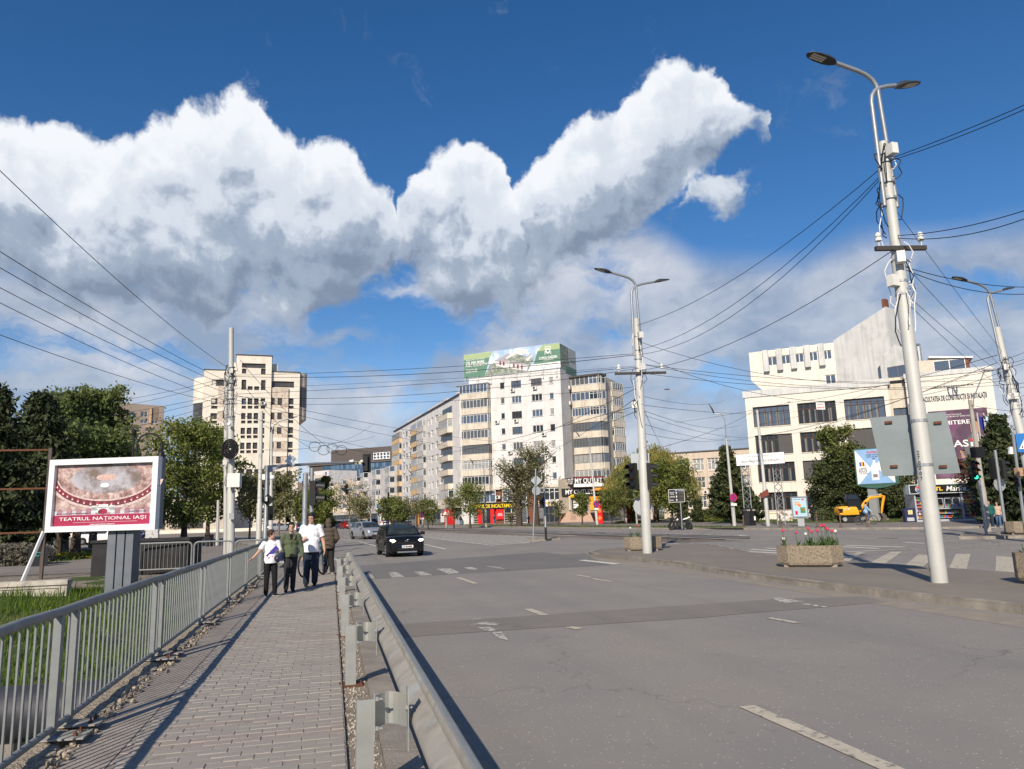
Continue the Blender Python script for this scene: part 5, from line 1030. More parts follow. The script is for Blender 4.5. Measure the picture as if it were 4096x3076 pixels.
# guard rail
gr=thing('guard_rail','galvanised W-beam guard rail between the walkway and the road','guard rail',(.4,13,.1))
prof=[(0,.075),(.025,.095),(.06,.085),(.095,.04),(.115,.008),(.14,0),(.165,.0),(.19,.012),(.215,.05),(.235,.085),(.25,.095),(.28,.09),(.30,.10),(.31,.13)]
RX,RZ=.47,.385
ys=list(np.arange(-4,22.6,.8));b=MB()
def ring(y,z,x=RX):return[(x+d,y,z+h)for h,d in prof]+[(x+d+.005,y,z+h)for h,d in prof[::-1]]
b.loft([ring(y,RZ+.004*math.sin(y),RX+.003*math.sin(y*1.3))for y in ys]+[ring(22.8,RZ+.01),ring(23.2,RZ+.03,RX-.02),ring(23.5,RZ+.02,RX-.08)]);b.build('rail',DUSTY,gr,1)
b=MB();b.tube([(RX+.115,y,RZ+.314)for y in(-4,22.8)],.02,6,True,.25);b.build('rail_edge',GALV,gr)
b=MB();b.loft([[(x,y,z)for x,z in((RX-.02,RZ+.0),(RX+.13,RZ-.01),(RX+.13,RZ+.34),(RX-.02,RZ+.33))]for y in(23.3,23.75)]);b.build('end_cap',GALVP,gr)
pb=MB();pb.box((.0,-.028,.27),(.10,.006,.58));pb.box((-.047,.0,.27),(.006,.06,.58));pb.box((.047,0,.27),(.006,.06,.58));pm2=pb.mesh('post',GALVP);pp2=MB();pp2.box((0,.02,0),(.24,.22,.012));pp2=pp2.mesh('base_plate',RUST)
br=MB();rr_=[]
for a in np.linspace(0,1,9):x=.05+.19*a;rr_.append((x,-.03+.12*math.sin(a*math.pi)))
for(x0,y0),(x1,y1)in zip(rr_[:-1],rr_[1:]):br.hexa([(x0,y0,.35),(x1,y1,.35),(x1,y1+.005,.35),(x0,y0+.005,.35),(x0,y0,.53),(x1,y1,.53),(x1,y1+.005,.53),(x0,y0+.005,.53)])
br.box((.245,-.02,.40),(.006,.10,.34));br.box((.055,-.0,.42),(.006,.07,.26));brm=br.mesh('spacer',GALVP)
for y in(1.45,4.62,7.75,10.9,14.1,17.4,20.7):
    p=put('post',pm2,gr,loc=(.20,y,.115),rot=(random.uniform(-.012,.012),random.uniform(-.012,.012),random.uniform(-.05,.05)));put('base_plate',pp2,gr,loc=(.20,y,.117));put('spacer',brm,gr,loc=(.20,y,.155))
    for dx,dz in((.06,.40),(.06,.56),(.23,.50)):q=MB();q.lathe((0,0,0),[(.014,0),(.014,.016),(.007,.016),(.007,.04)],6,Matrix.Rotation(R(90),3,'Y'));put('bolt',q.mesh('bolt',GALVP),gr,loc=(.2+dx,y-.045,.115+dz))
    put('bolt',blm,gr,loc=(.10,y-.03,.12));put('bolt',blm,gr,loc=(.30,y-.03,.12))

# ================================================================== pipe, low wall, billboard on the left
PD_=thing('heating_pipe','fat dark metal-clad heating pipe passing behind the railing bars','pipe',(-5,11.4,-1));pa=AD(-700,2700,13.0);pcx=[(-14,11.6,-.62),(-8,11.4,-.62),(-2.0,11.2,-.62)]
b=MB();b.tube(pcx,.34,24);b.build('cladding',mat('pipe_cladding',(.05,.05,.06),.6,.2,var=.25,vs=3,bump=.15,bs=12),PD_,1)
for x in(-11,-7.6,-4.4):q=MB();yy=11.3;q.tube([(x-.03,yy+(-x-2)*.035,-.62),(x+.03,yy+(-x-2)*.035,-.62)],.345,24);q.build('joint_band',GALV,PD_)
for x in(-9,-4):q=MB();q.box((x,11.4,-1.6),(.3,.5,1.4));q.build('pipe_support',CONCD,PD_)
LW=Face((-22,22.9),(-6.7,22.5));lw_=thing('low_wall','low grey concrete parapet wall with graffiti above the grassy bank','wall',LW.P(10,0));WPL=mat('old_wall_plaster',(.52,.48,.42),.9,var=.15,vs=2,col2=(.34,.30,.26),f2=(.5,.68),s2=2.5,streak=.2)
for i in range(5):
    a0,a1=i*3.05,i*3.05+3.0;b=MB();LW.box(b,a0,a1,-.7,.22,-.3,0);o=b.build('wall_section',WPL,lw_);b=MB();LW.box(b,a0-.02,a1+.02,.22,.34,-.34,.05);b.build('coping',WPL,lw_);b=MB();LW.box(b,a0+.15,a1-.15,.14,.18,.0,.03);LW.box(b,a0+.15,a0+.19,-.5,.14,0,.03);LW.box(b,a1-.19,a1-.15,-.5,.14,0,.03);b.build('moulding',WPL,lw_)
GRF=mat('graffiti_pale',(.30,.34,.46),.8,var=.4,vs=6,col2=(.52,.48,.42),f2=(.48,.56),s2=4)
for a in(4.,7.4,10.6):b=MB();b.poly([LW.P(a+x,z,.012)for x,z in((0,-.3),(.5,-.35),(1.1,-.25),(1.4,.05),(.8,.12),(.2,.05))]);b.build('graffiti',GRF,lw_)
bd=thing('billboard','white-framed theatre billboard on a grey ribbed post beyond the railing','billboard',G(470,2385,-.3));k0=crop(0,1500,650,1270.)
D_=21.5;bl,brr=AY(*k0(388,950),D_+.9),AY(*k0(1238,950),D_);BF=Face(bl,brr);
def bs_(x,y):return BF.st(*k0(x,y))
zb0=(bs_(385,1238)[1]+bs_(1180,1200)[1])/2;zb1=(bs_(425,660)[1]+bs_(1235,642)[1])/2;bw=BF.w;fw_=.15
ALU=mat('white_aluminium',(.74,.75,.76),.4,.1,var=.05,vs=3)
for n_,r_ in(('frame',(0,bw,zb0,zb0+fw_)),('frame',(0,bw,zb1-fw_,zb1)),('frame',(0,fw_,zb0+fw_,zb1-fw_)),('frame',(bw-fw_,bw,zb0+fw_,zb1-fw_))):b=MB();BF.box(b,*r_,-.1,.1);b.build(n_,ALU,bd)
b=MB();BF.box(b,.02,bw-.02,zb0+.02,zb1-.02,-.32,-.1);b.build('cabinet',mat('billboard_case',(.20,.21,.23),.6),bd)
px0,px1,pz0,pz1=fw_,bw-fw_,zb0+fw_,zb1-fw_;PW_,PH=px1-px0,pz1-pz0
def th_art():
    """theatre interior seen upwards: dome with clouds, ring of boxes - generic print, procedural"""
    M=bpy.data.materials.new('theatre_print');M.use_nodes=True;t=M.node_tree;b=t.nodes['Principled BSDF'];b.inputs['Roughness'].default_value=.45
    tc=t.nodes.new('ShaderNodeTexCoord');n=t.nodes.new('ShaderNodeTexNoise');t.links.new(tc.outputs['Object'],n.inputs['Vector']);n.inputs['Scale'].default_value=5;n.inputs['Detail'].default_value=8;n.inputs['Roughness'].default_value=.75
    r=t.nodes.new('ShaderNodeValToRGB');t.links.new(n.outputs[0],r.inputs[0]);e=r.color_ramp.elements;e[0].position=.36;e[0].color=(.12,.055,.05,1);e[1].position=.64;e[1].color=(.62,.51,.48,1);q=e.new(.5);q.color=(.36,.23,.21,1)
    t.links.new(r.outputs[0],b.inputs['Base Color']);return M
b=MB();BF.box(b,px0,px1,pz0,pz1,-.1,-.02);shp=b.build('poster',th_art(),bd);BUR=mat('print_burgundy',(.33,.025,.075),.5,var=.08,vs=2);
def ell(cx,cz,rx,rz,d,m_,a0=0,a1=6.2832,n=32,rx2=None,rz2=None):
    b=MB();P=lambda a,rx,rz:BF.P(px0+PW_*(cx+rx*math.cos(a)),pz0+PH*(cz+rz*math.sin(a)),d)
    if rx2 is None:b.poly([P(a0+(a1-a0)*i/n,rx,rz)for i in range(n)])
    else:
        for i in range(n):p,q=a0+(a1-a0)*i/n,a0+(a1-a0)*(i+1)/n;b.quad(P(p,rx2,rz2),P(p,rx,rz),P(q,rx,rz),P(q,rx2,rz2))
    b.build('print',m_,shp)
SKYP=mat('print_dome_sky',(.40,.38,.42),.5,var=.35,vs=1.6,col2=(.17,.13,.11),f2=(.44,.6),s2=2.2,det=6)
ell(.51,.76,.36,.24,-.017,SKYP);ell(.51,.78,.10,.055,-.014,mat('print_rosette',(.55,.38,.34),.5,var=.3,vs=18));ell(.50,.65,.045,.035,-.013,mat('print_chandelier',(.85,.86,.90),.5,var=.2,vs=20))
ell(.51,.80,.56,.50,-.012,mat('print_boxes_dark',(.14,.035,.045),.5,var=.5,vs=14),3.3,6.13,40,.505,.40);ell(.51,.80,.59,.54,-.011,mat('print_gilding',(.60,.47,.45),.5,var=.35,vs=16),3.3,6.13,40,.56,.50);ell(.51,.80,.505,.41,-.0105,MATS['print_gilding'],3.3,6.13,40,.49,.385)
for i in range(21):
    a=3.36+i*(6.06-3.36)/20;ell(.51+.53*math.cos(a),.80+.455*math.sin(a),.015,.030,-.0095,mat('print_lamp_red',(.40,.06,.08),.5));ell(.51+.53*math.cos(a),.80+.47*math.sin(a),.007,.010,-.009,MATS['print_chandelier'])
for i in range(10):b=MB();x=px0+PW_*(.03+i*.098);b.poly([BF.P(x,pz0+PH*.18,-.011),BF.P(x+PW_*.055,pz0+PH*.18,-.011),BF.P(x+PW_*.055,pz0+PH*.26,-.011),BF.P(x+PW_*.0275,pz0+PH*.285,-.011),BF.P(x,pz0+PH*.26,-.011)]);b.build('print',mat('print_arch',(.36,.20,.24),.5,var=.3,vs=6),shp)
b=MB();BF.box(b,px0,px1,pz0,pz0+PH*.175,-.03,-.009);b.build('print',BUR,shp);b=MB();BF.box(b,px0,px1,pz0+PH*.175,pz0+PH*.24,-.03,-.012);b.build('print',mat('print_haze',(.52,.50,.56),.5,var=.1),shp)
b=MB()
for x,z,w_,h in((.5,.25,.24,.09),(.5,.31,.1,.06),(.41,.28,.06,.08),(.59,.28,.06,.08)):BF.box(b,px0+PW_*(x-w_/2),px0+PW_*(x+w_/2),pz0+PH*(z-h/2),pz0+PH*(z+h/2),-.012,-.008)
b.build('print',mat('print_facade',(.62,.63,.64),.5,var=.2,vs=20),shp);ell(.5,.225,.045,.045,-.006,BUR);ell(.47,.22,.02,.03,-.005,MATS['print_boxes_dark'])
BF.text('TEATRUL NAŢIONAL IAŞI',px0+PW_*.5,pz0+PH*.108,PW_*.88,PH*.072,WHT,shp,-.004);BF.text('www.teatrulnationaliasi.ro',px0+PW_*.5,pz0+PH*.02,PW_*.25,PH*.022,WHT,shp,-.004)
BF.text('PRIMUL TEATRU NAŢIONAL DIN ROMÂNIA',px0+PW_*.19,pz0+PH*.2,PW_*.33,PH*.018,NVY,shp,-.004);BF.text('FONDAT ÎN ANUL 1840',px0+PW_*.85,pz0+PH*.215,PW_*.17,PH*.018,NVY,shp,-.004);b=MB();BF.box(b,px0+PW_*.2,px0+PW_*.85,pz0+PH*.052,pz0+PH*.055,-.012,-.005);b.build('print',WHT,shp)
pc_=BF.st(*k0(925,1230))[0];PSTM=mat('slate_post',(.155,.17,.195),.5,.2,var=.1,vs=3);b=MB();BF.box(b,pc_-.36,pc_+.36,-.8,zb0+.02,-.45,-.12);ps_=b.build('post',PSTM,bd)
for x in(-.3,-.06,.18):b=MB();BF.box(b,pc_+x,pc_+x+.2,-.8,zb0,-.12,-.06);b.build('rib',PSTM,ps_)
# dark container-like hut behind the post, white utility column
hb=thing('dark_hut','low blackened metal hut behind the billboard post','hut',(-7.0,29.0,0));b=MB();p=G(600,2300,.05)
hx=Face((-7.9,28.4),(-4.8,28.0));b=MB();hx.box(b,0,hx.w,-.4,1.15,-1.6,0);b.build('body',mat('blackened_steel',(.022,.022,.024),.7,var=.4,vs=3),hb);b=MB();hx.box(b,-.06,hx.w+.06,1.15,1.24,-1.7,.06);b.build('roof',MATS['blackened_steel'],hb);b=MB();hx.box(b,.6,.75,-.4,.6,0,.2);b.build('bracing',WPL,hb)
uc=thing('utility_column','white utility column covered in torn stickers beside the hooped railing','utility box',G(605,2225,.05));q=uc.location;b=MB();b.box((q.x,q.y,.95),(.62,.35,1.8));b.build('cabinet',mat('stickered_white',(.55,.55,.53),.8,var=.25,vs=6,col2=(.25,.25,.26),f2=(.55,.62),s2=6),uc);b=MB();b.box((q.x,q.y,1.88),(.68,.4,.06));b.build('cap',CONC,uc)
# rusty frame of an old billboard
of=thing('empty_sign_frame','empty rusty frame of an old billboard left of the theatre billboard','frame',G(170,2310,.1));q=of.location;OFr=Face((q.x-6,q.y+.3),(q.x,q.y));L_=OFr.w;b=MB();OFr.box(b,L_-.1,L_,-.1,4.4,-.05,.05);b.build('post',mat('frame_brown',(.10,.08,.07),.8,var=.3),of)
for z in(4.3,3.0,1.55):b=MB();OFr.box(b,0,L_-.1,z,z+.06,-.03,.03);b.build('crossbar',RUST,of)
for a in(L_-1.7,L_-3.4):b=MB();OFr.box(b,a,a+.05,1.5,4.3,-.02,.02);b.build('upright',MATS['frame_brown'],of)
b=MB();b.tube([OFr.P(L_-.5,-.1,.35),OFr.P(L_-.05,1.6,.06)],.06,4);b.build('brace',ALU,of)
sb_=thing('notice_board','small black board with a turquoise swirl beside the grey shrub','sign',G(150,2265,.05));q=sb_.location;b=MB();b.box((q.x,q.y,.45),(.75,.08,.85),.1);b.build('board',SHOPD,sb_);b=MB();b.tube([(q.x+.16*math.cos(a)*(1-a/9),q.y-.05,.55+.12*math.sin(a)*(1-a/9))for a in np.linspace(0,6,14)],.015,4);b.build('swirl',mat('turquoise_paint',(.05,.45,.42),.6),sb_)

# ================================================================== poles, lamps, signals
POLE=mat('pole_paint',(.46,.46,.43),.6,.1,var=.08,vs=1.5,col2=(.30,.20,.12),f2=(.66,.72),s2=4);CPOLE=mat('concrete_pole',(.33,.305,.27),.9,var=.15,vs=2,bump=.2,bs=20);LAMPG=mat('lamp_grey',(.30,.32,.34),.5,.5,var=.1,vs=4);LED=mat('led_panel',(.50,.46,.36),.4,var=.1,vs=12);CAB=mat('cable_black',(.010,.010,.012),.6,var=0);BRKT=mat('bracket_dark',(.06,.055,.05),.7,.3,var=.2)
def lamp_head(p,d,parent,s=1.):
    """flat LED luminaire: p neck end, d horizontal unit direction"""
    d=Vector((d[0],d[1],d[2]if len(d)>2 else.12)).normalized();sd_=d.cross(Vector((0,0,1))).normalized();u_=sd_.cross(d)
    Mx=Matrix((d,sd_,u_)).transposed();rings=[];b=MB()
    for x,w_,h in((0,.06,.05),(.12,.14,.09),(.3,.17,.11),(.55,.17,.07),(.75,.13,.04),(.84,.05,.02)):rings.append([V3(p)+Mx@(Vector((x,y,z))*s)for y,z in((-w_,-.03),(w_,-.03),(w_,h*.4-.03),(w_*.5,h-.03),(-w_*.5,h-.03),(-w_,h*.4-.03))])
    b.loft(rings);o=b.build('luminaire',mat('luminaire_dark',(.05,.055,.065),.5,.3),parent,1)
    for k in(-.075,0,.075):q=MB();q.add([V3(p)+Mx@(Vector(c)*s)for c in((.33,k-.03,-.036),(.72,k-.03,-.036),(.72,k+.03,-.036),(.33,k+.03,-.036))],[(0,1,2,3)]);q.build('led_strip',LED,o)
    return o
def lean_pts(base,top,n):return[base.lerp(top,i/(n-1))for i in range(n)]
def tram_pole(label,base,topP,r0,r1,arms,name='street_lamp',steps=((.0,1.),(.38,1.),(.385,.84),(.72,.84),(.725,.7),(1,.68)),mt=POLE):
    t=thing(name,label,'street lamp' if name=='street_lamp' else 'pole',base);P=[];RR=[]
    for f,k in steps:P.append(base.lerp(topP,f));RR.append(r0*k)
    b=MB();b.tube(P,RR,16);b.build('pole',mt,t,1)
    ax=(topP-base).normalized()
    for side,(L,H_,dr)in arms.items():
        off_=Vector((dr[0],dr[1],0))*-.17;s0=topP-ax*1.5+off_;s1=topP+ax*(H_*.82)+off_*(.35 if side=='a' else 1.0)
        d3=Vector((dr[0],dr[1],.22)).normalized();e=s1+d3*L;mid=s1+ax*.35
        pts=[s0,s1]+[s1.lerp(mid,k).lerp(mid.lerp(mid+d3*.5,k),k)for k in(.25,.5,.75,1)]+[mid+d3*L]
        b=MB();b.tube(pts,.048,10);a_=b.build('arm',LAMPG,t,1);lamp_head(pts[-1],tuple(d3),t,.85)
    for z in(.2,1.1):b=MB();q=topP-ax*z;b.tube([q-ax*.03,q+ax*.03],r1+.2,8);
    return t
bigB,midB=G(3759,2330,.125),G(2590,2213,.125);
def pole_top(base,u,v): # height from the base distance, with the lean the photograph shows
    d=math.hypot(base.x,base.y);return AD(u,v,d)
bigT=pole_top(bigB,3530,570);midT=pole_top(midB,2545,1275)
dA=Vector(RT);
def dirv(u):d=ray(u,1500);return d
lf=Vector((-.97,.0,0));rt_=Vector((.95,.05,0))
S1=tram_pole('tall white tram pole with double lamp and blank sign back on the island',bigB,bigT,.155,.11,{'a':(1.05,1.5,lf),'b':(.75,1.15,rt_)})
S2=tram_pole('white tram pole with double street lamp standing behind the tulip planter',midB,midT,.18,.12,{'a':(1.05,1.55,lf),'b':(1.05,1.2,rt_)})
rB=G(4180,2160,.12);rT=pole_top(rB,3987,1310);S3=tram_pole('white tram pole with double street lamp at the right edge carrying a pedestrian crossing sign',rB,rT,.19,.12,{'a':(1.1,1.7,lf),'b':(.9,1.35,rt_)})
def clutter(t,base,top,fs,r,n=10,boxes=2,seed=0):
    """straps, junction boxes and dangling cable loops on a pole"""
    rd=random.Random(seed);ax=(top-base).normalized()
    for f in fs:
        q=base.lerp(top,f);b=MB();b.tube([q-ax*.025,q+ax*.025],r+.012,14);b.build('strap',METG,t)
    for i in range(boxes):
        f=rd.choice(fs);q=base.lerp(top,f);a=rd.uniform(2.6,5.4);b=MB();b.box(q+Vector((math.cos(a),math.sin(a),0))*(r+.1),(.2,.16,.24),a);b.build('junction_box',ACW,t)
    for i in range(n):
        f=rd.choice(fs)+rd.uniform(-.01,.02);q=base.lerp(top,f);a=rd.uniform(2.2,6.2);a2=a+rd.uniform(-.9,.9);k=r+.03;drop=rd.uniform(.2,1.1)
        pts=[q+Vector((math.cos(a+(a2-a)*s),math.sin(a+(a2-a)*s),0))*(k+.1*math.sin(s*3.14)*rd.uniform(.3,1.8))+Vector((0,0,-drop*s+.1*math.sin(s*6)))for s in np.linspace(0,1,7)]
        b=MB();b.tube(pts,.012,5);b.build('loose_cable',CAB if rd.random()<.65 else MATS['white_window_frame'],t)
clutter(S1,bigB,bigT,(.63,.66,.71,.74,.86,.9,.95,.97),.13,22,3,1);clutter(S2,midB,midT,(.62,.72,.78,.82,.86,.92),.14,14,3,2);clutter(S3,rB,rT,(.60,.66,.72,.76,.8,.84),.15,34,3,3)
def crossarm(t,p,d,L):
    b=MB();d=Vector(d).normalized();b.box(p,(L,.09,.09),math.atan2(d.y,d.x));o=b.build('cross_arm',BRKT,t)
    for s in(-.42,.42):q=MB();e=p+d*L*s;q.lathe((e.x,e.y,e.z+.05),[(.012,0),(.012,.12),(.07,.12),(.07,.17),(.035,.2),(.06,.22),(.06,.27),(.02,.31)],8);q.build('insulator',ACW,o)
crossarm(S1,bigB.lerp(bigT,.735)+Vector((0,-.12,0)),(1,-.2,0),1.1);crossarm(S2,midB.lerp(midT,.755)+Vector((0,-.16,0)),(1,-.2,0),2.0)
# big blank sign back on S1
cs=crop(3500,1600,596,2200.);dS=math.hypot(bigB.x,bigB.y)+.22;sgn=[AD(*cs(*p),dS)for p in((0,210),(1110,218),(1200,1100),(105,1112))];zc_=[sum(q.z for q in sgn[:2])/2,sum(q.z for q in sgn[2:])/2]
SF=Face(sgn[3],sgn[2]);sa=[SF.st(*cs(*p))for p in((20,660),(1165,660))];b=MB();pz=[SF.P(sa[0][0]-.07,zc_[0]),SF.P(sa[1][0]-.07,zc_[0]),SF.P(sa[1][0]+.05,zc_[1]),SF.P(sa[0][0]+.05,zc_[1])];b.hexa([pz[3],pz[2],pz[2]-SF.n*.02,pz[3]-SF.n*.02,pz[0],pz[1],pz[1]-SF.n*.02,pz[0]-SF.n*.02]);
st_=thing('traffic_sign','large blank back of a road sign strapped to the tall island pole','sign',SF.P(.8,zc_[1]));b.build('sign_plate',mat('sign_back_grey',(.20,.235,.245),.55,.3,var=.12,vs=2,col2=(.24,.23,.20),f2=(.55,.75),s2=1.5),st_)
for x,y in((200,330),(925,335),(280,980),(1005,980)):a,z=SF.st(*cs(x,y));b=MB();SF.box(b,a-.07,a+.07,z-.025,z+.025,0,.05);b.build('clip',RUST,st_)
for y in(325,970):z=SF.st(*cs(620,y))[1];f=(z-bigB.z)/(bigT.z-bigB.z);q=bigB.lerp(bigT,f);b=MB();b.tube([q-Vector((0,0,.03)),q+Vector((0,0,.03))],.165,14);b.build('strap',METG,st_)
NUM=mat('pole_number',(.05,.05,.05),.7)
for i,ch_ in enumerate('270007'):z=2.7-i*.105;f=(z-bigB.z)/(bigT.z-bigB.z);q=bigB.lerp(bigT,f);d=Vector((-q.x-.55,-q.y,0)).normalized();d=Matrix.Rotation(-.55,3,'Z')@d;o=put('pole_number',text_w(ch_,.05,.075,NUM),S1);tv=Vector((-d.y,d.x,0));p=q+d*.158;o.matrix_basis=Matrix(((tv.x,0,d.x,p.x),(tv.y,0,d.y,p.y),(0,1,0,p.z),(0,0,0,1)))
# signal heads
SIGB=mat('signal_black',(.012,.013,.014),.5,var=.1);
def signal(parent,p,d,n=3,lit=None,s=1.,green=False):
    """traffic signal head facing d; hood over every lens"""
    d=Vector((d[0],d[1],0)).normalized();rz=math.atan2(d.y,d.x);Mx=Matrix.Rotation(rz,3,'Z');b=MB();H_=.33*n*s;b.box(V3(p),(.16*s,.32*s,H_),rz);o=b.build('signal_head',SIGB,parent)
    for i in range(n):
        z=H_/2-(.165+i*.33)*s;c=V3(p)+Mx@Vector((.085*s,0,z));q=MB();cc_=((.16,.012,.01),(.22,.09,.01),(.01,.07,.035))[i if n==3 else(0 if i==0 else 2)];on=lit==i;colr={0:(.9,.05,.02),1:(1.,.42,.03),2:(.05,.9,.5)}[i if n==3 else(0 if i==0 else 2)]
        q.lathe(c,[(.11*s,0),(.11*s,.01),(.07*s,.03)],12,Mx@Matrix.Rotation(R(90),3,'Y'));q.build('lens',mat('lens_on_%d'%i,colr,.4,var=0,emit=2.2)if on else mat('lens_%d_%d'%(i,n),cc_,.25,var=0),o)
        h=MB();pts=[];
        for a in np.linspace(-.25,math.pi+.25,10):pts.append((math.cos(a)*.135*s,math.sin(a)*.135*s))
        for(y0,z0),(y1,z1)in zip(pts[:-1],pts[1:]):h.quad(c+Mx@Vector((0,y0,z0)),c+Mx@Vector((.24*s,y0,z0-.03)),c+Mx@Vector((.24*s,y1,z1-.03)),c+Mx@Vector((0,y1,z1)))
        h.build('hood',SIGB,o)
    return o
def wiresag(a,b_,sag,n=10):return[a.lerp(b_,i/n)-Vector((0,0,sag*4*(i/n)*(1-i/n)))for i in range(n+1)]
toc=Vector((-.3,-.95,0))
# signals and small signs on S2
q=midB.lerp(midT,.24);sg2=thing('traffic_signal','pair of black traffic signals hung on the planter pole with sign backs','traffic light',(q.x,q.y,0))
for u,v,dr in((2533,1905,(-.9,-.42)),(2595,1905,(.95,-.3))):p=AD(u,v,math.hypot(midB.x,midB.y)-.05);signal(sg2,p,dr,3,None,1.0)
f_=Face(AD(2522,1850,29.2),AD(2600,1850,29.2));a0,z1=f_.st(2522,1815);a1,z0=f_.st(2600,1878);b=MB();f_.box(b,a0,a1,z0,z1,-.02,0);b.build('sign_back',mat('sign_back_light',(.36,.39,.41),.5,.3,var=.06),sg2)
c_=AD(2569,2025,29.3);b=MB();b.lathe(c_,[(.34,0),(.34,.015)],20,Matrix.Rotation(math.atan2(c_.x,c_.y)*-1,3,'Z')@Matrix.Rotation(R(90),3,'X'));b.build('round_sign_back',MATS['sign_back_light'],sg2)
# pole group on the left with tangled cables
lB=G(926,2178,.1);lB=Vector((lB.x,lB.y,.05));dL=math.hypot(lB.x,lB.y);lB=AD(926,2150,40.);lB.z=.05;lT=AD(925,1312,40.);L1=tram_pole('thick grey pole wrapped in tangled cables beside the tower',lB,lT,.16,.12,{},'utility_pole',((0,1.2),(.28,1.2),(.285,1.05),(.6,1.0),(.61,.9),(1,.75)))
L1b=AD(905,2150,40.6);b=MB();b.tube([Vector((L1b.x,L1b.y,.05)),AD(905,1560,40.6)],.11,10);b.build('second_shaft',POLE,L1,1)
clutter(L1,lB,lT,(.66,.68,.72,.75,.78,.80,.82,.6,.5,.4,.34),.19,60,2,5)
c_=AD(922,1797,39.6)
for k in range(9):b=MB();a=.12+k*.07;b.tube([c_+Vector((a*.58*math.cos(t)+random.uniform(-.02,.02),-.03*k,a*.72*math.sin(t)))for t in np.linspace(0,6.28,18)],.03,5);b.build('cable_coil',CAB,L1)
p=AD(938,1921,39.5);b=MB();b.box(p,(.62,.3,.68),-.25);b.build('cabinet',ACW,L1);b=MB();p=AD(917,1697,39.6);b.ball(p,.1,12,8);b.build('camera_dome',WHT,L1);b=MB();b.box(AD(927,2065,39.6),(.22,.2,.3),0);b.build('meter_box',METG,L1)
def simple_pole(label,uB,vB,uT,vT,D,r0,r1,mt=POLE,name='utility_pole'):
    B=AD(uB,vB,D);B.z=.08;T=AD(uT,vT,D);t=thing(name,label,'pole' if name!='street_lamp' else 'street lamp',B);b=MB();b.tube([B,B.lerp(T,.33),B.lerp(T,.335),T],[r0,r0,(r0+r1)/2,r1],12);b.build('shaft',mt,t,1);return t,B,T
L2,l2B,l2T=simple_pole('slim grey pole between the tangled pole and the signal mast',1035,2170,1046,1645,46,.16,.09)
L3,l3B,l3T=simple_pole('grey street lamp pole with camera right of the signal mast, arm over the road',1083,2160,1086,1730,52,.14,.08,POLE,'street_lamp');b=MB();e1_=l3T;b.tube([e1_,e1_+Vector((.1,0,.45)),e1_+Vector((.45,0,.75)),e1_+Vector((1.1,0,.95))],.045,8);b.build('arm',LAMPG,L3,1);lamp_head(e1_+Vector((1.1,0,.95)),(1,0,.25),L3,.7);b=MB();b.ball(AD(1090,1910,51.6),.16,10,8);b.build('camera_dome',WHT,L3);b=MB();b.box(AD(1056,1908,51.6),(.22,.15,.35));b.build('box',WHT,L3)
L4,l4B,l4T=simple_pole('short white pole behind the park corner litter bin',870,2160,873,2000,60,.13,.1)
SM,smB,smT=simple_pole('grey traffic signal mast with a long arm reaching over the road',1060,2165,1070,1862,44,.13,.11,LAMPG,'signal_mast');ar=AD(1455,1848,47.5);s0=AD(1060,1869,44);b=MB();b.tube([s0,s0.lerp(ar,.5)+Vector((0,0,.06)),ar],[.1,.075,.05],10);b.build('arm',LAMPG,SM,1);b=MB();b.poly([s0+Vector((0,-.02,0)),s0+Vector((1.1,-.02,.02)),s0+Vector((0,-.02,-.4))]);b.build('gusset',LAMPG,SM)
signal(SM,AD(1461,1853,47.3),(.2,1),3,None,.95);b=MB();b.box(AD(1467,1853,47.45),(.5,.03,1.15));b.build('backboard',SIGB,SM)
for u,v in((1402,1846),(1410,1844),(1447,1845)):b=MB();p=AD(u,v,47);b.ball(p,.09,8,6);b.tube([p,p+Vector((0,.3,-.02))],.05,6);b.build('camera',WHT,SM)
for u in(1421,1440):b=MB();b.box(AD(u,1851,47.2),(.16,.12,.2));b.build('sensor_box',mat('sensor_yellow',(.5,.46,.3),.6),SM)
for u,v,s in((1160,1838,.5),(1172,1846,.5)):b=MB();b.box(AD(u,v,44.5),(s*.7,.06,s),M=Matrix.Rotation(.6,3,'Y'));b.build('antenna_panel',mat('antenna_pale',(.55,.62,.66),.5),SM)
signal(SM,AD(1082,2052,43.6),(-.3,1),3,None,.8);b=MB();b.box(AD(1072,2000,43.5),(.5,.03,.5),M=Matrix.Rotation(R(45),3,'Y'));b.build('sign_back',SIGB,SM);b=MB();b.box(AD(1063,1996,43.4),(.17,.15,.24));b.build('box',ACW,SM)
PP,ppB,ppT=simple_pole('thick grey steel post behind the walking group',1217,2120,1222,1895,40,.14,.13,LAMPG)
SG,sgB,sgT=simple_pole('grey signal post with a hooded traffic light above the walking man',1245,2125,1248,1872,33,.085,.085,LAMPG,'signal_post');o=signal(SG,AD(1256,1972,32.9),(.96,-.25),2,None,1.55);b=MB();b.box(AD(1246,1972,33.0),(.14,.35,.95));b.build('second_head',SIGB,SG)
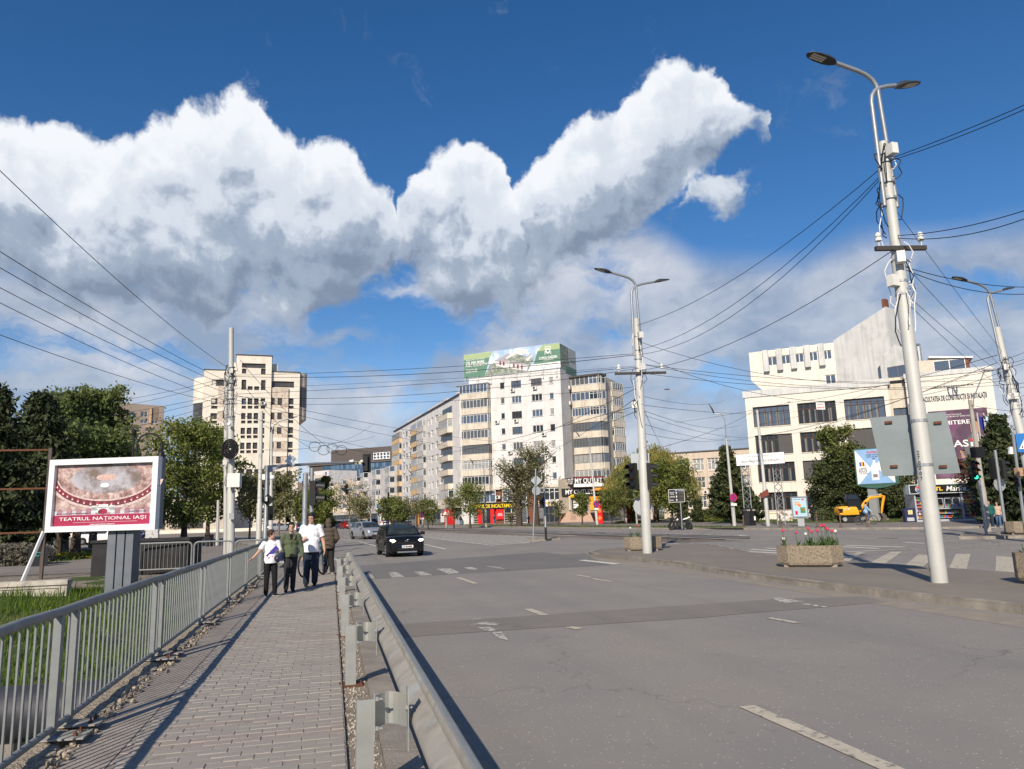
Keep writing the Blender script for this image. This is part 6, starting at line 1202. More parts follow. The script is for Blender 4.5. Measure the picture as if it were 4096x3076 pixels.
# far mast with arm, priority sign and arrow
MA,maB,maT=simple_pole('far grey signal mast with priority road sign and ahead-only arrow',1515,2108,1514,1960,138,.13,.11,LAMPG,'signal_mast');b=MB();q=AD(1384,1955,140);b.tube([AD(1514,1962,138),q],[.09,.05],8);b.build('arm',LAMPG,MA,1);signal(MA,AD(1381,1955,139.8),(-.1,-1),3,None,1.2);b=MB();b.box(AD(1388,1957,140),(1.9,.03,.5));b.box(AD(1388,1957,140.05),(.5,.03,1.9));b.build('backboard',SIGB,MA)
def diamond(p,s,m_,parent,d=0.,n='sign_face'):b=MB();b.box(V3(p)+Vector((0,-d,0)),(s,.015,s),M=Matrix.Rotation(R(45),3,'Y'));return b.build(n,m_,parent)
p=AD(1515,2006,137.7);diamond(p,.62,WHT,MA);diamond(p,.42,mat('sign_amber',(.62,.38,.03),.5),MA,.02)
def disc(p,r_,m_,parent,d=0.,n='sign_face',seg=24):b=MB();b.lathe(V3(p)+Vector((0,-d,0)),[(r_,0),(r_,.012)],seg,Matrix.Rotation(R(90),3,'X'));return b.build(n,m_,parent)
BLU=mat('sign_blue',(.015,.16,.48),.5);p=AD(1515,2026,137.7);disc(p,.42,BLU,MA);b=MB();b.poly([p+Vector((x,-.03,z))for x,z in((-.06,-.3),(.06,-.3),(.06,.05),(.18,.05),(0,.3),(-.18,.05),(-.06,.05))]);b.build('arrow',WHT,MA);signal(MA,AD(1513,2047,137.6),(.1,-1),3,None,.9)
MB2,_,mbT=simple_pole('grey signal mast with a short arm and lit amber light by the crossing',1628,2106,1629,1983,134,.12,.1,LAMPG,'signal_mast');b=MB();b.tube([AD(1629,1988,134),AD(1556,1981,134)],[.08,.05],8);b.build('arm',LAMPG,MB2,1);signal(MB2,AD(1554,1982,133.8),(-.1,-1),3,None,1.1);p=AD(1628,2035,133.7);b=MB();b.box(p,(.72,.02,.72));b.build('sign_face',BLU,MB2);b=MB();b.poly([p+Vector((x,-.03,z))for x,z in((-.28,-.24),(.28,-.24),(0,.26))]);b.build('triangle',WHT,MB2);b=MB();b.box(p+Vector((0,-.05,-.15)),(.07,.01,.25));b.build('figure',SIGB,MB2);signal(MB2,AD(1627,2052,133.6),(-.1,-1),3,1,1.05)
def nostop(parent,p,r_):
    disc(p,r_,REDP,parent);disc(p,r_*.8,mat('sign_blue_dark',(.05,.06,.35),.5),parent,.016)
    for a in(45,-45):b=MB();b.box(V3(p)+Vector((0,-.034,0)),(r_*1.6,.01,r_*.2),M=Matrix.Rotation(R(a),3,'Y'));b.build('cross',REDP,parent)
# street lamps on the far side
for label,ub,vb,ut,vt,D,hu,hv,sign in(('concrete lamp pole with no-stopping sign before the wing shops',1691,2104,1683,1940,122,1650,1900,(1689,2059)),('concrete lamp pole in front of the shoe shop',1945,2107,1937,1930,105,1894,1858,None),('concrete pole with warning triangle in front of the red cash booth',1786,2106,1773,1916,108,None,None,(1780,2052,'t')),('white leaning lamp pole with no-stopping sign by the outlet stairs',2389,2098,2361,1812,96,2318,1748,(2385,2016)),('leaning white lamp pole with no-stopping sign before the school wing',2938,2099,2905,1755,70,2856,1655,(2933,1990)),('thin white pole beside the citylight carrying a brown arrow sign',3073,2105,3028,1640,66,None,None,None),('small white park lamp among the willow trees',2505,2088,2497,1970,100,None,None,None),('concrete lamp pole far along the street behind the bare tree',1484,2094,1480,1985,140,1455,1960,None)):
    t,B,T=simple_pole(label,ub,vb,ut,vt,D,.17 if D<110 else.14,.1,CPOLE if 'concrete' in label else POLE,'street_lamp' if hu else 'utility_pole')
    if hu:h=AD(hu,hv,D);b=MB();b.tube([T,T+Vector((0,0,(h.z-T.z)*.75)),T.lerp(h,.25)+Vector((0,0,(h.z-T.z)*.72)),h],.045,6);b.build('arm',LAMPG,t,1);lamp_head(h,(h-T).normalized()*1,t,1.3)
    if sign:
        p=AD(sign[0],sign[1],D-.25)
        if len(sign)==3:b=MB();b.poly([p+Vector((x,0,z))for x,z in((-.55,-.4),(.55,-.4),(0,.55))]);b.build('warning_face',REDP,t);b=MB();b.poly([p+Vector((x,-.02,z))for x,z in((-.36,-.28),(.36,-.28),(0,.33))]);b.build('warning_field',WHT,t)
        else:nostop(t,p,.42*D/96 if D>80 else.36);b=MB();b.box(p+Vector((0,-.02,-.62)),(.55,.02,.22));b.build('plate',WHT,t)
    if 'brown arrow' in label:f_=Face(AD(3032,1975,65.6),AD(3072,1975,65.6));b=MB();z_=AD(3050,1976,65.6).z;b.poly([f_.P(0,z_-.12),f_.P(.25,z_-.32),f_.P(f_.w+.1,z_-.08),f_.P(f_.w,z_+.42),f_.P(.25,z_+.1)]);b.build('arrow_sign',mat('sign_brown',(.16,.035,.02),.6),t)
# signals on the right
RS_=thing('traffic_signal','traffic signal lit green on a leaning grey post in front of the kiosk','traffic light',G(3946,2139,.12));B=RS_.location;T=AD(3912,1900,math.hypot(B.x,B.y));b=MB();b.tube([B,T],.065,10);b.build('post',LAMPG,RS_,1);D=math.hypot(B.x,B.y);signal(RS_,AD(3897,1882,D-.1),(-.25,-1),3,2,.92);b=MB();b.box(AD(3910,1810,D-.05),(.5,.35,.5));b.build('camera_housing',SIGB,RS_)
for u in(3870,3915):pass
RP,rpB,rpT=simple_pole('tall grey wooden-looking pole behind the green traffic signal',3950,2100,3880,1600,46,.15,.1,CPOLE);h=AD(3940,1478,46);b=MB();b.tube([rpT-Vector((0,0,1)),AD(3895,1590,46),h],.03,6);b.build('arm',LAMPG,RP,1);b=MB();b.ball(h+Vector((.2,0,.05)),(.42,.2,.16),10,6);b.build('luminaire',ACW,RP)
RQ=thing('traffic_signal','grey signal post with sign backs on the island at the right','traffic light',G(4025,2135,.12));B=RQ.location;D=math.hypot(B.x,B.y);T=AD(3980,1800,D);b=MB();b.tube([B,T],.07,10);b.build('post',LAMPG,RQ,1);b=MB();b.box((B.x,B.y,.17),(.7,.5,.1));b.build('foot',CONC,RQ);signal(RQ,AD(4013,1878,D-.1),(.9,-.4),3,None,.9);b=MB();b.box(AD(3975,1874,D),(.35,.2,.95));b.build('second_head',SIGB,RQ);disc(AD(3998,1937,D+.15),.34,MATS['sign_back_light'],RQ)
RR=thing('signal_post','slim grey post with small pedestrian signal at the right edge','pole',G(4110,2080,.12));B=RR.location;D=38.;B2=AD(4094,2080,D);T=AD(4047,1700,D);RR.location=(B2.x,B2.y,.12);b=MB();b.tube([Vector((B2.x,B2.y,.12)),T],.06,8);b.build('post',LAMPG,RR,1);signal(RR,AD(4068,1930,D),(-.6,-.5),2,None,.6);b=MB();b.box(AD(4075,1888,D),(.25,.2,.35));b.build('box',mat('rusty_box',(.42,.27,.17),.7,var=.4,vs=9),RR);b=MB();b.box(AD(4042,1802,D),(.16,.1,.3));b.build('panel',WHT,RR)
p=AD(4108,1770,math.hypot(rB.x,rB.y)-.25);ZS=thing('crossing_sign','blue pedestrian crossing sign on the pole at the right edge','sign',p);rzs=math.radians(-33);Mx=Matrix.Rotation(rzs,3,'Z');b=MB();b.box(p,(.72,.02,.74),rzs);b.build('sign_face',BLU,ZS)
b=MB();b.poly([p+Mx@Vector((x,-.016,z))for x,z in((-.3,-.24),(.3,-.24),(0,.28))]);b.build('triangle',WHT,ZS);b=MB()
for pts in([(-.03,.1),(.05,.1),(.05,.17),(-.03,.17)],[(-.05,.08),(.06,.08),(.04,-.06),(-.04,-.06)],[(-.04,-.06),(0,-.06),(-.07,-.2),(-.11,-.2)],[(0,-.06),(.04,-.06),(.11,-.2),(.07,-.2)],[(-.22,-.2),(-.16,-.2),(-.14,-.13),(-.18,-.13)],[(.15,-.2),(.2,-.2),(.18,-.13),(.14,-.13)]):b.poly([p+Mx@Vector((x,-.03,z))for x,z in pts])
b.build('figure',SIGB,ZS)
# sign on the small island (seen from behind) and the frame post beside it
IS=thing('traffic_sign','grey sign post with diamond and round sign backs on the small island','sign',G(2132,2165,.1));B=IS.location;D=math.hypot(B.x,B.y);T=AD(2143,1875,D);b=MB();b.tube([B,T],.045,8);b.build('post',LAMPG,IS,1);p=AD(2145,1922,D+.1);b=MB();b.box(p,(.48,.02,.48),M=Matrix.Rotation(R(-12),3,'Z')@Matrix.Rotation(R(45),3,'Y'));b.build('diamond_back',MATS['sign_back_light'],IS);disc(AD(2145,1963,D+.12),.27,MATS['sign_back_light'],IS)
IP,ipB,ipT=simple_pole('black and grey signal post with a short side frame on the small island',2184,2152,2176,1950,47,.07,.06,LAMPG,'signal_post');b=MB();
for v in(1953,1970):b.tube([AD(2176,v,47),AD(2147,v,47)],.035,6)
b.build('side_frame',LAMPG,IP);signal(IP,AD(2166,2002,47),(.3,1),3,None,.95);b=MB();b.tube([ipB+Vector((0,0,.0)),ipB.lerp(ipT,.24)],.075,8);b.build('black_sleeve',SIGB,IP)

# ================================================================== overhead wires
nw=0
WL=thing
def wire(label,a,b_,sag,r_=.012,n=14):
    b=MB();b.tube(wiresag(a,b_,sag,n),r_,5);o=b.build('overhead_cable',CAB);tag(o,label,'cable','overhead cables over the junction');return o
def at(o,f):return{'S1':(bigB,bigT),'S2':(midB,midT),'S3':(rB,rT),'L1':(lB,lT)}[o][0].lerp({'S1':(bigB,bigT),'S2':(midB,midT),'S3':(rB,rT),'L1':(lB,lT)}[o][1],f)
def wpx(a,b_,sag=.2,r_=.013):
    global nw;ROUTES[0][1]-=1;nw+=1
    lab='%s black overhead cable %s'%(ORD[nw-1],ROUTES[0][0])
    if ROUTES[0][1]==0:ROUTES.pop(0);nw=0
    return wire(lab,a,b_,sag,r_*.62)
ORD=['topmost','second','third','fourth','fifth','lowest','seventh','eighth','ninth','tenth']
ROUTES=[['fanning from the tangled pole to the left picture edge',6],['running from the tangled pole over the park trees',6],['crossing from the tangled pole to the planter pole',6],['from the tangled pole towards the corner block',3],['in the web of wires over the far street',7],['climbing from the planter pole to the tall island pole',4],['from the tall island pole to the right picture edge',6],['from the planter pole to the pole at the right edge',5],['between the tall island pole and the right edge pole',4],['from the right edge pole out of the picture',6],['from the planter pole to the far shop side',5],['from the planter pole towards the faculty',6],['in the tram wires in front of the faculty',10]]
# fan from the tangled pole out of the frame at the left
for(u,v),f,D,s in(((-250,440),.81,16,.35),((-200,880),.75,18,.2),((-200,955),.73,19,.2),((-200,1045),.70,20,.22),((-200,1110),.665,21,.25),((-200,1265),.65,22,.22)):wpx(AD(u,v,D),at('L1',f),s,.016)
for(u,v),f,D,s in(((-100,1640),.78,60,.6),((-100,1655),.77,62,.8),((-100,1690),.71,58,.5),((-100,1730),.7,58,.6),((-100,1775),.68,57,.7),((-100,1920),.64,50,.5)):wpx(AD(u,v,D),at('L1',f),s,.016)
# from the tangled pole across to S2
for f,g_,s,r_ in((.785,.845,.15,.016),(.78,.84,.35,.020),(.725,.79,.1,.010),(.70,.785,.12,.016),(.69,.78,.5,.016),(.66,.70,.3,.012)):wpx(at('L1',f),at('S2',g_),s,r_)
wpx(at('L1',.7),AD(2250,1760,120),1.2,.02);wpx(at('L1',.68),AD(2100,1800,128),1.0,.02);wpx(at('L1',.62),AD(1900,1850,130),.8,.02)
for(u0,v0,d0),(u1,v1,d1),s in(((960,1440,41),(1350,1810,60),.5),((965,1530,41),(1240,1790,62),.4),((1050,1700,46),(1300,1770,70),.3),((1300,1770,70),(1700,1830,120),.6),((1330,1785,65),(2100,1835,125),.8),((1060,1800,46),(1500,1690,100),1.),((1240,1770,62),(1500,1745,90),.3)):wpx(AD(u0,v0,d0),AD(u1,v1,d1),s,.02)
c_=AD(1320,1795,62)
for k in range(4):b=MB();cx_=c_+Vector((-1.2+k*.7,0,random.uniform(-.2,.2)));b.tube([cx_+Vector((.45*math.cos(t),0,.4*math.sin(t)))for t in np.linspace(0,6.28,14)],.022,5);o=b.build('cable_loop',CAB);tag(o,'%s loose black cable loop hanging over the far street'%('leftmost','second','third','rightmost')[k],'cable','hanging cable loops')
# S2 -> S1, three climbing spans, then out to the right
for f,g_,s in((.97,.945,.5),(.86,.93,.7),(.84,.925,.9),(.77,.74,.5)):wpx(at('S2',f),at('S1',g_),s,.014)
for f,(u,v),D,s in((.955,(4300,330),15,.05),(.95,(4300,345),15,.08),(.77,(4300,770),14,.15),(.765,(4300,790),14,.25),(.70,(4300,1135),22,.25),(.695,(4300,1140),22,.4)):wpx(at('S1',f),AD(u,v,D),s,.014)
for f,g_,s in((.90,.80,1.1),(.84,.79,1.6),(.80,.75,.4),(.80,.74,.6),(.76,.72,.4)):wpx(at('S2',f),at('S3',g_),s,.014)
for f,g_,s in((.88,.83,.05),(.78,.7,.05),(.75,.62,.1),(.66,.6,.1)):wpx(at('S1',g_+.02),at('S3',f),s,.010)
for f,(u,v),s in((.84,(4300,1300),.1),(.82,(4300,1320),.2),(.80,(4300,1360),.1),(.72,(4300,1430),.2),(.70,(4300,1445),.2),(.66,(4300,1480),.2)):wpx(at('S3',f),AD(u,v,28),s,.014)
for(u0,v0,d0),f,g_,s in(((1500,1830,140),.62,0,1.),((2100,1840,128),.66,0,.6),((2000,1790,128),.70,0,.5),((2290,1725,120),.60,0,.3),((2650,1780,110),.64,0,.4)):wpx(AD(u0,v0,d0),at('S2',f),s,.02)
for f,(u,v,d),s in((.6,(2960,1700,70),.5),(.58,(3030,1745,66),.4),(.62,(3300,1620,80),.6),(.54,(2905,1760,70),.2),(.66,(2900,1600,75),.4),(.5,(2900,1755,75),.3)):wpx(at('S2',f),AD(u,v,d),s,.014)
for(u0,v0,d0),(u1,v1,d1),s in(((2905,1762,70),(3028,1745,66),.1),((3028,1700,66),(3500,1560,60),.3),((3028,1745,66),(3880,1500,46),.4),((3028,1760,66),(3990,1450,27),.4),((2600,1800,32),(3020,1640,66),.3),((3020,1745,66),(3520,1630,40),.2),((3160,1610,50),(3990,1420,27),.2),((2700,1690,60),(3160,1610,50),.1),((3880,1620,46),(4300,1640,40),.2),((3890,1640,46),(4300,1660,40),.2)):wpx(AD(u0,v0,d0),AD(u1,v1,d1),s,.016)
b=MB();p=AD(3282,1624,50);b.box(p,(.62,.02,.45));o=b.build('warning_plate',WHT);tag(o,'white plate with red warning words hanging from the overhead wires','sign');
for i,tx in enumerate(('ATENȚIE !','SEPARATOR')):me=text_w(tx,.5,.11,REDP);t_=put('lettering',me,o);t_.matrix_basis=Matrix.Translation(p+Vector((0,-.02,.09-i*.19)))@Matrix.Rotation(R(90),4,'X')
for ki,(u,v,d)in enumerate(((2668,1557,33),(3155,1608,50))):
    b=MB();p=AD(u,v,d);b.tube([p-Vector((.14,0,.01)),p-Vector((.07,0,0)),p+Vector((.07,0,0)),p+Vector((.14,0,.01))],[.008,.026,.026,.008],8);o=b.build('wire_insulator',mat('insulator_brown',(.14,.05,.035),.4));tag(o,'small brown insulator in the wire %s'%('close to the planter pole cross arm','above the faculty window band')[ki],'insulator','wire insulators')

# ================================================================== trees and shrubs
BARK=mat('bark',(.075,.058,.045),.95,var=.35,vs=6,bump=.5,bs=30);BARKL=mat('pale_bark',(.40,.38,.34),.9,var=.4,vs=8);BARKG=mat('grey_bark',(.16,.135,.115),.95,var=.3,vs=5)
LIME=leafmat('lime_leaf',(.095,.125,.028),(.155,.19,.045),(.25,.27,.08),ns=.5);FRESH=leafmat('fresh_leaf',(.085,.108,.028),(.135,.162,.042),(.205,.225,.075),ns=.5);TALLG=leafmat('birch_leaf',(.075,.105,.03),(.125,.165,.05),(.21,.245,.09),ns=.35)
PINE=leafmat('pine_needles',(.018,.028,.013),(.038,.052,.022),(.085,.098,.042),tr=.1,ns=.6);YEW=leafmat('yew_leaf',(.026,.036,.014),(.052,.066,.024),(.10,.115,.045),tr=.12,ns=.7);WILL=leafmat('willow_leaf',(.17,.155,.035),(.26,.235,.06),(.36,.32,.11),ns=.5);OLIV=leafmat('sparse_leaf',(.12,.12,.045),(.18,.18,.075),(.27,.27,.14),ns=.5);REDL=leafmat('red_leaf',(.07,.03,.025),(.12,.05,.04),(.17,.08,.06))
def leaf_mesh(C,size,elong,rg_,name,m_,up=None):
    n=len(C);a=rg_.normal(size=(n,3));a/=np.linalg.norm(a,axis=1)[:,None]
    if up is not None:a=a*(1-up)+np.array([0,0,-1.])*up;a/=np.linalg.norm(a,axis=1)[:,None]
    b=rg_.normal(size=(n,3));b-=a*(a*b).sum(1)[:,None];b/=np.linalg.norm(b,axis=1)[:,None]
    s=size*rg_.uniform(.6,1.35,(n,1));a=a*s*elong;b=b*s
    v=np.stack([C-a,C+b*.8-a*.1,C+a,C-b*.8+a*.1],1).reshape(-1,3)
    me=bpy.data.meshes.new(name);me.vertices.add(4*n);me.vertices.foreach_set('co',v.ravel());me.loops.add(4*n);me.loops.foreach_set('vertex_index',np.arange(4*n,dtype=np.int32));me.polygons.add(n);me.polygons.foreach_set('loop_start',np.arange(0,4*n,4,dtype=np.int32));me.polygons.foreach_set('loop_total',np.full(n,4,dtype=np.int32));me.update(calc_edges=True);me.materials.append(m_);return me
def tree(label,base,h,cw,nleaf,ls,lm,seed,tr=.16,cb=.25,bark=None,clump=.11,shape='round',group=None,elong=1.3,lean=0.,nprim=15,sub=5,cat='tree',name='tree',stems=1,fork=.72):
    rg_=np.random.default_rng(seed);rd=random.Random(seed);base=Vector(base);t=thing(name,label,cat,base,0,group);b=MB();tips=[];bark=bark or BARK
    for sidx in range(stems):
        off=Vector((rd.uniform(-.25,.25),rd.uniform(-.2,.2),0))*(stems>1)*cw*.25;wob=[base+off*min(1,k/3)+Vector((rd.uniform(-.03,.03)*h*.4*k/7+lean*h*(k/7)**1.5,rd.uniform(-.03,.03)*h*.4*k/7,h*fork*1.18*k/7))for k in range(8)]
        wob[0].z-=.15;b.tube(wob,[tr*(1.25 if k==0 else 1)*(1-.82*k/7)+.012 for k in range(8)],7,False)
        for i in range(nprim):
            f=cb+(1-cb)*(i+rd.random())/nprim;hz=f*h
            k=min(hz/(h*fork*1.18)*7,6.9);p0=wob[int(k)].lerp(wob[int(k)+1],k-int(k))if k<6.9 else wob[7]
            g=(f-cb)/(1-cb)
            if shape=='round':rad=cw/2*math.sqrt(max(.05,1-(2*g-1)**2*.9))
            elif shape=='cone':rad=cw/2*(1-g)**.8+.15
            elif shape=='column':rad=cw/2*(1-g**3)**.8
            else:rad=cw/2*(.45+.75*g if g<.6 else 1.1-(g-.6)*1.4)
            a=i*2.4+rd.uniform(-.5,.5);rise={'cone':-.05,'round':.35,'column':.9,'vase':.8}[shape]*rad*rd.uniform(.6,1.3);L=rad*rd.uniform(.75,1.08)
            p1=p0+Vector((math.cos(a)*L,math.sin(a)*L,rise));
            if p1.z>base.z+h:p1.z=base.z+h-rd.random()*.05*h
            pm=p0.lerp(p1,.5)+Vector((rd.uniform(-.06,.06)*L,rd.uniform(-.06,.06)*L,-.08*L if shape!='cone' else.05*L));r0=tr*.42*(1-.6*g);b.tube([p0,pm,p1],[r0,r0*.6,.012],5,False)
            for s in range(sub):
                q0=(p0.lerp(pm,rd.random())if rd.random()<.4 else pm.lerp(p1,rd.random()));q1=q0+Vector((rd.gauss(0,1),rd.gauss(0,1),rd.gauss(.25,.7)))*cw*.09;b.tube([q0,q1],[r0*.35+.006,.006],4,False);tips+=[q1,q0.lerp(q1,.6)]
            tips+=[p1,p0.lerp(p1,.75)]
    b.build('trunk',bark,t,1)
    if nleaf:
        T=np.array([tuple(x)for x in tips]);C=T[rg_.integers(0,len(T),nleaf)]+rg_.normal(size=(nleaf,3))*cw*clump*np.array([1,1,.8]);C[:,2]=np.maximum(C[:,2],base.z+h*cb*.75)
        put('crown',leaf_mesh(C,ls,elong,rg_,'crown',lm),t)
    return t
def conifer(label,base,h,w,n,ls,lm,seed,dens=26,droop=.25,group=None,name='conifer',cb=.06,tr=.16,up_=0.):
    rg_=np.random.default_rng(seed);rd=random.Random(seed);base=Vector(base);t=thing(name,label,'tree',base,0,group);b=MB();b.tube([base-Vector((0,0,.1)),base+Vector((rd.uniform(-.2,.2),0,h*.5)),base+Vector((0,0,h*.98))],[tr,tr*.6,.02],8,False);pts=[]
    for i in range(dens*4):
        f=cb+(1-cb)*(i/(dens*4))**.9;r_=w/2*(1-f)**.75*rd.uniform(.75,1.08)+.1;a=i*2.399+rd.uniform(-.3,.3);z0=h*f;p0=base+Vector((0,0,z0));p1=p0+Vector((math.cos(a)*r_,math.sin(a)*r_,-droop*r_+up_*r_));b.tube([p0,p0.lerp(p1,.5)+Vector((0,0,.06*r_)),p1],[.035*(1-f)+.01,.02,.006],4,False)
        k=max(2,int(r_*4))
        for j in range(k):s=(j+.6)/k;pts.append(tuple(p0.lerp(p1,s)+Vector((rd.gauss(0,.12),rd.gauss(0,.12),.05))))
    b.build('trunk',BARK,t,1);T=np.array(pts);C=T[rg_.integers(0,len(T),n)]+rg_.normal(size=(n,3))*np.array([.16,.16,.11])*(w/5);put('crown',leaf_mesh(C,ls,1.9,rg_,'crown',lm),t);return t
def gp(u,v,D,z=.03):p=AD(u,v,D);return Vector((p.x,p.y,z))
def top(u,v,D):return AD(u,v,D).z
PK='trees in the park on the left'
conifer('dark blue-green spruce cut off by the left edge of the picture',gp(-60,2210,46),top(-20,1560,46),6.0,19000,.09,PINE,11,30,.15,PK)
conifer('broad dark pine just left of the theatre billboard',gp(118,2206,52),top(150,1588,52),6.8,30000,.095,PINE,12,34,-.1,PK,'pine_tree',.22,.28)
conifer('dark pine behind the top left corner of the theatre billboard',gp(235,2190,60),top(215,1700,60),6.5,20000,.13,PINE,13,30,-.05,PK,'pine_tree',.2,.25)
conifer('low dark pine at the far left beneath the taller spruce',gp(20,2190,62),top(20,1800,62),8.0,16000,.13,PINE,14,26,.0,PK,'pine_tree',.15,.2)
tree('tall light green tree with two tops behind the theatre billboard',gp(260,2180,70),top(255,1540,70),4.6,15000,.115,TALLG,21,.24,.3,BARKG,.075,'column',PK,stems=2)
tree('tallest light green tree rising behind the billboard, left of the brown tower',gp(370,2178,72),top(370,1525,72),4.6,14000,.115,TALLG,22,.26,.25,BARKG,.075,'column',PK,stems=2)
tree('young lime tree with fresh leaves in front of the stone tower',gp(735,2155,70),top(745,1665,70),6.3,11000,.10,LIME,23,.26,.16,BARK,.075,'round',PK,nprim=20)
tree('lime tree overlapping the left edge of the stone tower',gp(830,2155,78),top(830,1700,78),5.4,6500,.13,LIME,24,.2,.2,BARK,.075,'round',PK,nprim=18)
tree('small lime tree at the brown tower edge behind the curled lamp',gp(600,2165,82),top(600,1850,82),5.0,4500,.14,FRESH,25,.18,.2,BARK,.08,'round',PK)
for i,(u,v,D,h,w_,lab)in enumerate(((300,2195,58,8.,6.5,'dark-trunked park tree directly behind the billboard post'),(60,2188,66,9.,6.,'shaded park tree beneath the pines at far left'),(500,2178,66,6.5,5.,'low leafy park tree right of the billboard post'))):tree(lab,gp(u,v,D),h,w_,6500,.14,TALLG if i<2 else FRESH,30+i,.3 if i==0 else.2,.3,BARK,.09,'round',PK,lean=.08 if i==0 else 0)
tree('small lime tree in a guard frame before the tower steps',gp(998,2150,76),top(995,1905,76),4.0,4200,.10,OLIV,41,.1,.3,BARKG,.09,'vase','small street trees');tree('small olive-green tree right of the signal mast before the tower',gp(1116,2132,96),top(1116,1905,96),4.8,4800,.12,OLIV,42,.11,.25,BARKG,.09,'vase','small street trees')
tree('leafy street tree just left of the steel post, beyond the junction',gp(1205,2100,150),top(1210,1985,150),6.,2600,.2,FRESH,43,.14,.25,BARK,.1,'round','small street trees')
tree('tall narrow poplar far down the street',gp(1300,2094,170),top(1300,1885,170),4.6,6500,.17,FRESH,44,.2,.08,BARK,.07,'cone');tree('broad leafy street tree below the poplar',gp(1272,2096,150),top(1275,1975,150),7.,5500,.17,LIME,45,.2,.2,BARK,.09,'round','small street trees')
tree('large nearly bare tree standing far down the street',gp(1398,2092,150),top(1405,1935,150),8.5,900,.12,OLIV,46,.22,.25,BARKG,.09,'vase',None,nprim=22,sub=8)
for i,(u,v,D,ut,vt,w_,n,lm,lab)in enumerate(((1445,2094,140,1450,2000,5.5,1600,OLIV,'thin street tree left of the ambulance, sparse leaves'),(1555,2100,120,1556,1995,3.8,2000,FRESH,'bright green street tree above the ambulance'),(1605,2101,115,1600,2015,3.6,1900,FRESH,'small green street tree by the amber signal'),(1668,2103,108,1668,1990,5.2,250,OLIV,'bare street tree in front of the orange hoarding'),(1712,2104,106,1716,2005,3.2,1300,FRESH,'small green street tree in front of the wing shops'),(1816,2106,104,1815,1995,2.6,900,OLIV,'thin sapling beside the red cash booth'),(1881,2106,103,1880,1940,4.6,2600,LIME,'round lime tree in front of the shoe shop entrance'),(2234,2102,100,2236,2010,2.2,420,OLIV,'very thin sapling right of the white shop sign'),(2330,2101,98,2328,1972,2.2,1100,FRESH,'small green tree in front of the outlet stairs'),(2447,2101,96,2446,1965,3.0,1900,FRESH,'small round tree in front of the orange gate'),(2044,2106,103,2044,2060,1.2,150,OLIV,'staked sapling in front of the red shop poster'))):
    tree(lab,gp(u,v,D,.12),top(ut,vt,D),w_,int(n*1.7),.085 if D<110 else.11,lm,60+i,.1 if w_<4.5 else.15,.28,BARK,.09,'round' if lm is not OLIV else 'vase','small street trees')
tree('large old street tree with sparse young leaves in front of the corner block',gp(2078,2106,102,.12),top(2075,1860,102),7.6,4600,.09,OLIV,80,.42,.25,BARK,.065,'vase',None,nprim=22,sub=8,stems=2);tree('tall thin-topped old street tree right of the diamond sign back',gp(2146,2106,101,.12),top(2150,1795,101),6.6,3900,.09,OLIV,81,.45,.3,BARK,.065,'vase',None,nprim=22,sub=8)
# willow
def willow(label,base,h,w,n,seed):
    rg_=np.random.default_rng(seed);rd=random.Random(seed);base=Vector(base);t=thing('willow_tree',label,'tree',base);b=MB();b.tube([base,base+Vector((.2,0,h*.35)),base+Vector((0,.1,h*.7))],[.4,.32,.15],8,False);C=[]
    for i in range(60):
        a=rd.uniform(0,6.28);r_=w/2*math.sqrt(rd.random());zt_=h*(1-.45*(2*r_/w)**2)*rd.uniform(.88,1.0);p=base+Vector((math.cos(a)*r_,math.sin(a)*r_,zt_));b.tube([base+Vector((0,0,h*rd.uniform(.3,.65))),base+Vector((math.cos(a)*r_*.5,math.sin(a)*r_*.5,zt_*.92)),p],[.12,.05,.015],5,False)
        for k in range(26):
            q=p+Vector((rd.gauss(0,.55),rd.gauss(0,.55),rd.gauss(0,.3)));L=rd.uniform(.25,.75)*zt_
            for s in range(int(L*8)):C.append((q.x+.15*math.sin(s*.3+k),q.y,q.z-s*.125))
    b.build('trunk',BARK,t,1);C=np.array(C);C=C[rg_.integers(0,len(C),n)]+rg_.normal(size=(n,3))*.07;put('crown',leaf_mesh(C,.055,3.2,rg_,'crown',WILL,.75),t);return t
willow('big yellow-green weeping willow right of the planter pole',gp(2625,2080,100,.12),top(2600,1785,100),10.5,46000,91);willow('smaller weeping willow left of the planter pole',gp(2530,2080,104,.12),top(2525,1840,104),7.5,16000,92)
tree('slender white birch in front of the willow',gp(2548,2086,92,.12),top(2535,1880,92),4.5,2600,.11,FRESH,93,.09,.35,BARKL,.09,'round',None,lean=-.06);tree('green shrubby tree right of the willow',gp(2690,2072,95,.12),top(2690,1850,95),5.5,5200,.12,LIME,94,.14,.15,BARK,.09,'round')
conifer('dark evergreen tree left of the faculty banner',gp(2925,2062,82,.12),top(2915,1795,82),5.2,17000,.12,YEW,95,26,-.3,None,'thuja_tree',.05);conifer('small dark thuja right of the faculty banner lattice',gp(3000,2062,84,.12),top(3000,1960,84),3.4,5200,.12,YEW,96,16,-.3,None,'thuja_tree',.04)
YG='evergreen shrubs before the faculty'
for i,(u,v,D,ut,vt,w_,n,lab)in enumerate(((3330,2050,92,3320,1860,4.4,13000,'dark rounded evergreen left in front of the faculty windows'),(3415,2050,93,3400,1800,5.2,16000,'tall dark evergreen behind the green billboard'),(3560,2050,91,3560,1880,6.,14000,'dark evergreen between green billboard and kiosk'),(3620,2056,86,3615,1960,3.6,6000,'low dark evergreen left of the kiosk'))):tree(lab,gp(u,v,D,.14),top(ut,vt,D),w_,n,.10,YEW,100+i,.2,.03,BARK,.075,'round' if i!=1 else 'column',YG,nprim=26,sub=7,name='evergreen')
tree('light green tree top poking above the evergreens',gp(3365,2050,92,.14),top(3370,1690,92),4.2,3200,.13,FRESH,110,.12,.5,BARKL,.08,'round')
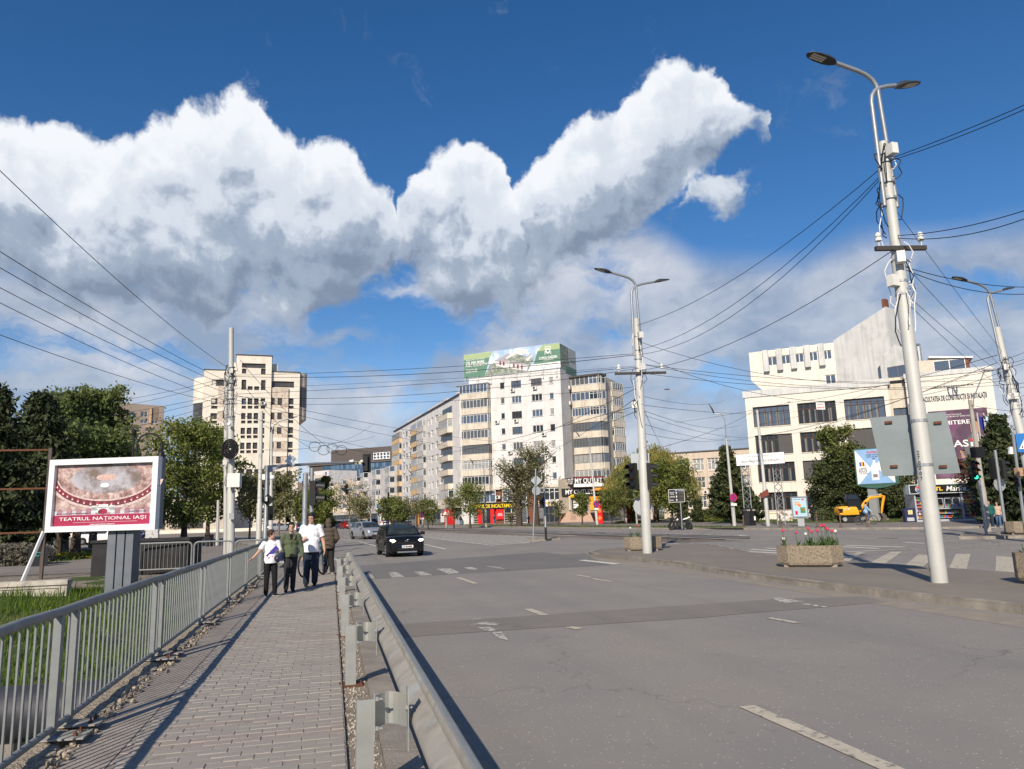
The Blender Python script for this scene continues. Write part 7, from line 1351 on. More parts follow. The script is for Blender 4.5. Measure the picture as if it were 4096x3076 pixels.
conifer('dark fir tree at the right edge behind the crossing posts',gp(4040,2055,60,.13),top(4015,1675,60),4.6,17000,.12,PINE,111,26,.1,None);tree('dark evergreen behind the walking couple',gp(3990,2060,66,.13),top(3990,1810,66),3.8,8000,.11,YEW,112,.15,.03,BARK,.08,'round',YG,name='evergreen');tree('dark evergreen cut off by the right picture edge',gp(4160,2055,72,.13),top(4150,1800,72),4.5,9000,.11,YEW,113,.15,.03,BARK,.08,'round',YG,name='evergreen')
tree('thin red-leaved young tree above the kiosk roof',gp(3872,2050,80,.13),top(3872,1832,80),1.9,1300,.09,REDL,114,.06,.3,BARK,.09,'column')
def shrub(label,c,w_,d_,h,n,ls,lm,seed,name='shrub',group=None):
    rg_=np.random.default_rng(seed);u_=rg_.normal(size=(n,3));u_/=np.linalg.norm(u_,axis=1)[:,None];r_=rg_.random((n,1))**.4;C=u_*r_*np.array([w_/2,d_/2,h*.55]);C+=np.sin(C*5)*.06*w_/3;C[:,2]=np.abs(C[:,2]+h*.4);C+=np.array([c.x,c.y,c.z])
    t=thing(name,label,'shrub',c,0,group);put('foliage',leaf_mesh(C,ls,1.8,rg_,'foliage',lm),t);b=MB()
    for i in range(8):a=i*.8;b.tube([c+Vector((math.cos(a)*.05,math.sin(a)*.05,-.05)),c+Vector((math.cos(a)*w_*.3,math.sin(a)*d_*.3,h*.6))],[.02,.006],4,False)
    b.build('stems',BARK,t);return t
shrub('grey lavender shrub mound beside the path at the far left',G(40,2262,.05),3.6,2.0,1.05,9000,.05,leafmat('lavender_leaf',(.10,.10,.075),(.17,.16,.125),(.26,.24,.19)),120)
for i,(u,v,D,w_,h,lab)in enumerate(((2828,2060,96,5.,1.6,'clipped green hedge under the school windows, left part'),(2890,2062,94,5.,1.3,'clipped green hedge under the school windows, right part'),(3290,2068,84,2.4,1.1,'dark low bush behind the citylight'))):shrub(lab,gp(u,v,D,.13),w_,1.8,h,4500,.08,FRESH if i<2 else YEW,130+i,'hedge' if i<2 else 'shrub')
for i,(u,lab)in enumerate(((2785,'first small cypress cone beside the terrace'),(2797,'second small cypress cone beside the terrace'),(2735,'dark clipped cypress at the restaurant terrace'))):conifer(lab,gp(u,2068,92,.13),2.6 if i<2 else 4.2,1.0 if i<2 else 2.2,2500,.08,YEW,140+i,12,-.5,'small cypresses','cypress',.02,.05)

# ================================================================== planters, kiosk, excavator, boards
AGG=mat('exposed_aggregate',(.29,.24,.175),.95,var=.35,vs=30,bump=.9,bs=60,col2=(.16,.13,.10),f2=(.5,.62),s2=24);SOIL=mat('soil',(.06,.045,.03),1.,var=.3,vs=12)
TLG=leafmat('tulip_leaf',(.05,.10,.03),(.09,.15,.05),(.14,.21,.08));TLP=mat('tulip_pink',(.62,.06,.12),.5,var=.2,vs=20);TLW=mat('tulip_white',(.75,.73,.66),.5)
def planter(label,c,L,Wd,H_,rz,tul,seed):
    rd=random.Random(seed);t=thing('flower_planter',label,'planter',c,rz,'concrete planters on the islands');b=MB();ch=.28
    def oc(l,w,z):return[(-l+ch,-w,z),(l-ch,-w,z),(l,-w+ch,z),(l,w-ch,z),(l-ch,w,z),(-l+ch,w,z),(-l,w-ch,z),(-l,-w+ch,z)]
    l,w=L/2,Wd/2;b.loft([oc(l*.96,w*.95,.06),oc(l,w,.12),oc(l,w,H_)],True);b.f.pop();b.mi.pop();b.loft([oc(l,w,H_),oc(l-.07,w-.07,H_),oc(l-.07,w-.07,H_-.1)],False);b.build('trough',AGG,t,world=False);b=MB();b.poly(oc(l-.06,w-.06,H_-.09));b.build('soil',SOIL,t,world=False);b=MB();b.box((0,0,.03),(L*.8,Wd*.7,.07));b.build('foot',CONCD,t,world=False)
    for(x,y,h,kind)in tul:
        g=MB()
        for k in range(4):a=rd.uniform(0,6.28);dx=math.cos(a),math.sin(a);hh=h*rd.uniform(.5,.8);p=[Vector((x,y,H_-.1)),Vector((x+dx[0]*.05,y+dx[1]*.05,H_-.1+hh*.6)),Vector((x+dx[0]*.12,y+dx[1]*.12,H_-.1+hh))];s=Vector((-dx[1],dx[0],0))*.028;g.add([p[0]-s*.5,p[0]+s*.5,p[1]+s,p[1]-s,p[2]],[(0,1,2,3),(3,2,4)])
        g.tube([(x,y,H_-.1),(x+rd.uniform(-.02,.02),y,H_-.1+h)],.006,4);f=g.build('tulip',TLG,t,world=False)
        if kind:q=MB();q.lathe((x,y,H_-.1+h-.005),[(.012,0),(.035,.015),(.04,.04),(.032,.06),(.036,.075)],8);q.build('bloom',TLP if kind==1 else TLW,f,world=False)
c=G(3243,2266,.125);rd=random.Random(3)
planter('weathered concrete planter full of pink tulips on the island beside the tall pole',c,1.62,.72,.55,R(-36),[(-.6,-.05,.46,1),(-.62,.05,.24,2),(-.28,.05,.40,1),(-.05,-.02,.36,2),(.02,.05,.5,1),(.1,-.08,.42,1),(.24,.0,.44,1),(.36,.08,.56,1),(.42,-.06,.58,1),(.46,.04,.5,1),(.5,-.1,.48,1),(.6,.05,.42,1),(.68,-.04,.42,2)]+[(rd.uniform(-.1,.75),rd.uniform(-.2,.2),rd.uniform(.2,.36),0)for _ in range(16)],1)
c=G(2562,2208,.125)+Vector((.5,.9,0));planter('pebbly concrete planter with few tulips behind the double lamp pole',c,1.5,.7,.55,R(-28),[(-.45,-.1,.42,2),(-.15,0,.5,1),(.25,0,.34,0),(-.5,.05,.3,0),(-.2,.1,.3,0)],2)
c=G(4085,2139,.125)+Vector((.9,.3,0));planter('grey concrete planter with leafy plants at the right edge by the signal post',c,2.0,.8,.58,R(-35),[(rd.uniform(-.8,.8),rd.uniform(-.2,.2),rd.uniform(.22,.36),0)for _ in range(20)],3)
c=G(4130,2350,.125)+Vector((1.15,.1,0));planter('concrete planter corner at the lower right picture edge',c,1.9,.8,.58,R(-35),[(rd.uniform(-.8,.8),rd.uniform(-.2,.2),.25,0)for _ in range(10)],4)
# kiosk
kA,kB=G(3668,2088,.13),G(3938,2081,.13);KF=Face(kA,kB);kio=thing('kiosk','street kiosk stacked with snacks under a black Market sign','kiosk',KF.P(2.5,.13,-1));KG=mat('kiosk_grey',(.42,.45,.50),.5,.2,var=.06,vs=3);kw=KF.w;zk=KF.st(*c8(1200,440))[1];zk1=KF.st(*c8(1100,322))[1]
b=MB();KF.box(b,0,kw,.13,zk1-.1,-2.2,-.9);KF.box(b,0,kw,.13,.3,-.9,.05);b.build('cabin',KG,kio)
for a in(0,kw*.31,kw*.70,kw-.1):b=MB();KF.box(b,a,a+.1,.3,zk,-.9,.05);b.build('upright',KG,kio)
b=MB();KF.box(b,-.35,kw+.25,zk,zk1,-.6,.25);sg=b.build('fascia',SHOPD,kio)
for r_ in((-.37,kw+.27,zk-.04,zk),(-.37,kw+.27,zk1,zk1+.05),(-.4,-.35,zk-.04,zk1+.05)):b=MB();KF.box(b,*r_,-.6,.28);b.build('fascia_trim',mat('trim_mint',(.62,.72,.68),.5),sg)
zm=(zk+zk1)/2;fh_=zk1-zk;a_=KF.st(*c8(1200,390))[0];KF.text('Market',a_,zm,1.75,fh_*.62,WHT,sg,.262,shear=.25,bold=.01);a_=KF.st(*c8(920,395))[0];KF.text('TL',a_,zm,.6,fh_*.45,mat('sign_gold',(.85,.52,.02),.5),sg,.262,bold=.04)
def kdisc(x,r_,m_,d,zo=0,half=None):
    b=MB();a,_=KF.st(*c8(x,390));n=24;rng_=(0,2*math.pi)if not half else half;b.poly([KF.P(a+r_*math.cos(t),zm+zo+r_*math.sin(t),d)for t in np.linspace(rng_[0],rng_[1],n,endpoint=bool(half))]);b.build('badge',m_,sg)
kdisc(625,fh_*.40,WHT,.258);kdisc(625,fh_*.36,mat('badge_red',(.6,.02,.03),.5),.262,0,(.3,math.pi-.3));kdisc(625,fh_*.36,mat('badge_blue',(.02,.08,.38),.5),.262,0,(math.pi+.3,2*math.pi-.3));a_=KF.st(*c8(620,398))[0];KF.text('PEPSI',a_,zm,fh_*.6,fh_*.16,NVY,sg,.266,bold=.02);kdisc(1500,fh_*.40,WHT,.258);kdisc(1500,fh_*.37,MATS['sign_gold'],.262);a_=KF.st(*c8(1497,365))[0];KF.text("Lay's",a_,zm+.05,fh_*.62,fh_*.3,WHT,sg,.266);
for x,y,m_ in((1165,352,mat('leaf_green',(.05,.35,.06),.5)),(1258,345,MATS['sign_gold'])):a,z=KF.st(*c8(x,y));b=MB();b.poly([KF.P(a+p,z+q,.264)for p,q in((-.12,.06),(0,-.08),(.12,.08),(.02,.02))]);b.build('mark',m_,sg)
GD=[mat('goods_%d'%i,c,.6,var=.3,vs=25)for i,c in enumerate(((.5,.06,.04),(.55,.38,.05),(.06,.25,.09),(.08,.14,.42),(.55,.52,.45),(.42,.17,.04),(.2,.07,.22)))]
def goods(a0,a1,z,h,n,d=-.3):
    for i in range(n):a=a0+(a1-a0)*(i+.1)/n;b=MB();KF.box(b,a,a+(a1-a0)/n*.82,z,z+h*random.uniform(.6,1),d-.15,d+random.uniform(-.03,.03));b.build('snack_pack',random.choice(GD),kio)
zs=np.linspace(.42,zk-.3,7)
for a0,a1 in((.12,kw*.31-.02),(kw*.70+.12,kw-.14)):
    for i,z in enumerate(zs):b=MB();KF.box(b,a0,a1,z-.03,z,-.7,-.15);b.build('shelf',KG,kio);goods(a0,a1,z,.24,8)
for z in(.42,.78):b=MB();KF.box(b,kw*.31+.1,kw*.7,z-.03,z,-.7,-.12);b.build('shelf',KG,kio);goods(kw*.31+.12,kw*.7,z,.22,12)
b=MB();KF.box(b,kw*.31+.1,kw*.7,1.12,1.2,-.8,.1);b.build('counter',KG,kio)
for a in(kw*.33,kw*.46,kw*.58):window(KF,a,a+kw*.115,1.24,2.0,kio,KG,GL[0],1,0,.25,.05);goods(a+.05,a+kw*.1,1.3,.25,3,-.2)
for a in(kw*.33,kw*.46,kw*.58):b=MB();KF.box(b,a,a+kw*.11,2.06,zk-.05,-.2,-.15);b.build('menu_board',SHOPD,kio)
b=MB();KF.box(b,-.85,-.06,.13,1.25,-.6,0);o=b.build('freezer',mat('freezer_blue',(.025,.03,.09),.4),kio);b=MB();KF.box(b,-.72,-.18,.22,.5,0,.02);b.build('freezer_panel',mat('freezer_grey',(.4,.42,.45),.5),o);b=MB();KF.box(b,-.6,-.25,.75,1.1,0,.02);b.build('freezer_print',mat('freezer_yellow',(.6,.55,.25),.5),o)
# mini excavator
EXY=mat('excavator_yellow',(.78,.36,.015),.45,var=.08,vs=3);c=AD(3405,2084,73.);c.z=.13;ez=R(-22);ex=thing('mini_excavator','yellow mini excavator with black cab standing on the pavement by the evergreens','excavator',c,ez)
def EL(n,f,m_,s=0):b=MB();f(b);return b.build(n,m_,ex,s,world=False)
for y in(-.7,.7):
    def trk(b):b.loft([[(x,y-.17,z)for x,z in((-1.0,.3),(-.85,.08),(.85,.08),(1.0,.3),(.9,.5),(-.9,.5))],[(x,y+.17,z)for x,z in((-1.0,.3),(-.85,.08),(.85,.08),(1.0,.3),(.9,.5),(-.9,.5))]])
    EL('track',trk,mat('track_rubber',(.03,.028,.026),.9,var=.3,vs=12))
    for x in(-.75,.75):EL('sprocket',lambda b:b.lathe((x,y-.19 if y<0 else y+.17,.3),[(.18,0),(.18,.02)],12,Matrix.Rotation(R(90),3,'X')),METG)
EL('undercarriage',lambda b:b.box((0,0,.42),(1.3,1.0,.3)),SHOPD)
EL('rear_body',lambda b:b.loft([[(-1.15+.06*abs(t),.78*t,.68)for t in np.linspace(-1,1,5)]+[(.5,.8,.68),(.5,-.8,.68)],[(-1.3+.1*abs(t),.82*t,.95)for t in np.linspace(-1,1,5)]+[(.5,.82,.95),(.5,-.82,.95)],[(-1.22+.1*abs(t),.8*t,1.3)for t in np.linspace(-1,1,5)]+[(.35,.8,1.3),(.35,-.8,1.3)],[(-1.0+.1*abs(t),.7*t,1.42)for t in np.linspace(-1,1,5)]+[(.2,.7,1.42),(.2,-.7,1.42)]]),EXY,1)
EL('grille',lambda b:b.box((-1.0,-.78,1.05),(.35,.12,.35),.15),SHOPD)
o=put('lettering',text_w('JCB',.5,.16,WHT),ex,False);o.matrix_basis=Matrix.Translation((-.5,-.86,1.15))@Matrix.Rotation(R(90),4,'X')
def cabf(b):b.loft([[(-.3,-.75,1.05),(.75,-.75,1.05),(.75,.25,1.05),(-.3,.25,1.05)],[(-.35,-.75,2.0),(.68,-.75,2.0),(.68,.25,2.0),(-.35,.25,2.0)],[(-.25,-.65,2.45),(.45,-.65,2.45),(.45,.2,2.45),(-.25,.2,2.45)]])
EL('cab',cabf,GL[0]);
for p in(((-.32,-.76,1.05),(-.36,-.76,2.0),(-.26,-.66,2.46)),((.76,-.76,1.05),(.69,-.76,2.0),(.46,-.66,2.46)),((.76,.26,1.05),(.69,.26,2.0),(.46,.21,2.46)),((-.36,-.76,2.0),(.69,-.76,2.0)),((-.26,-.66,2.46),(.46,-.66,2.46))):EL('cab_frame',lambda b:b.tube(p,.04,5),SHOPD)
EL('boom',lambda b:b.tube([(.85,.45,.95),(1.5,.45,1.75),(1.9,.45,2.1),(2.9,.45,2.2)],[.16,.17,.14,.1],6),EXY);EL('dipper',lambda b:b.tube([(2.7,.45,2.35),(3.1,.45,2.2),(2.85,.45,1.3),(2.75,.45,.75)],[.08,.13,.11,.08],6),EXY);EL('hydraulic_ram',lambda b:b.tube([(1.7,.45,2.2),(2.9,.45,2.42)],.045,6),METG)
def bkt(b):b.loft([[(2.55,y,.75),(2.85,y,.75),(3.1,y,.45),(3.0,y,.1),(2.6,y,.05),(2.75,y,.35)]for y in(.2,.7)])
EL('bucket',bkt,mat('bucket_steel',(.11,.09,.075),.7,.3,var=.3));EL('blade',lambda b:b.box((1.3,0,.32),(.06,1.5,.38)),EXY)
# citylight
c=G(3203,2105,.13);CLf=Face(AD(3166,2030,math.hypot(c.x,c.y)),AD(3232,2030,math.hypot(c.x,c.y)));cl=thing('citylight','citylight advertising panel with a pale blue snack poster on the far pavement','advert',c);z0,z1=CLf.st(3198,2072)[1],CLf.st(3198,1986)[1];w_=CLf.w;DG=mat('citylight_grey',(.17,.20,.24),.5,.3);b=MB();CLf.box(b,0,w_,z0,z1,-.25,0);fr=b.build('frame',DG,cl);b=MB();CLf.box(b,w_*.3,w_*.7,.13,z0,-.2,-.05);b.build('foot',mat('citylight_foot',(.34,.36,.37),.6),cl);b=MB();CLf.box(b,.1,w_-.1,z0+.12,z1-.12,0,.012);po_=b.build('poster',mat('poster_sky',(.40,.56,.66),.4,var=.1,vs=1),cl)
for x,z,ww,hh,m_ in((.36,.68,.28,.16,mat('poster_orange',(.75,.22,.03),.5)),(.5,.58,.18,.1,MATS['poster_orange']),(.68,.36,.3,.26,mat('poster_dkgreen',(.03,.2,.1),.5)),(.68,.38,.2,.12,MATS['sign_gold']),(.28,.24,.16,.18,REDP),(.72,.86,.12,.07,REDP)):b=MB();CLf.box(b,w_*(x-ww/2),w_*(x+ww/2),z0+(z1-z0)*(z-hh/2),z0+(z1-z0)*(z+hh/2),.012,.018);b.build('print',m_,po_)
CLf.text('25%',w_*.36,z0+(z1-z0)*.68,w_*.2,.14,WHT,po_,.022,bold=.02);CLf.text('UMEȘTI REDUCERI',w_*.36,z0+(z1-z0)*.86,w_*.45,.08,NVY,po_,.022)
# green roadside billboard
c=AD(3503,2074,79.);c.z=.13;D=79.;AU=Face(AD(3425,1870,D),AD(3575,1870,D-1.2));au=thing('billboard','green-framed milk advert billboard half hidden behind the sign back','billboard',c);z0,z1=AU.st(3440,1937)[1],AU.st(3440,1800)[1];w_=AU.w;GRN=mat('billboard_frame_green',(.07,.16,.12),.5,.2,var=.08)
b=MB();AU.box(b,-.12,w_+.12,z0-.12,z1+.12,-.7,-.02);b.build('case',GRN,au);b=MB();n=10;b.loft([[AU.P(-.12+(w_+.24)*i/n,z0-.12-.32*math.sin(math.pi*i/n),d)for i in range(n+1)]+[AU.P(w_+.12,z0-.1,d),AU.P(-.12,z0-.1,d)]for d in(-.6,-.04)]);b.build('lower_rim',GRN,au);b=MB();AU.box(b,0,w_,z0,z1,-.02,.01);ap=b.build('poster',WHT,au);LB=mat('poster_light_blue',(.28,.46,.72),.5);H_=z1-z0
def aup(pts,m_,d):b=MB();b.poly([AU.P(x*w_,z0+z*H_,d)for x,z in pts]);b.build('print',m_,ap)
aup([(0,1),(.42,.42),(.5,.5),(1.,1.)],LB,.014);aup([(.04,0),(.40,.40),(.6,.4),(1,0)],LB,.014)
aup([(.40,.1),(.6,.1),(.6,.5),(.53,.62),(.53,.7),(.47,.7),(.47,.62),(.40,.5)],mat('bottle_white',(.72,.76,.82),.4),.018);aup([(.465,.69),(.535,.69),(.535,.73),(.465,.73)],mat('bottle_cap',(.04,.06,.35),.4),.02);aup([(.44,.18),(.56,.18),(.56,.27),(.44,.27)],mat('bottle_label',(.30,.22,.2),.5,var=.6,vs=20),.02)
AU.text('Auchan',w_*.46,z0+H_*.92,w_*.28,H_*.075,REDP,ap,.022,bold=.02);AU.text('AVEM UN FIX:',w_*.48,z0+H_*.835,w_*.36,H_*.045,NVY,ap,.022,bold=.01);AU.text('PREȚURI MICI!',w_*.48,z0+H_*.77,w_*.36,H_*.05,NVY,ap,.022,bold=.01);AU.text('LAPTE',w_*.18,z0+H_*.44,w_*.2,H_*.06,NVY,ap,.022,bold=.01);AU.text('POUCE',w_*.18,z0+H_*.365,w_*.22,H_*.06,NVY,ap,.022,bold=.01);AU.text('1,5% grăsime',w_*.2,z0+H_*.30,w_*.26,H_*.035,NVY,ap,.022);AU.text('3',w_*.78,z0+H_*.42,w_*.16,H_*.34,mat('price_violet',(.07,.02,.2),.5),ap,.022,bold=.04);AU.text('lei',w_*.92,z0+H_*.26,w_*.08,H_*.06,NVY,ap,.022)
for i,m_ in enumerate((MATS['badge_blue'],MATS['sign_gold'],REDP)):aup([(.10+i*.045,.52),(.145+i*.045,.52),(.145+i*.045,.64),(.10+i*.045,.64)],m_,.018)
b=MB();b.box((c.x,c.y,(z0-.3)/2),(.75,.5,z0-.1),AU.rz);b.build('post',mat('grey_column',(.30,.31,.31),.6,.2,var=.1),au);b=MB();b.box((c.x,c.y,.22),(1.9,1.4,.25),AU.rz);b.build('footing',CONC,au)
# faculty banner on lattice towers
c=G(3000,2052,.2);D=70.;BN=Face(AD(2945,1845,D),AD(3137,1835,D-1));bn=thing('banner_board','white faculty name banner on two steel lattice towers','banner',BN.P(2.3,.2));z0,z1=BN.st(3040,1858)[1],BN.st(3040,1814)[1];b=MB();BN.box(b,0,BN.w,z0,z1,-.1,0);pn_=b.build('board',WHT,bn);BN.text('FACULTATEA DE CONSTRUCȚII ȘI INSTALAȚII',BN.w*.5,z0+.3,BN.w*.78,.24,NVY,pn_,.01,bold=.01);BN.text('UNIVERSITATEA TEHNICĂ "GHEORGHE ASACHI" DIN IAȘI',BN.w*.5,z1-.22,BN.w*.6,.09,NVY,pn_,.01);BN.text('C H',BN.w*.5,(z0+z1)/2+.05,.3,.26,NVY,pn_,.01,bold=.03)
for u0,u1 in((2970,3004),(3098,3134)):
    f_=Face(AD(u0,1950,D-.2),AD(u1,1950,D-.2));zt_=BN.st(3040,1862)[1];b=MB();w2=.62;pts=[(0,0),(w2,0),(w2,-w2),(0,-w2)]
    for a,d in pts:b.tube([f_.P(a,.1,d),f_.P(a,zt_+.2,d)],.045,4)
    k=8
    for i in range(k):
        za_,zb2=.2+(zt_-.2)*i/k,.2+(zt_-.2)*(i+1)/k
        for(a,d),(a2,d2)in zip(pts,pts[1:]+pts[:1]):b.tube([f_.P(a,za_,d),f_.P(a2,zb2,d2)],.025,4);b.tube([f_.P(a2,za_,d2),f_.P(a,zb2,d)],.025,4)
    b.build('lattice_tower',METG,bn)
# parking guidance sign
D=64.;PKf=Face(AD(2674,1982,D),AD(2738,1982,D));pk=thing('parking_sign','black parking guidance board for three car parks on a thin post','sign',PKf.P(.7,.13));z0,z1=PKf.st(2706,2009)[1],PKf.st(2706,1957)[1];b=MB();PKf.box(b,0,PKf.w,z0,z1,-.12,0);pb_=b.build('board',SHOPD,pk);w_=PKf.w;H_=z1-z0
for r_ in((0,w_,z0,z0+.025),(0,w_,z1-.025,z1),(0,.025,z0+.025,z1-.025),(w_-.025,w_,z0+.025,z1-.025)):b=MB();PKf.box(b,*r_,0,.01);b.build('border',WHT,pb_)
b=MB();PKf.box(b,w_*.44,w_*.56,z0+H_*.83,z0+H_*.97,0,.01);b.build('parking_symbol',BLU,pb_);PKf.text('P',w_*.5,z0+H_*.9,.06,.12,WHT,pb_,.014,bold=.02);PKf.text('LOCURI',w_*.78,z0+H_*.89,w_*.3,.1,WHT,pb_,.01)
for i,tx in enumerate(('PALAS\nMALL','AUCHAN','PARC')):
    z=z0+H_*(.70-i*.27);PKf.text(tx,w_*.23 if i<2 else w_*.18,z,w_*(.3 if i!=1 else.36)*(1 if i<2 else.8),.22 if i==0 else.11,WHT,pb_,.01);b=MB();PKf.box(b,w_*.64,w_*.93,z-.1,z+.1,0,.012);b.build('display',mat('display_dark',(.05,.045,.04),.5),pb_);b=MB();b.poly([PKf.P(w_*.5+x,z+q,.012)for x,q in((-.02,-.1),(.02,-.1),(.02,.02),(.07,.02),(0,.1),(-.07,.02),(-.02,.02))]);b.build('arrow',WHT,pb_)
b=MB();b.tube([PKf.P(w_*.72,.1,-.06),PKf.P(w_*.72,z0,-.06)],.05,8);b.build('post',LAMPG,pk)
# litter bin, graffiti cabinet, bollards, gas pipe
c=G(2998,2102,.13);bi=thing('litter_bin','large black twin litter bin on the far pavement','bin',c);b=MB();w2=.62
def oc8(s,z):return[(c.x+s*math.cos(a)*1.0,c.y+s*math.sin(a)*.8,z)for a in np.linspace(.39,6.67,9)[:-1]]
b.loft([oc8(.62,.13),oc8(.62,.25),oc8(.56,.27),oc8(.58,1.35)]);b.build('body',mat('bin_black',(.018,.018,.02),.45,var=.3,vs=5),bi);b=MB();b.loft([oc8(.64,1.35),oc8(.64,1.42),oc8(.58,1.55),oc8(.3,1.68)]);b.build('lid',MATS['bin_black'],bi)
for dx in(-.25,.25):b=MB();b.box((c.x+dx,c.y-.47,1.46),(.3,.04,.14));b.build('opening',CONC,bi)
b=MB();b.box((c.x+.3,c.y-.475,.75),(.16,.02,.35));b.build('sticker',WHT,bi)
c=G(3140,2084,.14);gx=thing('utility_cabinet','white utility cabinet covered with brown graffiti behind the citylight','cabinet',c);b=MB();b.box((c.x,c.y,.72),(1.5,.5,1.15),-.5);b.build('body',mat('graffiti_cabinet',(.62,.60,.56),.7,var=.1,vs=3,col2=(.26,.15,.09),f2=(.52,.57),s2=3.2),gx);b=MB();b.box((c.x,c.y,1.32),(1.6,.58,.06),-.5);b.build('lid',CONC,gx)
for u in(2976,3123,3270,3364,3473):c=G(u,2110,.13);b=MB();b.lathe((c.x,c.y,.13),[(.11,0),(.11,.08),(.06,.1),(.05,.5),(.08,.55),(.05,.62),(.05,.78),(.085,.84),(.05,.93),(.01,.96)],10);o=b.build('bollard',mat('bollard_brown',(.14,.09,.07),.7,var=.3));tag(o,{2976:'brown cast bollard beside the black litter bin',3123:'brown cast bollard left of the citylight',3270:'brown cast bollard right of the citylight',3364:'brown cast bollard left of the excavator tracks',3473:'brown cast bollard in front of the cyclist in blue'}[u],'bollard','bollards along the far kerb')
c=G(3054,2080,.14);b=MB();b.tube([c,c+Vector((0,0,.75)),c+Vector((1.6,-1.2,.75))],.05,6);o=b.build('gas_pipe',mat('gas_yellow',(.55,.35,.04),.6));tag(o,'bent yellow gas pipe by the faculty wall','pipe')
# red and orange restaurant gate
D=104.;g1,g2=AD(2400,2085,D),AD(2512,2083,D+1);gt=thing('restaurant_gate','red and orange oriental gateway with tiled roofs beside the outlet stairs','gate',(g1.x,g1.y,.13));GF=Face(g1,g2);ORG=mat('gate_orange',(.78,.36,.04),.5,var=.15,vs=6);GRD=mat('gate_red',(.62,.02,.015),.5,var=.1,vs=3);GLD=mat('gate_gold',(.70,.42,.10),.5);zt_=GF.st(2400,2004)[1]
for a in(-.6,GF.w-.4):
    b=MB();GF.box(b,a,a+1.0,.13,zt_,-.4,.4);o=b.build('pillar',GRD,gt)
    for z in(.9,1.9,2.9):
        for s,m_ in((.28,GLD),(.2,GRD),(.1,GLD)):b=MB();b.poly([GF.P(a+.5+x*s,z+y*s*1.2,.41+(.28-s)*.1)for x,y in((0,-1),(1,0),(0,1),(-1,0))]);b.build('ornament',m_,o)
for v0,v1,ex_ in((1962,1951,.0),(2001,1985,.6)):
    z0,z1=GF.st(2400,v0)[1],GF.st(2400,v1)[1];b=MB();b.hexa([GF.P(-1.0-ex_,z0,1.0),GF.P(GF.w+1,z0,1.0),GF.P(GF.w+1,z0,-1),GF.P(-1-ex_,z0,-1),GF.P(-.4-ex_,z1,.1),GF.P(GF.w+.4,z1,.1),GF.P(GF.w+.4,z1,-.1),GF.P(-.4-ex_,z1,-.1)]);rf_=b.build('tiled_roof',ORG,gt)
    for i in range(26):a=-.9-ex_+i*(GF.w+1.8+ex_)/26;b=MB();b.tube([GF.P(a,z0+.02,1.0),GF.P(a*.92+.15,z1,.12)],.05,5);b.build('roof_tile',ORG,rf_)
z0=GF.st(2400,1985)[1];b=MB();GF.box(b,-.5,GF.w+.5,z0,z0+1.3,-.8,-.3);b.build('upper_storey',SHOPD,gt)
for a in(.2,GF.w*.5,GF.w-.4):b=MB();GF.box(b,a,a+.15,z0,z0+1.3,-.3,-.2);b.build('post',BRICKC,gt)
for u,v in((2435,1945),(2456,1943)):p=AD(u,v,D);b=MB();b.ball(p,(.5 if u<2440 else.42,.3,.4),10,6);b.build('roof_ornament',GLD,gt)
# flags
for i,(x0,y0,x1,y1,cs_,lab)in enumerate(((1505,190,1580,720,((.02,.04,.3),(.7,.5,.03),(.6,.03,.03)),'national tricolour flag on a pole before the faculty poster'),(1600,190,1670,730,((.45,.55,.7),(.6,.65,.72),(.35,.45,.6)),'pale blue flag on a pole before the faculty poster'),(1705,170,1740,470,((.62,.6,.62),(.66,.66,.68),(.4,.4,.44)),'white flag on the rightmost pole before the faculty poster'))):
    D=64.;B=AD(*d5(x1,y1),D);T=AD(*d5(x0,y0),D);t=thing('flag',lab,'flag',(B.x,B.y,.2),0,'flags before the faculty');B2=B.lerp(T,-1.2);B2.z=.2;b=MB();b.tube([Vector((B.x+(B.x-T.x)*.4,B.y,.2)),B,T],.05,6);b.build('pole',POLE,t)
    for k in range(3):
        b=MB();n=6
        for j in range(n):
            q=[]
            for jj in(j,j+1):s=(k+jj/n)/3;q.append(T+Vector((.1+s*1.25,.12*math.sin(s*9+i),-.15-s*.55)));
            b.quad(q[0],q[1],q[1]-Vector((0,.1,1.0)),q[0]-Vector((0,.1,1.0)))
        b.build('cloth',mat('flag_%d_%d'%(i,k),cs_[k],.8,var=.15,vs=4),t)
# curled park lamp behind the billboard, litter bin and railings in the park, bench
c=AD(512,2150,42);c.z=.05;zt_=AD(512,1720,42).z;cl2=thing('park_lamp','black bell-shaped lamp on a curled arm above the theatre billboard','street lamp',c);b=MB();b.lathe((c.x,c.y,.05),[(.12,0),(.1,.6),(.06,.8),(.055,zt_-.35),(.1,zt_-.2),(.12,zt_-.08),(.03,zt_)],10);b.build('post',BLK,cl2);R_=.58;pts=[Vector((c.x+.14,c.y,zt_-1.6)),Vector((c.x+.16,c.y,zt_-.75))]+[Vector((c.x+.16+R_-R_*math.cos(a),c.y,zt_-.75+R_*math.sin(a)))for a in np.linspace(.3,3.14,9)];b=MB();b.tube(pts,.045,6);b.build('arm',BLK,cl2,1);e=pts[-1];b=MB();b.lathe((e.x,e.y,e.z-.85),[(.34,0),(.30,.08),(.2,.2),(.16,.42),(.12,.5),(.07,.55),(.08,.7),(.04,.85)],14);b.build('bell_shade',BLK,cl2,1)
c=gp(837,2162,60,.05);b=MB();b.lathe((c.x,c.y,.05),[(.28,0),(.3,.75),(.34,.77),(.34,.84),(.2,.86)],12);o=b.build('litter_bin',MATS['bin_black']);tag(o,'small round black bin by the park corner','bin')
c=gp(2165,2100,103,.13);be=thing('park_bench','wooden bench beside the big street tree','bench',c)
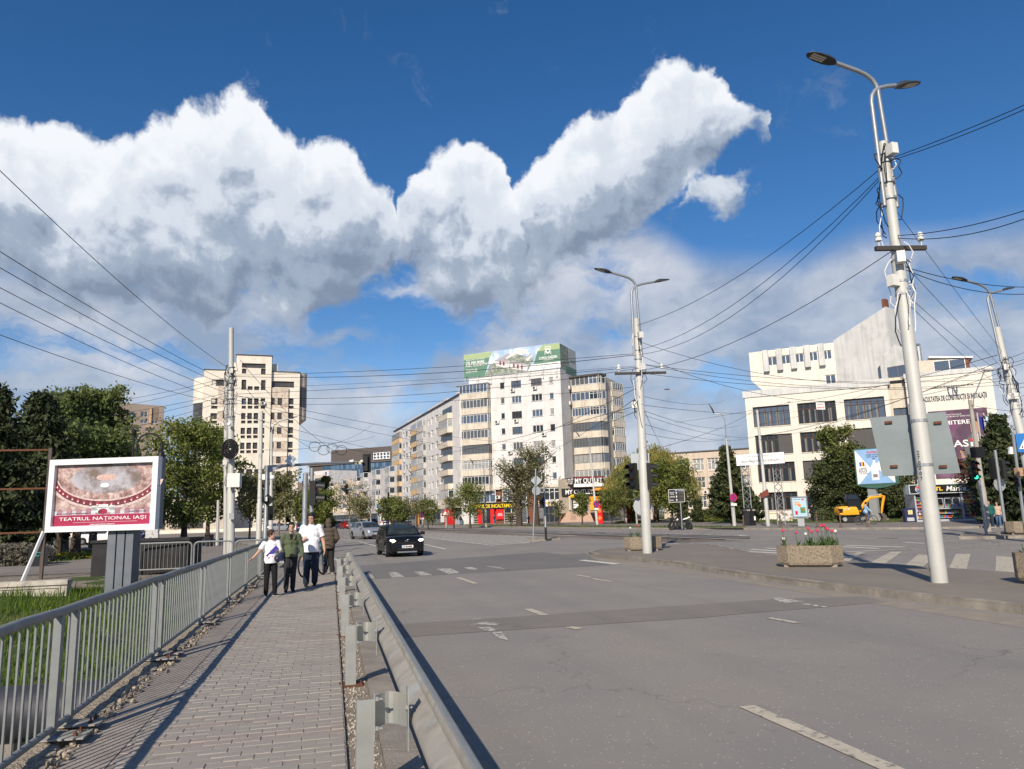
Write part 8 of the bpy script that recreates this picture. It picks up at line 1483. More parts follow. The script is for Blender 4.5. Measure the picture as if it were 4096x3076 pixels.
for i in range(4):b=MB();b.box((c.x,c.y+.1*i,.58),(1.8,.08,.04));b.build('seat_slat',mat('bench_wood',(.25,.13,.06),.7,var=.2),be);b=MB();b.box((c.x,c.y+.45,.7+.1*i),(1.8,.04,.08));b.build('back_slat',MATS['bench_wood'],be)
for dx in(-.7,.7):b=MB();b.box((c.x+dx,c.y+.15,.35),(.08,.45,.44));b.build('leg',BLK,be)

# ================================================================== vehicles
TYRE=mat('tyre',(.014,.014,.015),.8,var=.2,vs=12);RIM=mat('rim',(.32,.33,.34),.35,.7,var=.1);CGL=mat('car_glass',(.030,.038,.038),.04,var=.5,vs=2.5,spec=.6);HLG=mat('headlight_glass',(.55,.56,.58),.12,.2,var=.1,vs=8,spec=.7);TLR=mat('taillight',(.35,.01,.01),.3,var=0);CHR=mat('chrome',(.55,.56,.58),.25,.9,var=0)
HLON=mat('headlight_on',(1.,.86,.62),.3,var=0,emit=3.5)
def paintm(name,c,metal=.3):return mat(name,c,.28,metal,var=.06,vs=2,spec=.5)
def car(label,P,heading,L,Wd,H,pm_,plate=None,cab=(.62,.18,-.55,-.80),belt=.98,hood=.90,nose=.62,wb=.62,lit=False,rails=False,simple=False,name='car',cat='car',group=None,zc=.0,rear_plate=None,wr=.31):
    """cab: windscreen foot, windscreen top, roof end, rear foot as fractions of half the length"""
    t=thing(name,label,cat,P,heading,group);h=L/2;w=Wd/2;ax=wb*h;n=36
    def top_z(x):
        f=x/h;c0=cab[0]
        if f>c0:g=(f-c0)/(1-c0);return belt-(belt-hood)*min(1,g*1.3)if g<.8 else hood-(hood-nose)*((g-.8)/.2)**1.5
        if f<cab[3]:return belt-.05*(cab[3]-f)-(.18*((cab[3]-f)/(1+cab[3]))**4 if cab[3]>-1 else 0)
        return belt
    def half_w(x):f=abs(x/h);return w*(1-.16*max(0,(f-.72)/.28)**2)
    rings=[]
    xs=sorted(set([*np.linspace(-h,h,n)]+[s*ax+d for s in(-1,1)for d in(-wr-.06,-wr-.02,-wr*.7,-wr*.35,0,wr*.35,wr*.7,wr+.02,wr+.06)]))
    for x in xs:
        zb=.20+.10*max(0,(abs(x/h)-.85)/.15)**2
        for s in(-1,1):
            d=abs(x-s*ax);Rr=wr+.055
            if d<Rr:zb=max(zb,wr+math.sqrt(Rr*Rr-d*d)-.0)
        ww=half_w(x);zt_=top_z(x);zb=min(zb,zt_-.12);zm_=zb+(zt_-zb)*.55;pts=[(0,zb),(ww*.9,zb),(ww*.985,zb+.04),(ww,zm_),(ww*.975,zb+(zt_-zb)*.82),(ww*.90,zt_-.015),(ww*.6,zt_+.018),(0,zt_+.03)]
        rings.append([(x,y,z)for y,z in pts]+[(x,-y,z)for y,z in pts[-2:0:-1]])
    b=MB();b.loft(rings);body=b.build('body',pm_,t,1,world=False)
    # cabin
    x0,x1,x2,x3=[c*h for c in cab];wB,wT=w*.93,w*.74;rs_=[]
    def ring(x,zt_,wt):return[(x,y,z)for y,z in((wB,belt-.03),(wB*.97+wt*.03,belt),(wt+.03,belt+(zt_-belt)*.88),(wt*.82,zt_-.01),(0,zt_+.012),(-wt*.82,zt_-.01),(-wt-.03,belt+(zt_-belt)*.88),(-wB*.97-wt*.03,belt),(-wB,belt-.03))]
    st=[(x0,belt+.01,wB*.97),(x0+(x1-x0)*.5,belt+(H-belt)*.58,wB*.87),(x1,H-.04,wT),(x1+(x2-x1)*.35,H,wT),(x1+(x2-x1)*.75,H-.01,wT),(x2,H-.06,wT*.97),(x3,belt+.01,wB*.93)]
    b=MB();b.loft([ring(*s)for s in st]);b.build('roof',pm_,t,1,world=False)
    def q(n_,pts,m_=CGL):bb_=MB();bb_.poly(pts);return bb_.build(n_,m_,t,world=False)
    e=.012
    def P3(x,y,z,ox=0,oz=0):return(x+ox,y,z+oz)
    lerp=lambda a,b_,k:a+(b_-a)*k
    def wsc(k,s):return(lerp(x0,x1,k),s*lerp(wB*.90,wT*.84,k),lerp(belt+.01,H-.04,k)+(.0 if k in(0,1)else 0))
    bb_=MB();ks=(.04,.5,.94);zk_={0.04:belt+.02,.5:belt+(H-belt)*.58,.94:H-.075}
    rows=[[(lerp(x0,x1,k)+.03,s*lerp(wB*.92,wT*.80,k),zk_[k]+.018)for s in(-1,-.5,0,.5,1)]for k in ks]
    for i in range(2):
        for j in range(4):bb_.quad(rows[i][j],rows[i][j+1],rows[i+1][j+1],rows[i+1][j])
    bb_.build('windscreen',CGL,t,world=False)
    q('rear_window',[(lerp(x3,x2,.12)-.02,-wB*.82,lerp(belt,H,.12)+.02),(lerp(x3,x2,.9)-.02,-wT*.76,lerp(belt,H,.86)),(lerp(x3,x2,.9)-.02,wT*.76,lerp(belt,H,.86)),(lerp(x3,x2,.12)-.02,wB*.82,lerp(belt,H,.12)+.02)])
    for s in(-1,1):
        yb,yt=s*(wB*.975+.012),s*(wT+.045);zt_=belt+(H-belt)*.84;zb_=belt+.02;xm=(x1+x2)*.5-.02
        fa,fb=lerp(x0,x1,.16),lerp(x0,x1,.93);ra,rb=lerp(x3,x2,.2),lerp(x3,x2,.9)
        q('side_window',[(fa,yb,zb_),(fb,yt,zt_),(xm+.05,yt,zt_),(xm+.05,yb,zb_)]);q('side_window',[(xm-.05,yb,zb_),(xm-.05,yt,zt_),(rb,yt,zt_),(ra,yb,zb_)])
        bb_=MB();bb_.box((lerp(x0,x1,.28),s*(w+.09),belt+.06),(.13,.2,.15));bb_.build('mirror',pm_ if not rails else BLK,t,world=False)
        if not simple:
            for xx in(xm+.15,ra+.35):bb_=MB();bb_.box((xx,s*w*.985,belt-.14),(.2,.03,.035));bb_.build('door_handle',pm_,t,world=False)
            for xx in(xm,fa-.12,ra+.1):bb_=MB();bb_.box((xx,s*w*.988,.62),(.012,.012,.5));bb_.build('door_seam',BLK,t,world=False)
        # lights
        bb_=MB();bb_.ball((h*.905,s*w*.66,nose+.09),(.17,.20,.085),12,8,Matrix.Rotation(s*-.45,3,'Z')@Matrix.Rotation(.35,3,'Y'));bb_.build('headlight',HLON if lit else HLG,t,2,world=False)
        bb_=MB();bb_.box((-h*.985,s*w*.78,belt-.16),(.1,.2,.26));bb_.build('taillight',TLR,t,world=False)
        bb_=MB();bb_.lathe((h*.945,s*w*.68,.36),[(.07,0),(.07,.06)],10,Matrix.Rotation(R(90),3,'Y'));bb_.build('fog_light',HLG,t,world=False)
        for fx in(ax,-ax):
            wm=MB();wm.lathe((0,0,0),[(wr*.68,-.09),(wr*.95,-.1),(wr,-.07),(wr,.07),(wr*.95,.1),(wr*.68,.09)],20,Matrix.Rotation(R(90),3,'X'));o=bpy.data.objects.new('wheel',wm.mesh('wheel',TYRE,1));COL.objects.link(o);o.parent=t;o.location=(fx,s*(w-.12),wr)
            rm=MB();rm.lathe((0,0,0),[(wr*.66,0),(wr*.66,.02),(wr*.5,.03)],16,Matrix.Rotation(R(90),3,'X'));rm.cur=1
            for k in range(6):a=k*1.047;rm.box((wr*.36*math.cos(a),-.035,wr*.36*math.sin(a)),(wr*.55,.02,.05),M=Matrix.Rotation(-a,3,'Y'))
            rm.box((0,-.04,0),(.1,.02,.1));r_=rm.mesh('rim',[BLK,RIM]);ro=bpy.data.objects.new('rim',r_);COL.objects.link(ro);ro.parent=o;ro.location=(0,s*.085,0);ro.rotation_euler=(0,0,0 if s<0 else math.pi)
    bb_=MB();bb_.box((h*1.0,0,nose-.02),(.05,Wd*.44,.085));bb_.build('grille',BLK,t,world=False);bb_=MB();bb_.box((h*1.0,0,.34),(.05,Wd*.5,.1));bb_.build('lower_grille',BLK,t,world=False);bb_=MB();bb_.box((0,0,.19),(L*.9,Wd*.8,.08));bb_.build('underbody',BLK,t,world=False)
    if plate:
        bb_=MB();bb_.box((h*1.003,0,.45),(.02,.52,.115));pl=bb_.build('number_plate',WHT,t,world=False);bb_=MB();bb_.box((h*1.004,-.24,.45),(.021,.04,.113));bb_.build('plate_band',BLU,pl,world=False);o=put('plate_lettering',text_w(plate,.40,.075,BLK,bold=.02),pl,False);o.matrix_basis=Matrix.Translation((h*1.003+.016,.02,.45))@Matrix(((0,0,1,0),(1,0,0,0),(0,1,0,0),(0,0,0,1)))
    if rear_plate:bb_=MB();bb_.box((-h*1.003,0,.62),(.02,.52,.115));bb_.build('number_plate',WHT,t,world=False)
    if rails:
        for s in(-1,1):bb_=MB();bb_.tube([(x1,s*wT*.82,H),(x1-.1,s*wT*.84,H+.06),(x2+.1,s*wT*.84,H+.06),(x2,s*wT*.8,H-.02)],.022,6);bb_.build('roof_rail',BLK,t,world=False)
        for xx in(x1-.35,x2+.35):bb_=MB();bb_.box((xx,0,H+.09),(.06,wT*2.0,.03));bb_.build('roof_bar',BLK,t,world=False)
        bb_=MB();bb_.box((h*.985,0,.22),(.06,Wd*.52,.06));bb_.build('skid_plate',CHR,t,world=False)
    return t
HD=lambda dx,dy:math.atan2(dy,dx)
BKC=paintm('car_black_blue',(.007,.008,.010));SLV=paintm('car_silver',(.42,.44,.46),.6)
fa=G(1617,2225);hd=Vector((.09,-.996,0)).normalized();c=fa-hd*1.25
t=car('black hatchback with lit headlights and roof rails driving towards the camera',c,HD(hd.x,hd.y),3.98,1.69,1.43,BKC,'IS 48 MER',(.50,.10,-.72,-.93),.93,.86,.62,.61,True,True)
b=MB();h=3.98/2;b.tube([(h*.99,-.09,.70),(h*.99,.09,.76),(h*.99,-.09,.69),(h*.99,.09,.64)],.018,5);b.build('emblem',CHR,t,world=False)
for s in(-.36,.36):b=MB();b.ball((.2,s,1.12),(.16,.2,.26),8,6);b.ball((.2,s,1.38),(.1,.1,.13),8,6);b.build('seat_back',mat('seat_dark',(.03,.028,.027),.8),t,world=False)
fa=G(1492,2156);hd=Vector((.33,-.945,0)).normalized();c=fa-hd*1.3
car('silver hatchback following behind the black car',c,HD(hd.x,hd.y),4.36,1.82,1.47,SLV,'IS 90 WTY',(.50,.06,-.68,-.95),.96,.90,.64,.60)
def place(u,v,hx,hy):return G(u,v),HD(hx,hy)
GRYC=paintm('car_grey',(.30,.32,.34),.6);DKC=paintm('car_dark',(.012,.013,.016));RDC=paintm('car_red',(.30,.012,.015));WHC=paintm('car_white',(.72,.72,.72),0.);BLC=paintm('car_blue',(.015,.03,.08))
for u,v,D,hx,hy,L,Wd,H,m_,cb_,bl_,lab,nm in((1413,2112,140,.12,-1,4.8,1.95,1.76,GRYC,(.58,.22,-.8,-.97),1.12,'grey SUV facing the camera at the far stop line','suv'),(1383,2112,142,-.2,1,3.8,1.65,1.5,RDC,(.5,.1,-.7,-.95),.95,'small red car beside the grey SUV down the street','car'),(1447,2106,152,.05,-1,4.4,1.8,1.5,DKC,(.5,.08,-.6,-.85),.95,'dark saloon behind the grey SUV','car'),(1483,2106,146,-.1,1,4.7,1.95,1.75,DKC,(.58,.22,-.82,-.98),1.1,'black SUV driving away left of the ambulance','suv'),(1362,2104,170,.9,-.4,4.4,1.8,1.48,WHC,(.5,.08,-.6,-.85),.95,'white taxi turning far down the street','car'),(1120,2119,134,1,.1,4.5,1.8,1.45,SLV,(.5,.08,-.6,-.85),.95,'silver saloon parked in front of the stone tower','car'),(535,2158,92,1,0,4.6,1.8,1.45,BLC,(.5,.08,-.6,-.85),.95,'dark blue saloon passing behind the billboard post','car'),(400,2165,84,1,0,4.3,1.8,1.6,WHC,(.55,.2,-.7,-.95),1.0,'pale car behind the park trees left of the billboard post','car'),(1215,2112,118,.1,1,4.3,1.8,1.5,BLC,(.5,.08,-.6,-.85),.95,'dark car half hidden behind the walking man','car')):
    p=AD(u,v,D);p.z=0;car(lab,p,HD(hx,hy),L,Wd,H,m_,None,cb_,bl_,.9,.66,.6,simple=True,name=nm,rear_plate=hy>.5,wr=.34 if nm=='suv' else.31,group='cars on the far street')
# ambulance seen from behind
p=AD(1541,2109,141);am=thing('ambulance','white ambulance with red and white chevrons seen from behind','ambulance',(p.x,p.y,0),R(4));AW=mat('ambulance_white',(.74,.73,.72),.4,var=.05)
def AM(n_,f,m_,s=0):b=MB();f(b);return b.build(n_,m_,am,s,world=False)
AM('body',lambda b:b.loft([[(-1.0,y,.35),(1.0,y,.35),(1.0,y,1.5),(.92,y,2.35),(.75,y,2.6),(-.75,y,2.6),(-.92,y,2.35),(-1.0,y,1.5)]for y in(0,4.2)]),AW);AM('cab',lambda b:b.loft([[(-1.0,4.2,.35),(1.0,4.2,.35),(1.0,4.2,1.4),(.9,4.2,2.3),(-.9,4.2,2.3),(-1.0,4.2,1.4)],[(-.95,5.6,.4),(.95,5.6,.4),(.95,5.6,1.1),(.7,5.0,1.3),(-.7,5.0,1.3),(-.95,5.6,1.1)]]),AW)
AM('rear_window',lambda b:b.box((0,-.015,1.62),(1.5,.02,.75)),CGL);AM('bumper',lambda b:b.box((0,-.05,.4),(1.9,.15,.18)),BLK);AM('light_bar',lambda b:b.box((0,.4,2.68),(1.5,.3,.14)),mat('beacon_red',(.6,.05,.03),.4));AM('number_plate',lambda b:b.box((-.3,-.03,.62),(.5,.02,.12)),WHT)
for k in range(6):
    for s in(-1,1):
        x=s*(.12+k*.15);AM('chevron',lambda b:b.poly([(x,-.02,.95),(x+s*.08,-.02,.95),(x+s*.3 if abs(x+s*.3)<.98 else s*.98,-.02,1.18),(x+s*.22 if abs(x+s*.22)<.97 else s*.97,-.02,1.18)][::s]),REDP);AM('chevron',lambda b:b.poly([(x*.85,-.02,2.36),(x*.85+s*.06,-.02,2.36),(min(.72,abs(x*.85+s*.16))*s,-.02,2.52),(min(.7,abs(x*.85+s*.1))*s,-.02,2.52)][::s]),REDP)
o=put('lettering',text_w('AMBULANȚA',1.0,.13,REDP),am,False);o.matrix_basis=Matrix.Translation((0,-.03,2.2))@Matrix.Rotation(R(90),4,'X');AM('blue_stripe',lambda b:b.box((0,-.02,1.22),(1.9,.012,.05)),BLU)
for s in(-1,1):
    AM('taillight',lambda b:b.box((s*.93,-.03,1.0),(.1,.04,.35)),TLR)
    for y in(.9,4.6):AM('wheel',lambda b:b.lathe((s*.85,y,.34),[(.34,-.12),(.34,.12)],18,Matrix.Rotation(R(90),3,'Y')),TYRE,1)
for x,c_ in((-.35,(.4,.5,.3)),(.35,(.6,.15,.1))):AM('sticker',lambda b:b.lathe((x,-.03,1.6),[(.2,0),(.2,.01)],14,Matrix.Rotation(R(90),3,'X')),mat('sticker_%d'%int(x>0),c_,.5))
# two-wheelers
def wheel2(b,c,r_,d,tr=.022,n=22):
    d=Vector(d);b.tube([Vector(c)+d*r_*math.cos(a)+Vector((0,0,r_*math.sin(a)))for a in np.linspace(0,2*math.pi,n)],tr,6)
def bicycle(label,c,rz,col_,wr=.34,s=1.):
    t=thing('bicycle',label,'bicycle',c,rz);fm=mat('bike_%s'%col_[0],col_[1],.4,.2,var=.1);d=(1,0,0)
    for x in(-.53,.53):
        b=MB();wheel2(b,(x,0,wr),wr-.02,d);w_=b.build('wheel',TYRE,t,1,world=False);b=MB();wheel2(b,(x,0,wr),wr-.05,d,.01);b.build('rim',CHR,w_,world=False);b=MB()
        for k in range(14):a=k*.449;b.tube([(x,0,wr),(x+math.cos(a)*(wr-.05),0,wr+math.sin(a)*(wr-.05))],.0025,3)
        b.tube([(x,-.05,wr),(x,.05,wr)],.025,6);b.build('spokes',CHR,w_,world=False)
    b=MB();bbk,seat,head=(-.08,0,.30),(-.22,0,.78),(.38,0,.80)
    for p_,q_ in((bbk,seat),(seat,head),(bbk,(.42,0,.66)),(bbk,(-.53,0,wr)),(seat,(-.53,0,wr))):b.tube([p_,q_],.019,6)
    b.build('frame',fm,t,1,world=False);b=MB();b.tube([(.36,0,.92),(.42,0,.66),(.53,0,wr)],.017,6);b.build('fork',fm,t,world=False);b=MB();b.tube([(.30,-.3,.98),(.38,-.12,.96),(.36,0,.94),(.38,.12,.96),(.30,.3,.98)],.013,6);b.build('handlebar',BLK,t,1,world=False);b=MB();b.ball((-.26,0,.88),(.14,.07,.035),10,6);b.tube([(-.22,0,.78),(-.25,0,.87)],.014,5);b.build('saddle',BLK,t,world=False);b=MB();b.tube([(-.08,-.03,.30),(-.08,.03,.30)],.09,12);b.tube([(-.08,.05,.30),(.02,.09,.17)],.012,5);b.tube([(-.08,-.05,.30),(-.18,-.09,.43)],.012,5);b.build('crank',BLK,t,world=False);return t
bike1=bicycle('grey and turquoise bicycle standing beside the hooded man',G(1255,2305,.14)+Vector((.0,.0,0)),R(62),('turquoise',(.06,.25,.28)))
bike2=bicycle('black bicycle ridden by the cyclist in a blue jacket',G(3466,2098,.13),R(-30),('black',(.015,.015,.016)))
bike3=bicycle('dark bicycle behind the citylight ridden by a person in black',G(3247,2088,.13),R(-30),('dark',(.03,.025,.02)))
c=G(2722,2119);mo=thing('motorcycle','white and black sports motorcycle crossing the junction','motorcycle',c,R(150));
def MO(n_,f,m_,s=0):b=MB();f(b);return b.build(n_,m_,mo,s,world=False)
for x in(-.7,.72):MO('wheel',lambda b:(wheel2(b,(x,0,.31),.25,(1,0,0),.07),b.lathe((x,.03,.31),[(.16,0),(.16,.02)],12,Matrix.Rotation(R(90),3,'X'))),TYRE,1)
MO('engine',lambda b:b.box((.05,0,.48),(.6,.32,.38)),SHOPD);MO('tank',lambda b:b.ball((.2,0,.88),(.33,.17,.15),10,6),mat('moto_white',(.62,.62,.6),.4),1);MO('fairing',lambda b:b.loft([[(.45,-.2,.55),(.85,-.08,.7),(.85,.08,.7),(.45,.2,.55)],[(.4,-.22,.95),(.78,-.1,1.05),(.78,.1,1.05),(.4,.22,.95)]]),BLK);MO('tail',lambda b:b.loft([[(-.2,-.14,.78),(-.2,.14,.78),(-.2,.12,.9),(-.2,-.12,.9)],[(-.85,-.07,1.0),(-.85,.07,1.0),(-.85,.05,1.08),(-.85,-.05,1.08)]]),MATS['moto_white']);MO('fork',lambda b:b.tube([(.72,.09,.31),(.55,.09,.95)],.03,6),METG);MO('fork',lambda b:b.tube([(.72,-.09,.31),(.55,-.09,.95)],.03,6),METG);MO('exhaust',lambda b:b.tube([(.0,-.16,.3),(-.5,-.2,.36),(-.85,-.2,.5)],[.04,.05,.06],8),METG);MO('swing_arm',lambda b:b.tube([(-.1,.1,.4),(-.7,.1,.31)],.04,6),BLK);MO('handlebar',lambda b:b.tube([(.5,-.32,.98),(.55,0,1.0),(.5,.32,.98)],.018,6),BLK);MO('number_plate',lambda b:b.box((-.95,0,.85),(.02,.2,.16)),WHT);MO('mirror',lambda b:b.ball((.58,-.36,1.1),(.03,.07,.05),8,5),BLK)

# ================================================================== people
SKIN=mat('skin',(.50,.30,.22),.6,var=.08,vs=12);HAIRB=mat('hair_black',(.012,.010,.009),.6,var=.2,vs=30);HAIRN=mat('hair_brown',(.045,.028,.018),.7,var=.2,vs=30);LIPS=mat('lips',(.30,.12,.10),.6);EYE=mat('eye_dark',(.02,.015,.012),.3)
def cloth(name,c,var=.12,s=9,bump=.25):return mat(name,c,.9,var=var,vs=s,bump=bump,bs=22)
def remesh(o,vox,sm=4):
    m1=o.modifiers.new('remesh','REMESH');m1.mode='VOXEL';m1.voxel_size=vox;m1.use_smooth_shade=True
    m2=o.modifiers.new('smooth','SMOOTH');m2.factor=.5;m2.iterations=sm;return o
def limb(b,pts,rs,n=10):
    b.tube(pts,rs,n)
    for p,r_ in zip(pts,rs):b.ball(p,r_*.99,n,6)
def hand(b,wr_,d,side,h,curl=.5,spread=0.):
    """palm with five bent fingers; d points from wrist to fingertips"""
    d=Vector(d).normalized();nrm=Vector((side,0,0));nrm=(nrm-d*nrm.dot(d)).normalized();lat=d.cross(nrm).normalized() # nrm: back of the hand
    w=Vector(wr_);pc=w+d*.028*h;Mx=Matrix((lat,nrm,d)).transposed();b.ball(pc,(.022*h,.011*h,.030*h),10,6,Mx)
    for i,(o_,L)in enumerate(((-.017,.040),(-.006,.046),(.006,.043),(.016,.034))):
        r0=pc+lat*o_*h+d*.018*h;p1=r0+(d*math.cos(curl*.5)-nrm*math.sin(curl*.5))*L*.5*h;p2=p1+(d*math.cos(curl*1.4)-nrm*math.sin(curl*1.4))*L*.5*h;limb(b,[r0,p1,p2],[.0052*h,.0048*h,.0042*h],7)
    t0=pc-lat*.018*h-d*.012*h;limb(b,[t0,t0-lat*.014*h+d*.018*h-nrm*.006*h,t0-lat*.012*h+d*.036*h-nrm*.012*h],[.0065*h,.0055*h,.0045*h],7)
def person(label,P,rz,h,J,C,hair=None,vox=.007,group=None,face=True,headrot=0.,nod=0.,sleeves='short',build=1.,fin=True,hood=False,coat=0.,name='person',lean=0.):
    """J: joints in body heights (x to the figure's left, y backwards, z up; the figure faces -y); C: materials top, trousers, shoes"""
    t=thing(name,label,'person',P,rz,group);S_=lambda p:Vector(p)*h
    j=dict(sl=(.105,0,.805),sr=(-.105,0,.805),el=(.135,.01,.63),er=(-.135,.01,.63),wl=(.14,-.03,.485),wr=(-.14,-.03,.485),hl=(.05,0,.52),hr=(-.05,0,.52),kl=(.055,-.01,.285),kr=(-.055,-.01,.285),al=(.055,.01,.045),ar=(-.055,.01,.045),fl=(.0,-1,0.),fr=(0.,-1,0.),hdl=None,hdr=None,head=(0,-.012,.935),ch=(0,0,0));j.update(J)
    hc=S_(j['head']);HM=Matrix.Rotation(headrot,3,'Z')@Matrix.Rotation(nod,3,'X');cz=Vector(j['ch'])*h;B=build
    b=MB() # the body: one continuous skin
    b.ball(hc+HM@S_((0,.004,.008)),(.043*h,.053*h,.058*h),16,12,HM);b.ball(hc+HM@S_((0,-.012,-.022)),(.035*h,.040*h,.046*h),14,10,HM);b.ball(hc+HM@S_((0,-.055,-.004)),(.008*h,.012*h,.016*h),8,6,HM);b.ball(hc+HM@S_((0,-.044,-.052)),(.014*h,.012*h,.010*h),8,6,HM)
    for s in(-1,1):b.ball(hc+HM@S_((s*.043,.004,-.005)),(.006*h,.012*h,.018*h),8,6,HM)
    limb(b,[hc+S_((0,.014,-.045)),S_((0,.012,.835))+cz],[.030*h,.034*h]);b.ball(S_((0,.005,.78))+cz,(.095*h*B,.05*h*B,.05*h),12,8);b.ball(S_((0,0,.68))+cz,(.08*h*B,.055*h*B,.1*h),12,8);b.ball(S_((0,0,.55))+cz*.3,(.078*h*B,.055*h*B,.06*h),12,8)
    for s in 'lr':
        a,e,w=S_(j['s'+s])+cz,S_(j['e'+s]),S_(j['w'+s]);limb(b,[a,e,w],[.029*h*B,.024*h*B,.0165*h]);dd=j['hd'+s]or tuple(w-e)
        if fin:hand(b,w,dd,1 if s=='l' else-1,h)
        else:b.ball(w+Vector(dd).normalized()*.04*h,(.018*h,.02*h,.035*h),8,6)
        limb(b,[S_(j['h'+s])+cz*.2,S_(j['k'+s]),S_(j['a'+s])],[.048*h*B,.034*h,.022*h])
    remesh(b.build('body',SKIN,t,2,world=False),vox,3)
    i=.010*h;b=MB();q=coat # upper garment
    b.ball(S_((0,.008,.785))+cz,(.108*h*B,.058*h*B+i,.052*h),14,10);b.ball(S_((0,0,.72))+cz*.9,(.10*h*B+i,.062*h*B+i,.09*h),14,10);b.ball(S_((0,-.004,.63))+cz*.5,(.092*h*B+i+q*.3,.066*h*B+i+q*.3,.08*h),14,10);b.lathe(S_((0,0,.50-q))+cz*.3,[((.088*B)*h+i+q*.2,0),((.092*B)*h+i,.06*h),((.09*B)*h,.14*h)],20)
    vv=len(b.v)
    b.v=[(x,y,z)if k<0 else(x,y,z)for k,(x,y,z)in enumerate(b.v)]
    limb(b,[S_((0,.014,.835))+cz,S_((0,.012,.81))+cz],[.040*h,.05*h])
    for s in 'lr':
        a,e,w=S_(j['s'+s])+cz,S_(j['e'+s]),S_(j['w'+s])
        if sleeves=='short':m_=a.lerp(e,.72);b.tube([a,a.lerp(m_,.5),m_],[.037*h*B+i*.3,.038*h*B,.040*h*B],12);b.ball(a,.038*h*B+i*.3,12,8)
        else:m_=e.lerp(w,.93);limb(b,[a,e,e.lerp(w,.6),m_],[.038*h*B+i*.3,.034*h*B+i*.3,.029*h+i*.3,.027*h+i*.2],12)
    if hood:b.ball(hc+S_((0,.012,.004)),(.058*h,.066*h,.073*h),14,10);b.ball(hc+S_((0,.03,-.06)),(.06*h,.05*h,.05*h),12,8)
    tp_=b.build('top',C[0],t,2,world=False);tp_.data.transform(Matrix.Diagonal((1,.82,1,1))if False else Matrix.Identity(4));remesh(tp_,vox*1.2,5)
    b=MB();b.ball(S_((0,.002,.535))+cz*.3,(.090*h*B+.004,.068*h*B+.004,.058*h),14,10)
    for s in 'lr':k=S_(j['k'+s]);a=S_(j['a'+s]);hp=S_(j['h'+s])+cz*.2;limb(b,[hp,hp.lerp(k,.5),k,k.lerp(a,.5),a+Vector((0,0,.012*h))],[.056*h*B,.051*h*B,.042*h*B,.039*h*B,.036*h*B],12)
    remesh(b.build('trousers',C[1],t,2,world=False),vox*1.2,4)
    for s in 'lr':
        a=S_(j['a'+s]);d=Vector(j['f'+s]).normalized();b=MB();limb(b,[a+Vector((0,0,-.012*h))-d*.012*h,a+d*.05*h+Vector((0,0,-.020*h)),a+d*.095*h+Vector((0,0,-.026*h))],[.026*h,.024*h,.019*h],10);so_=b.build('shoe',C[2],t,2,world=False);remesh(so_,vox*1.2,2)
        b=MB();c0,c1=a-d*.03*h,a+d*.115*h;lt=Vector((-d.y,d.x,0)).normalized()*.022*h;z_=-.040*h;b.hexa([c0-lt*.8+Vector((0,0,z_)),c1-lt*.7+Vector((0,0,z_)),c1+lt*.7+Vector((0,0,z_)),c0+lt*.8+Vector((0,0,z_)),c0-lt+Vector((0,0,z_+.012*h)),c1-lt*.8+Vector((0,0,z_+.012*h)),c1+lt*.8+Vector((0,0,z_+.012*h)),c0+lt+Vector((0,0,z_+.012*h))]);b.build('sole',C[3]if len(C)>3 else BLK,so_,world=False)
    if hair is not None:
        b=MB();b.ball(hc+HM@S_((0,.012,.020)),(.0475*h,.055*h,.056*h),16,12,HM)
        ho=b.build('hair',hair,t,2,world=False);me=ho.data;bm=bmesh.new();bm.from_mesh(me);iv=HM.inverted()
        kill=[f for f in bm.faces if(lambda l:l.y<-.022*h and l.z<.030*h or l.z<-.028*h)(iv@(f.calc_center_median()-hc))]
        bmesh.ops.delete(bm,geom=kill,context='FACES');bm.to_mesh(me);bm.free();sd=ho.modifiers.new('solid','SOLIDIFY');sd.thickness=.006*h;sd.offset=1
    if face:
        for s in(-1,1):
            b=MB();b.ball(hc+HM@S_((s*.0165,-.0465,.004)),(.0065*h,.004*h,.0035*h),8,6,HM);b.build('eye',EYE,t,world=False);b=MB();b.ball(hc+HM@S_((s*.017,-.0485,.0135)),(.010*h,.004*h,.0022*h),8,6,HM);b.build('eyebrow',hair or HAIRN,t,world=False)
        b=MB();b.ball(hc+HM@S_((0,-.0500,-.033)),(.013*h,.004*h,.0035*h),8,6,HM);b.build('mouth',LIPS,t,world=False)
    return t
TW=cloth('tshirt_white',(.78,.78,.80),.04,5);JN=cloth('jeans_blue',(.022,.035,.06),.35,4);OLV=cloth('jacket_olive',(.085,.105,.06),.12,6);DJ=cloth('jeans_charcoal',(.028,.029,.032),.35,5);BKT=cloth('trousers_black',(.010,.010,.011),.2,6);SHB=cloth('shoe_black',(.014,.014,.015));SHW=mat('sole_white',(.55,.52,.50),.7);BRJ=cloth('jacket_brown',(.085,.065,.048),.2,5);DGT=cloth('trousers_dark',(.026,.025,.024),.2)
def ht(u,vt,P):return AD(u,vt,math.hypot(P.x,P.y)).z-P.z
Pm=G(1241,2347,.142);hm=ht(1240,2054,Pm)
man=person('man in a white T-shirt and dark blue jeans walking towards the camera',Pm,R(4),hm,dict(kl=(.06,-.05,.29),al=(.055,-.02,.06),fl=(.1,-1,.35),kr=(-.05,-.005,.285),ar=(-.055,.05,.045),fr=(-.1,-1,0),el=(.165,.015,.63),wl=(.185,-.015,.49),er=(-.15,.02,.64),wr=(-.115,-.075,.63),hdr=(.4,-.6,.5),hdl=(-.05,-.1,-1)),(TW,JN,SHB),HAIRB,headrot=R(-22),nod=R(10),build=1.18,coat=.03)
Pw=G(1160,2366,.142);hw_=ht(1160,2091,Pw)
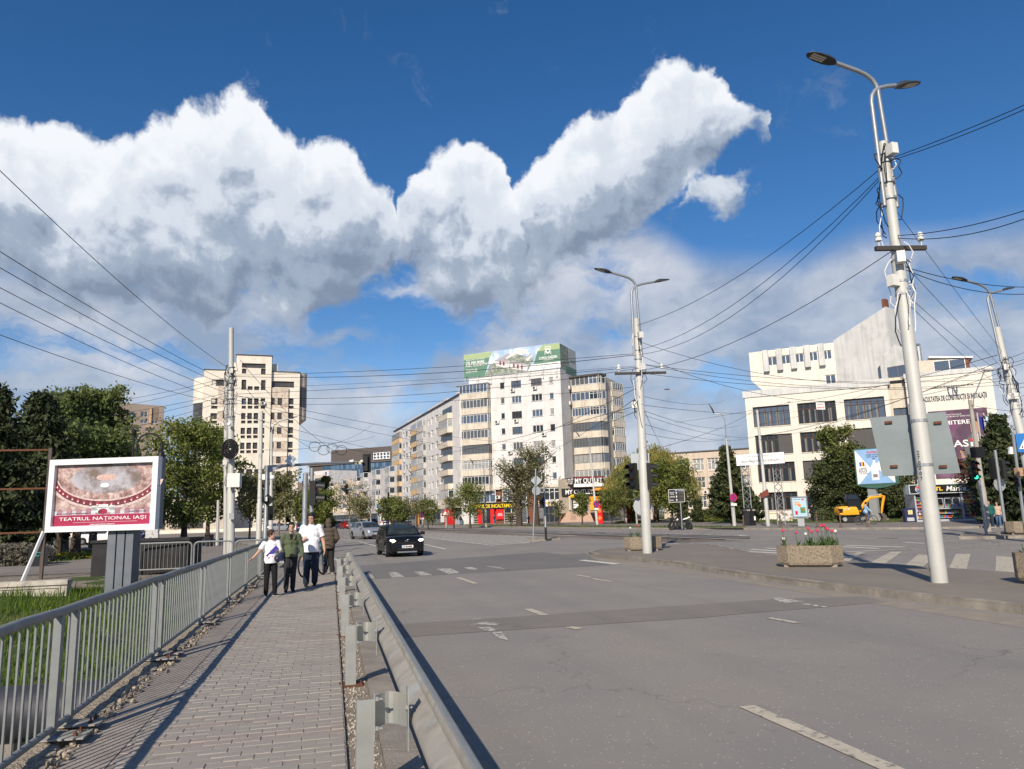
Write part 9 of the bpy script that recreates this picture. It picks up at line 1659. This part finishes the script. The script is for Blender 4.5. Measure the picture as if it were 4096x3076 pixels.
wom=person('woman in an olive green jacket and torn dark jeans walking in the middle',Pw,R(6),hw_,dict(kl=(.04,-.03,.285),al=(.035,.0,.045),kr=(-.05,-.03,.285),ar=(-.06,-.03,.045),el=(.15,.02,.64),wl=(.165,-.03,.50),er=(-.15,.015,.645),wr=(-.125,-.09,.56),hdl=(0,-.1,-1),hdr=(-.4,-.6,-.5),fl=(.1,-1,0),fr=(-.15,-1,0)),(OLV,DJ,SHB),HAIRB,sleeves='long',build=1.02)
b=MB();hc=Vector((0,-.012,.935))*hw_;b.ball(hc+Vector((0,.065,.035))*hw_,.026*hw_,10,8);b.build('hair_bun',HAIRB,wom,2,world=False)
b=MB();b.ball(Vector((0,-.055,.79))*hw_,(.03*hw_,.02*hw_,.045*hw_),10,8);b.build('black_top',BKT,wom,2,world=False)
for s in(-1,1):b=MB();b.hexa([Vector(p)*hw_ for p in((s*.012,-.075,.75),(s*.05,-.078,.76),(s*.05,-.07,.762),(s*.012,-.067,.752),(s*.03,-.062,.83),(s*.065,-.05,.835),(s*.065,-.04,.837),(s*.03,-.05,.832))]);b.build('collar',OLV,wom,world=False)
for z in(.72,.66,.6):b=MB();b.ball(Vector((.008,-.082,z))*hw_,.006*hw_,6,4);b.build('button',CHR,wom,world=False)
b=MB();b.box(Vector((0,-.0785,.64))*hw_,(.006,.006,.2*hw_));b.build('zip_seam',BKT,wom,world=False)
for x,z in((-.05,.27),(-.052,.36),(.05,.33)):b=MB();b.ball(Vector((x,-.065 if z<.3 else-.06,z))*hw_,(.012*hw_,.006*hw_,.012*hw_),7,5);b.build('denim_tear',SKIN,wom,world=False)
Pb=G(1079,2386,.142);hb_=ht(1090,2121,Pb)
boy=person('boy in a white printed T-shirt reaching out to the railing',Pb,R(14),hb_,dict(sr=(-.105,0,.80),er=(-.19,-.05,.68),wr=(-.285,-.08,.585),hdr=(-.8,-.2,-.35),el=(.14,-.02,.63),wl=(.10,-.10,.58),hdl=(-.3,-.9,0),kl=(.06,-.03,.285),al=(.07,-.01,.045),kr=(-.055,-.01,.285),ar=(-.055,.03,.045),fl=(.35,-1,0),fr=(-.1,-1,0)),(TW,cloth('joggers_black',(.010,.010,.011),.2),SHB,SHW),HAIRN,headrot=R(62),build=1.0)
# skateboard print on the shirt front: violet-blue deck with wheels
PV=mat('print_violet',(.10,.05,.30),.8,var=.5,vs=12,col2=(.03,.08,.45),f2=(.45,.6),s2=14);PPK=mat('print_pink',(.55,.10,.30),.8)
b=MB();n=10;b.add([Vector((x,y,z))*hb_ for x,y,z in[(-.07+.15*k/n+s*.018,-.0905+.02*abs(-.07+.15*k/n)/.08,.60+.15*k/n-s*.022)for k in range(n+1)for s in(-1,1)]],[(2*k,2*k+1,2*k+3,2*k+2)for k in range(n)]);b.build('shirt_print',PV,boy,world=False)
for x,z in((-.045,.585),(.005,.60)):b=MB();b.ball(Vector((x,-.092,z))*hb_,(.014*hb_,.004*hb_,.014*hb_),8,5);b.build('shirt_print',PPK,boy,world=False)
b=MB();b.ball(Vector((.10,-.13,.575))*hb_,(.075*hb_,.05*hb_,.06*hb_),10,8);b.ball(Vector((.13,-.13,.62))*hb_,(.05*hb_,.05*hb_,.05*hb_),10,8);b.ball(Vector((.12,-.15,.53))*hb_,(.04*hb_,.035*hb_,.035*hb_),8,6);jk=b.build('carried_jacket',cloth('jacket_navy',(.018,.025,.06),.3,8),None,2);jk.parent=boy;remesh(jk,.012,2);jk.parent=None;jk.matrix_world=full(boy);tag(jk,'bundled navy jacket carried under the boy\'s arm','jacket')
b=MB();b.tube([Vector((.13+.03*math.cos(a),-.185,.515+.012*math.sin(a)))*hb_ for a in np.linspace(0,6.28,10)],.006,4);b.build('cuff_band',WHT,jk,world=False)
Ph=G(1312,2296,.142);hh_=ht(1315,2075,Ph)
person('man in a brown hooded jacket and dark trousers seen from behind',Ph,R(186),hh_,dict(el=(.15,.02,.64),wl=(.13,-.06,.56),er=(-.16,.03,.64),wr=(-.13,-.05,.56),hl=(.05,0,.5),hr=(-.05,0,.5),al=(.06,.02,.045),ar=(-.075,-.01,.045)),(BRJ,DGT,cloth('shoe_grey',(.16,.14,.11)),SHW),None,sleeves='long',build=1.22,hood=True,coat=.04,face=False)
# couple by the kiosk
GS=cloth('sweater_teal',(.012,.10,.09),.1);BG_=cloth('jacket_beige',(.50,.36,.27),.08);JB=cloth('jeans_mid',(.07,.13,.24),.2);
walk=dict(kl=(.05,-.07,.29),al=(.05,-.10,.06),fl=(0,-1,.25),kr=(-.05,.03,.29),ar=(-.05,.15,.08),fr=(0,-1,-.5),el=(.14,.05,.64),wl=(.13,.02,.5),er=(-.14,-.03,.64),wr=(-.13,-.12,.53))
P=G(3982,2118,.0);P=G(3968,2115,0);h_=ht(3965,2002,P);person('person in a teal sweater and navy trousers walking past the kiosk',P,R(-50),h_,walk,(GS,JN,SHW,SHW),HAIRN,.012,sleeves='long',fin=False,build=1.1)
b=MB();o=None
P2=G(4000,2114,0)+Vector((.35,.35,0));person('person in a beige jacket and blue jeans walking beside the teal sweater',P2,R(-50),h_*.95,walk,(BG_,JB,SHW,SHW),HAIRN,.012,sleeves='long',fin=False)
ride=dict(hl=(.05,.06,.53),hr=(-.05,.06,.53),kl=(.06,-.16,.45),al=(.06,-.10,.25),kr=(-.06,-.14,.36),ar=(-.06,-.03,.13),el=(.11,-.14,.66),wl=(.12,-.25,.56),er=(-.11,-.14,.66),wr=(-.12,-.25,.56),ch=(0,-.05,0),head=(0,-.08,.935))
def rider(label,veh,h,C,hair,zoff,hood=False,rzo=0.):p=veh.location;return person(label,(p.x,p.y,p.z+zoff),veh.rotation_euler.z+R(90)+rzo,h,ride,C,hair,.012,sleeves='long',fin=False,hood=hood,build=1.05)
rider('cyclist in a light blue jacket riding in front of the excavator',bike2,1.7,(cloth('jacket_sky',(.30,.45,.62),.1),JB,SHW,SHW),HAIRN,.02);rider('cyclist dressed in black half hidden by the citylight',bike3,1.7,(cloth('coat_black',(.02,.016,.014),.2),BKT,SHB),HAIRB,.02);rider('motorcyclist in a black jacket riding away over the junction',mo,1.72,(cloth('moto_black',(.02,.014,.018),.2),DGT,SHB),HAIRB,-.12)
b=MB();
stand=dict(al=(.05,.02,.045),ar=(-.05,-.01,.045))
for u,vb,vt,rz,C,hr,lab,pose in((1843,2099,2063,10,(cloth('jacket_dark1',(.018,.018,.022)),JB,SHB),HAIRB,'person with a white bag standing by the grey shop shutter',stand),(1978,2096,2058,30,(cloth('jacket_grey',(.05,.05,.06)),JB,SHW,SHW),HAIRN,'young person in jeans beside the red shop pillar',stand),(2115,2098,2058,-70,(cloth('jacket_dark2',(.014,.013,.014)),BKT,SHB),HAIRB,'person in black walking between the big street trees',walk),(2222,2088,2044,0,(cloth('jacket_dark3',(.02,.015,.015)),DGT,SHB),HAIRB,'person in black standing by the white shop sign entrance',stand),(1730,2103,2073,-40,(cloth('suit_black',(.012,.012,.013)),BKT,SHB),HAIRN,'person in a black suit walking past the wing shops',walk),(1354,2097,2066,180,(cloth('coat_dk',(.02,.02,.022)),BKT,SHB),HAIRB,'person in dark clothes far down the pavement',walk)):
    P=G(u,vb,.13);person(lab,P,R(rz),ht(u,vt,P),pose,C,hr,.016,fin=False,sleeves='long',face=False,group='pedestrians before the shops')
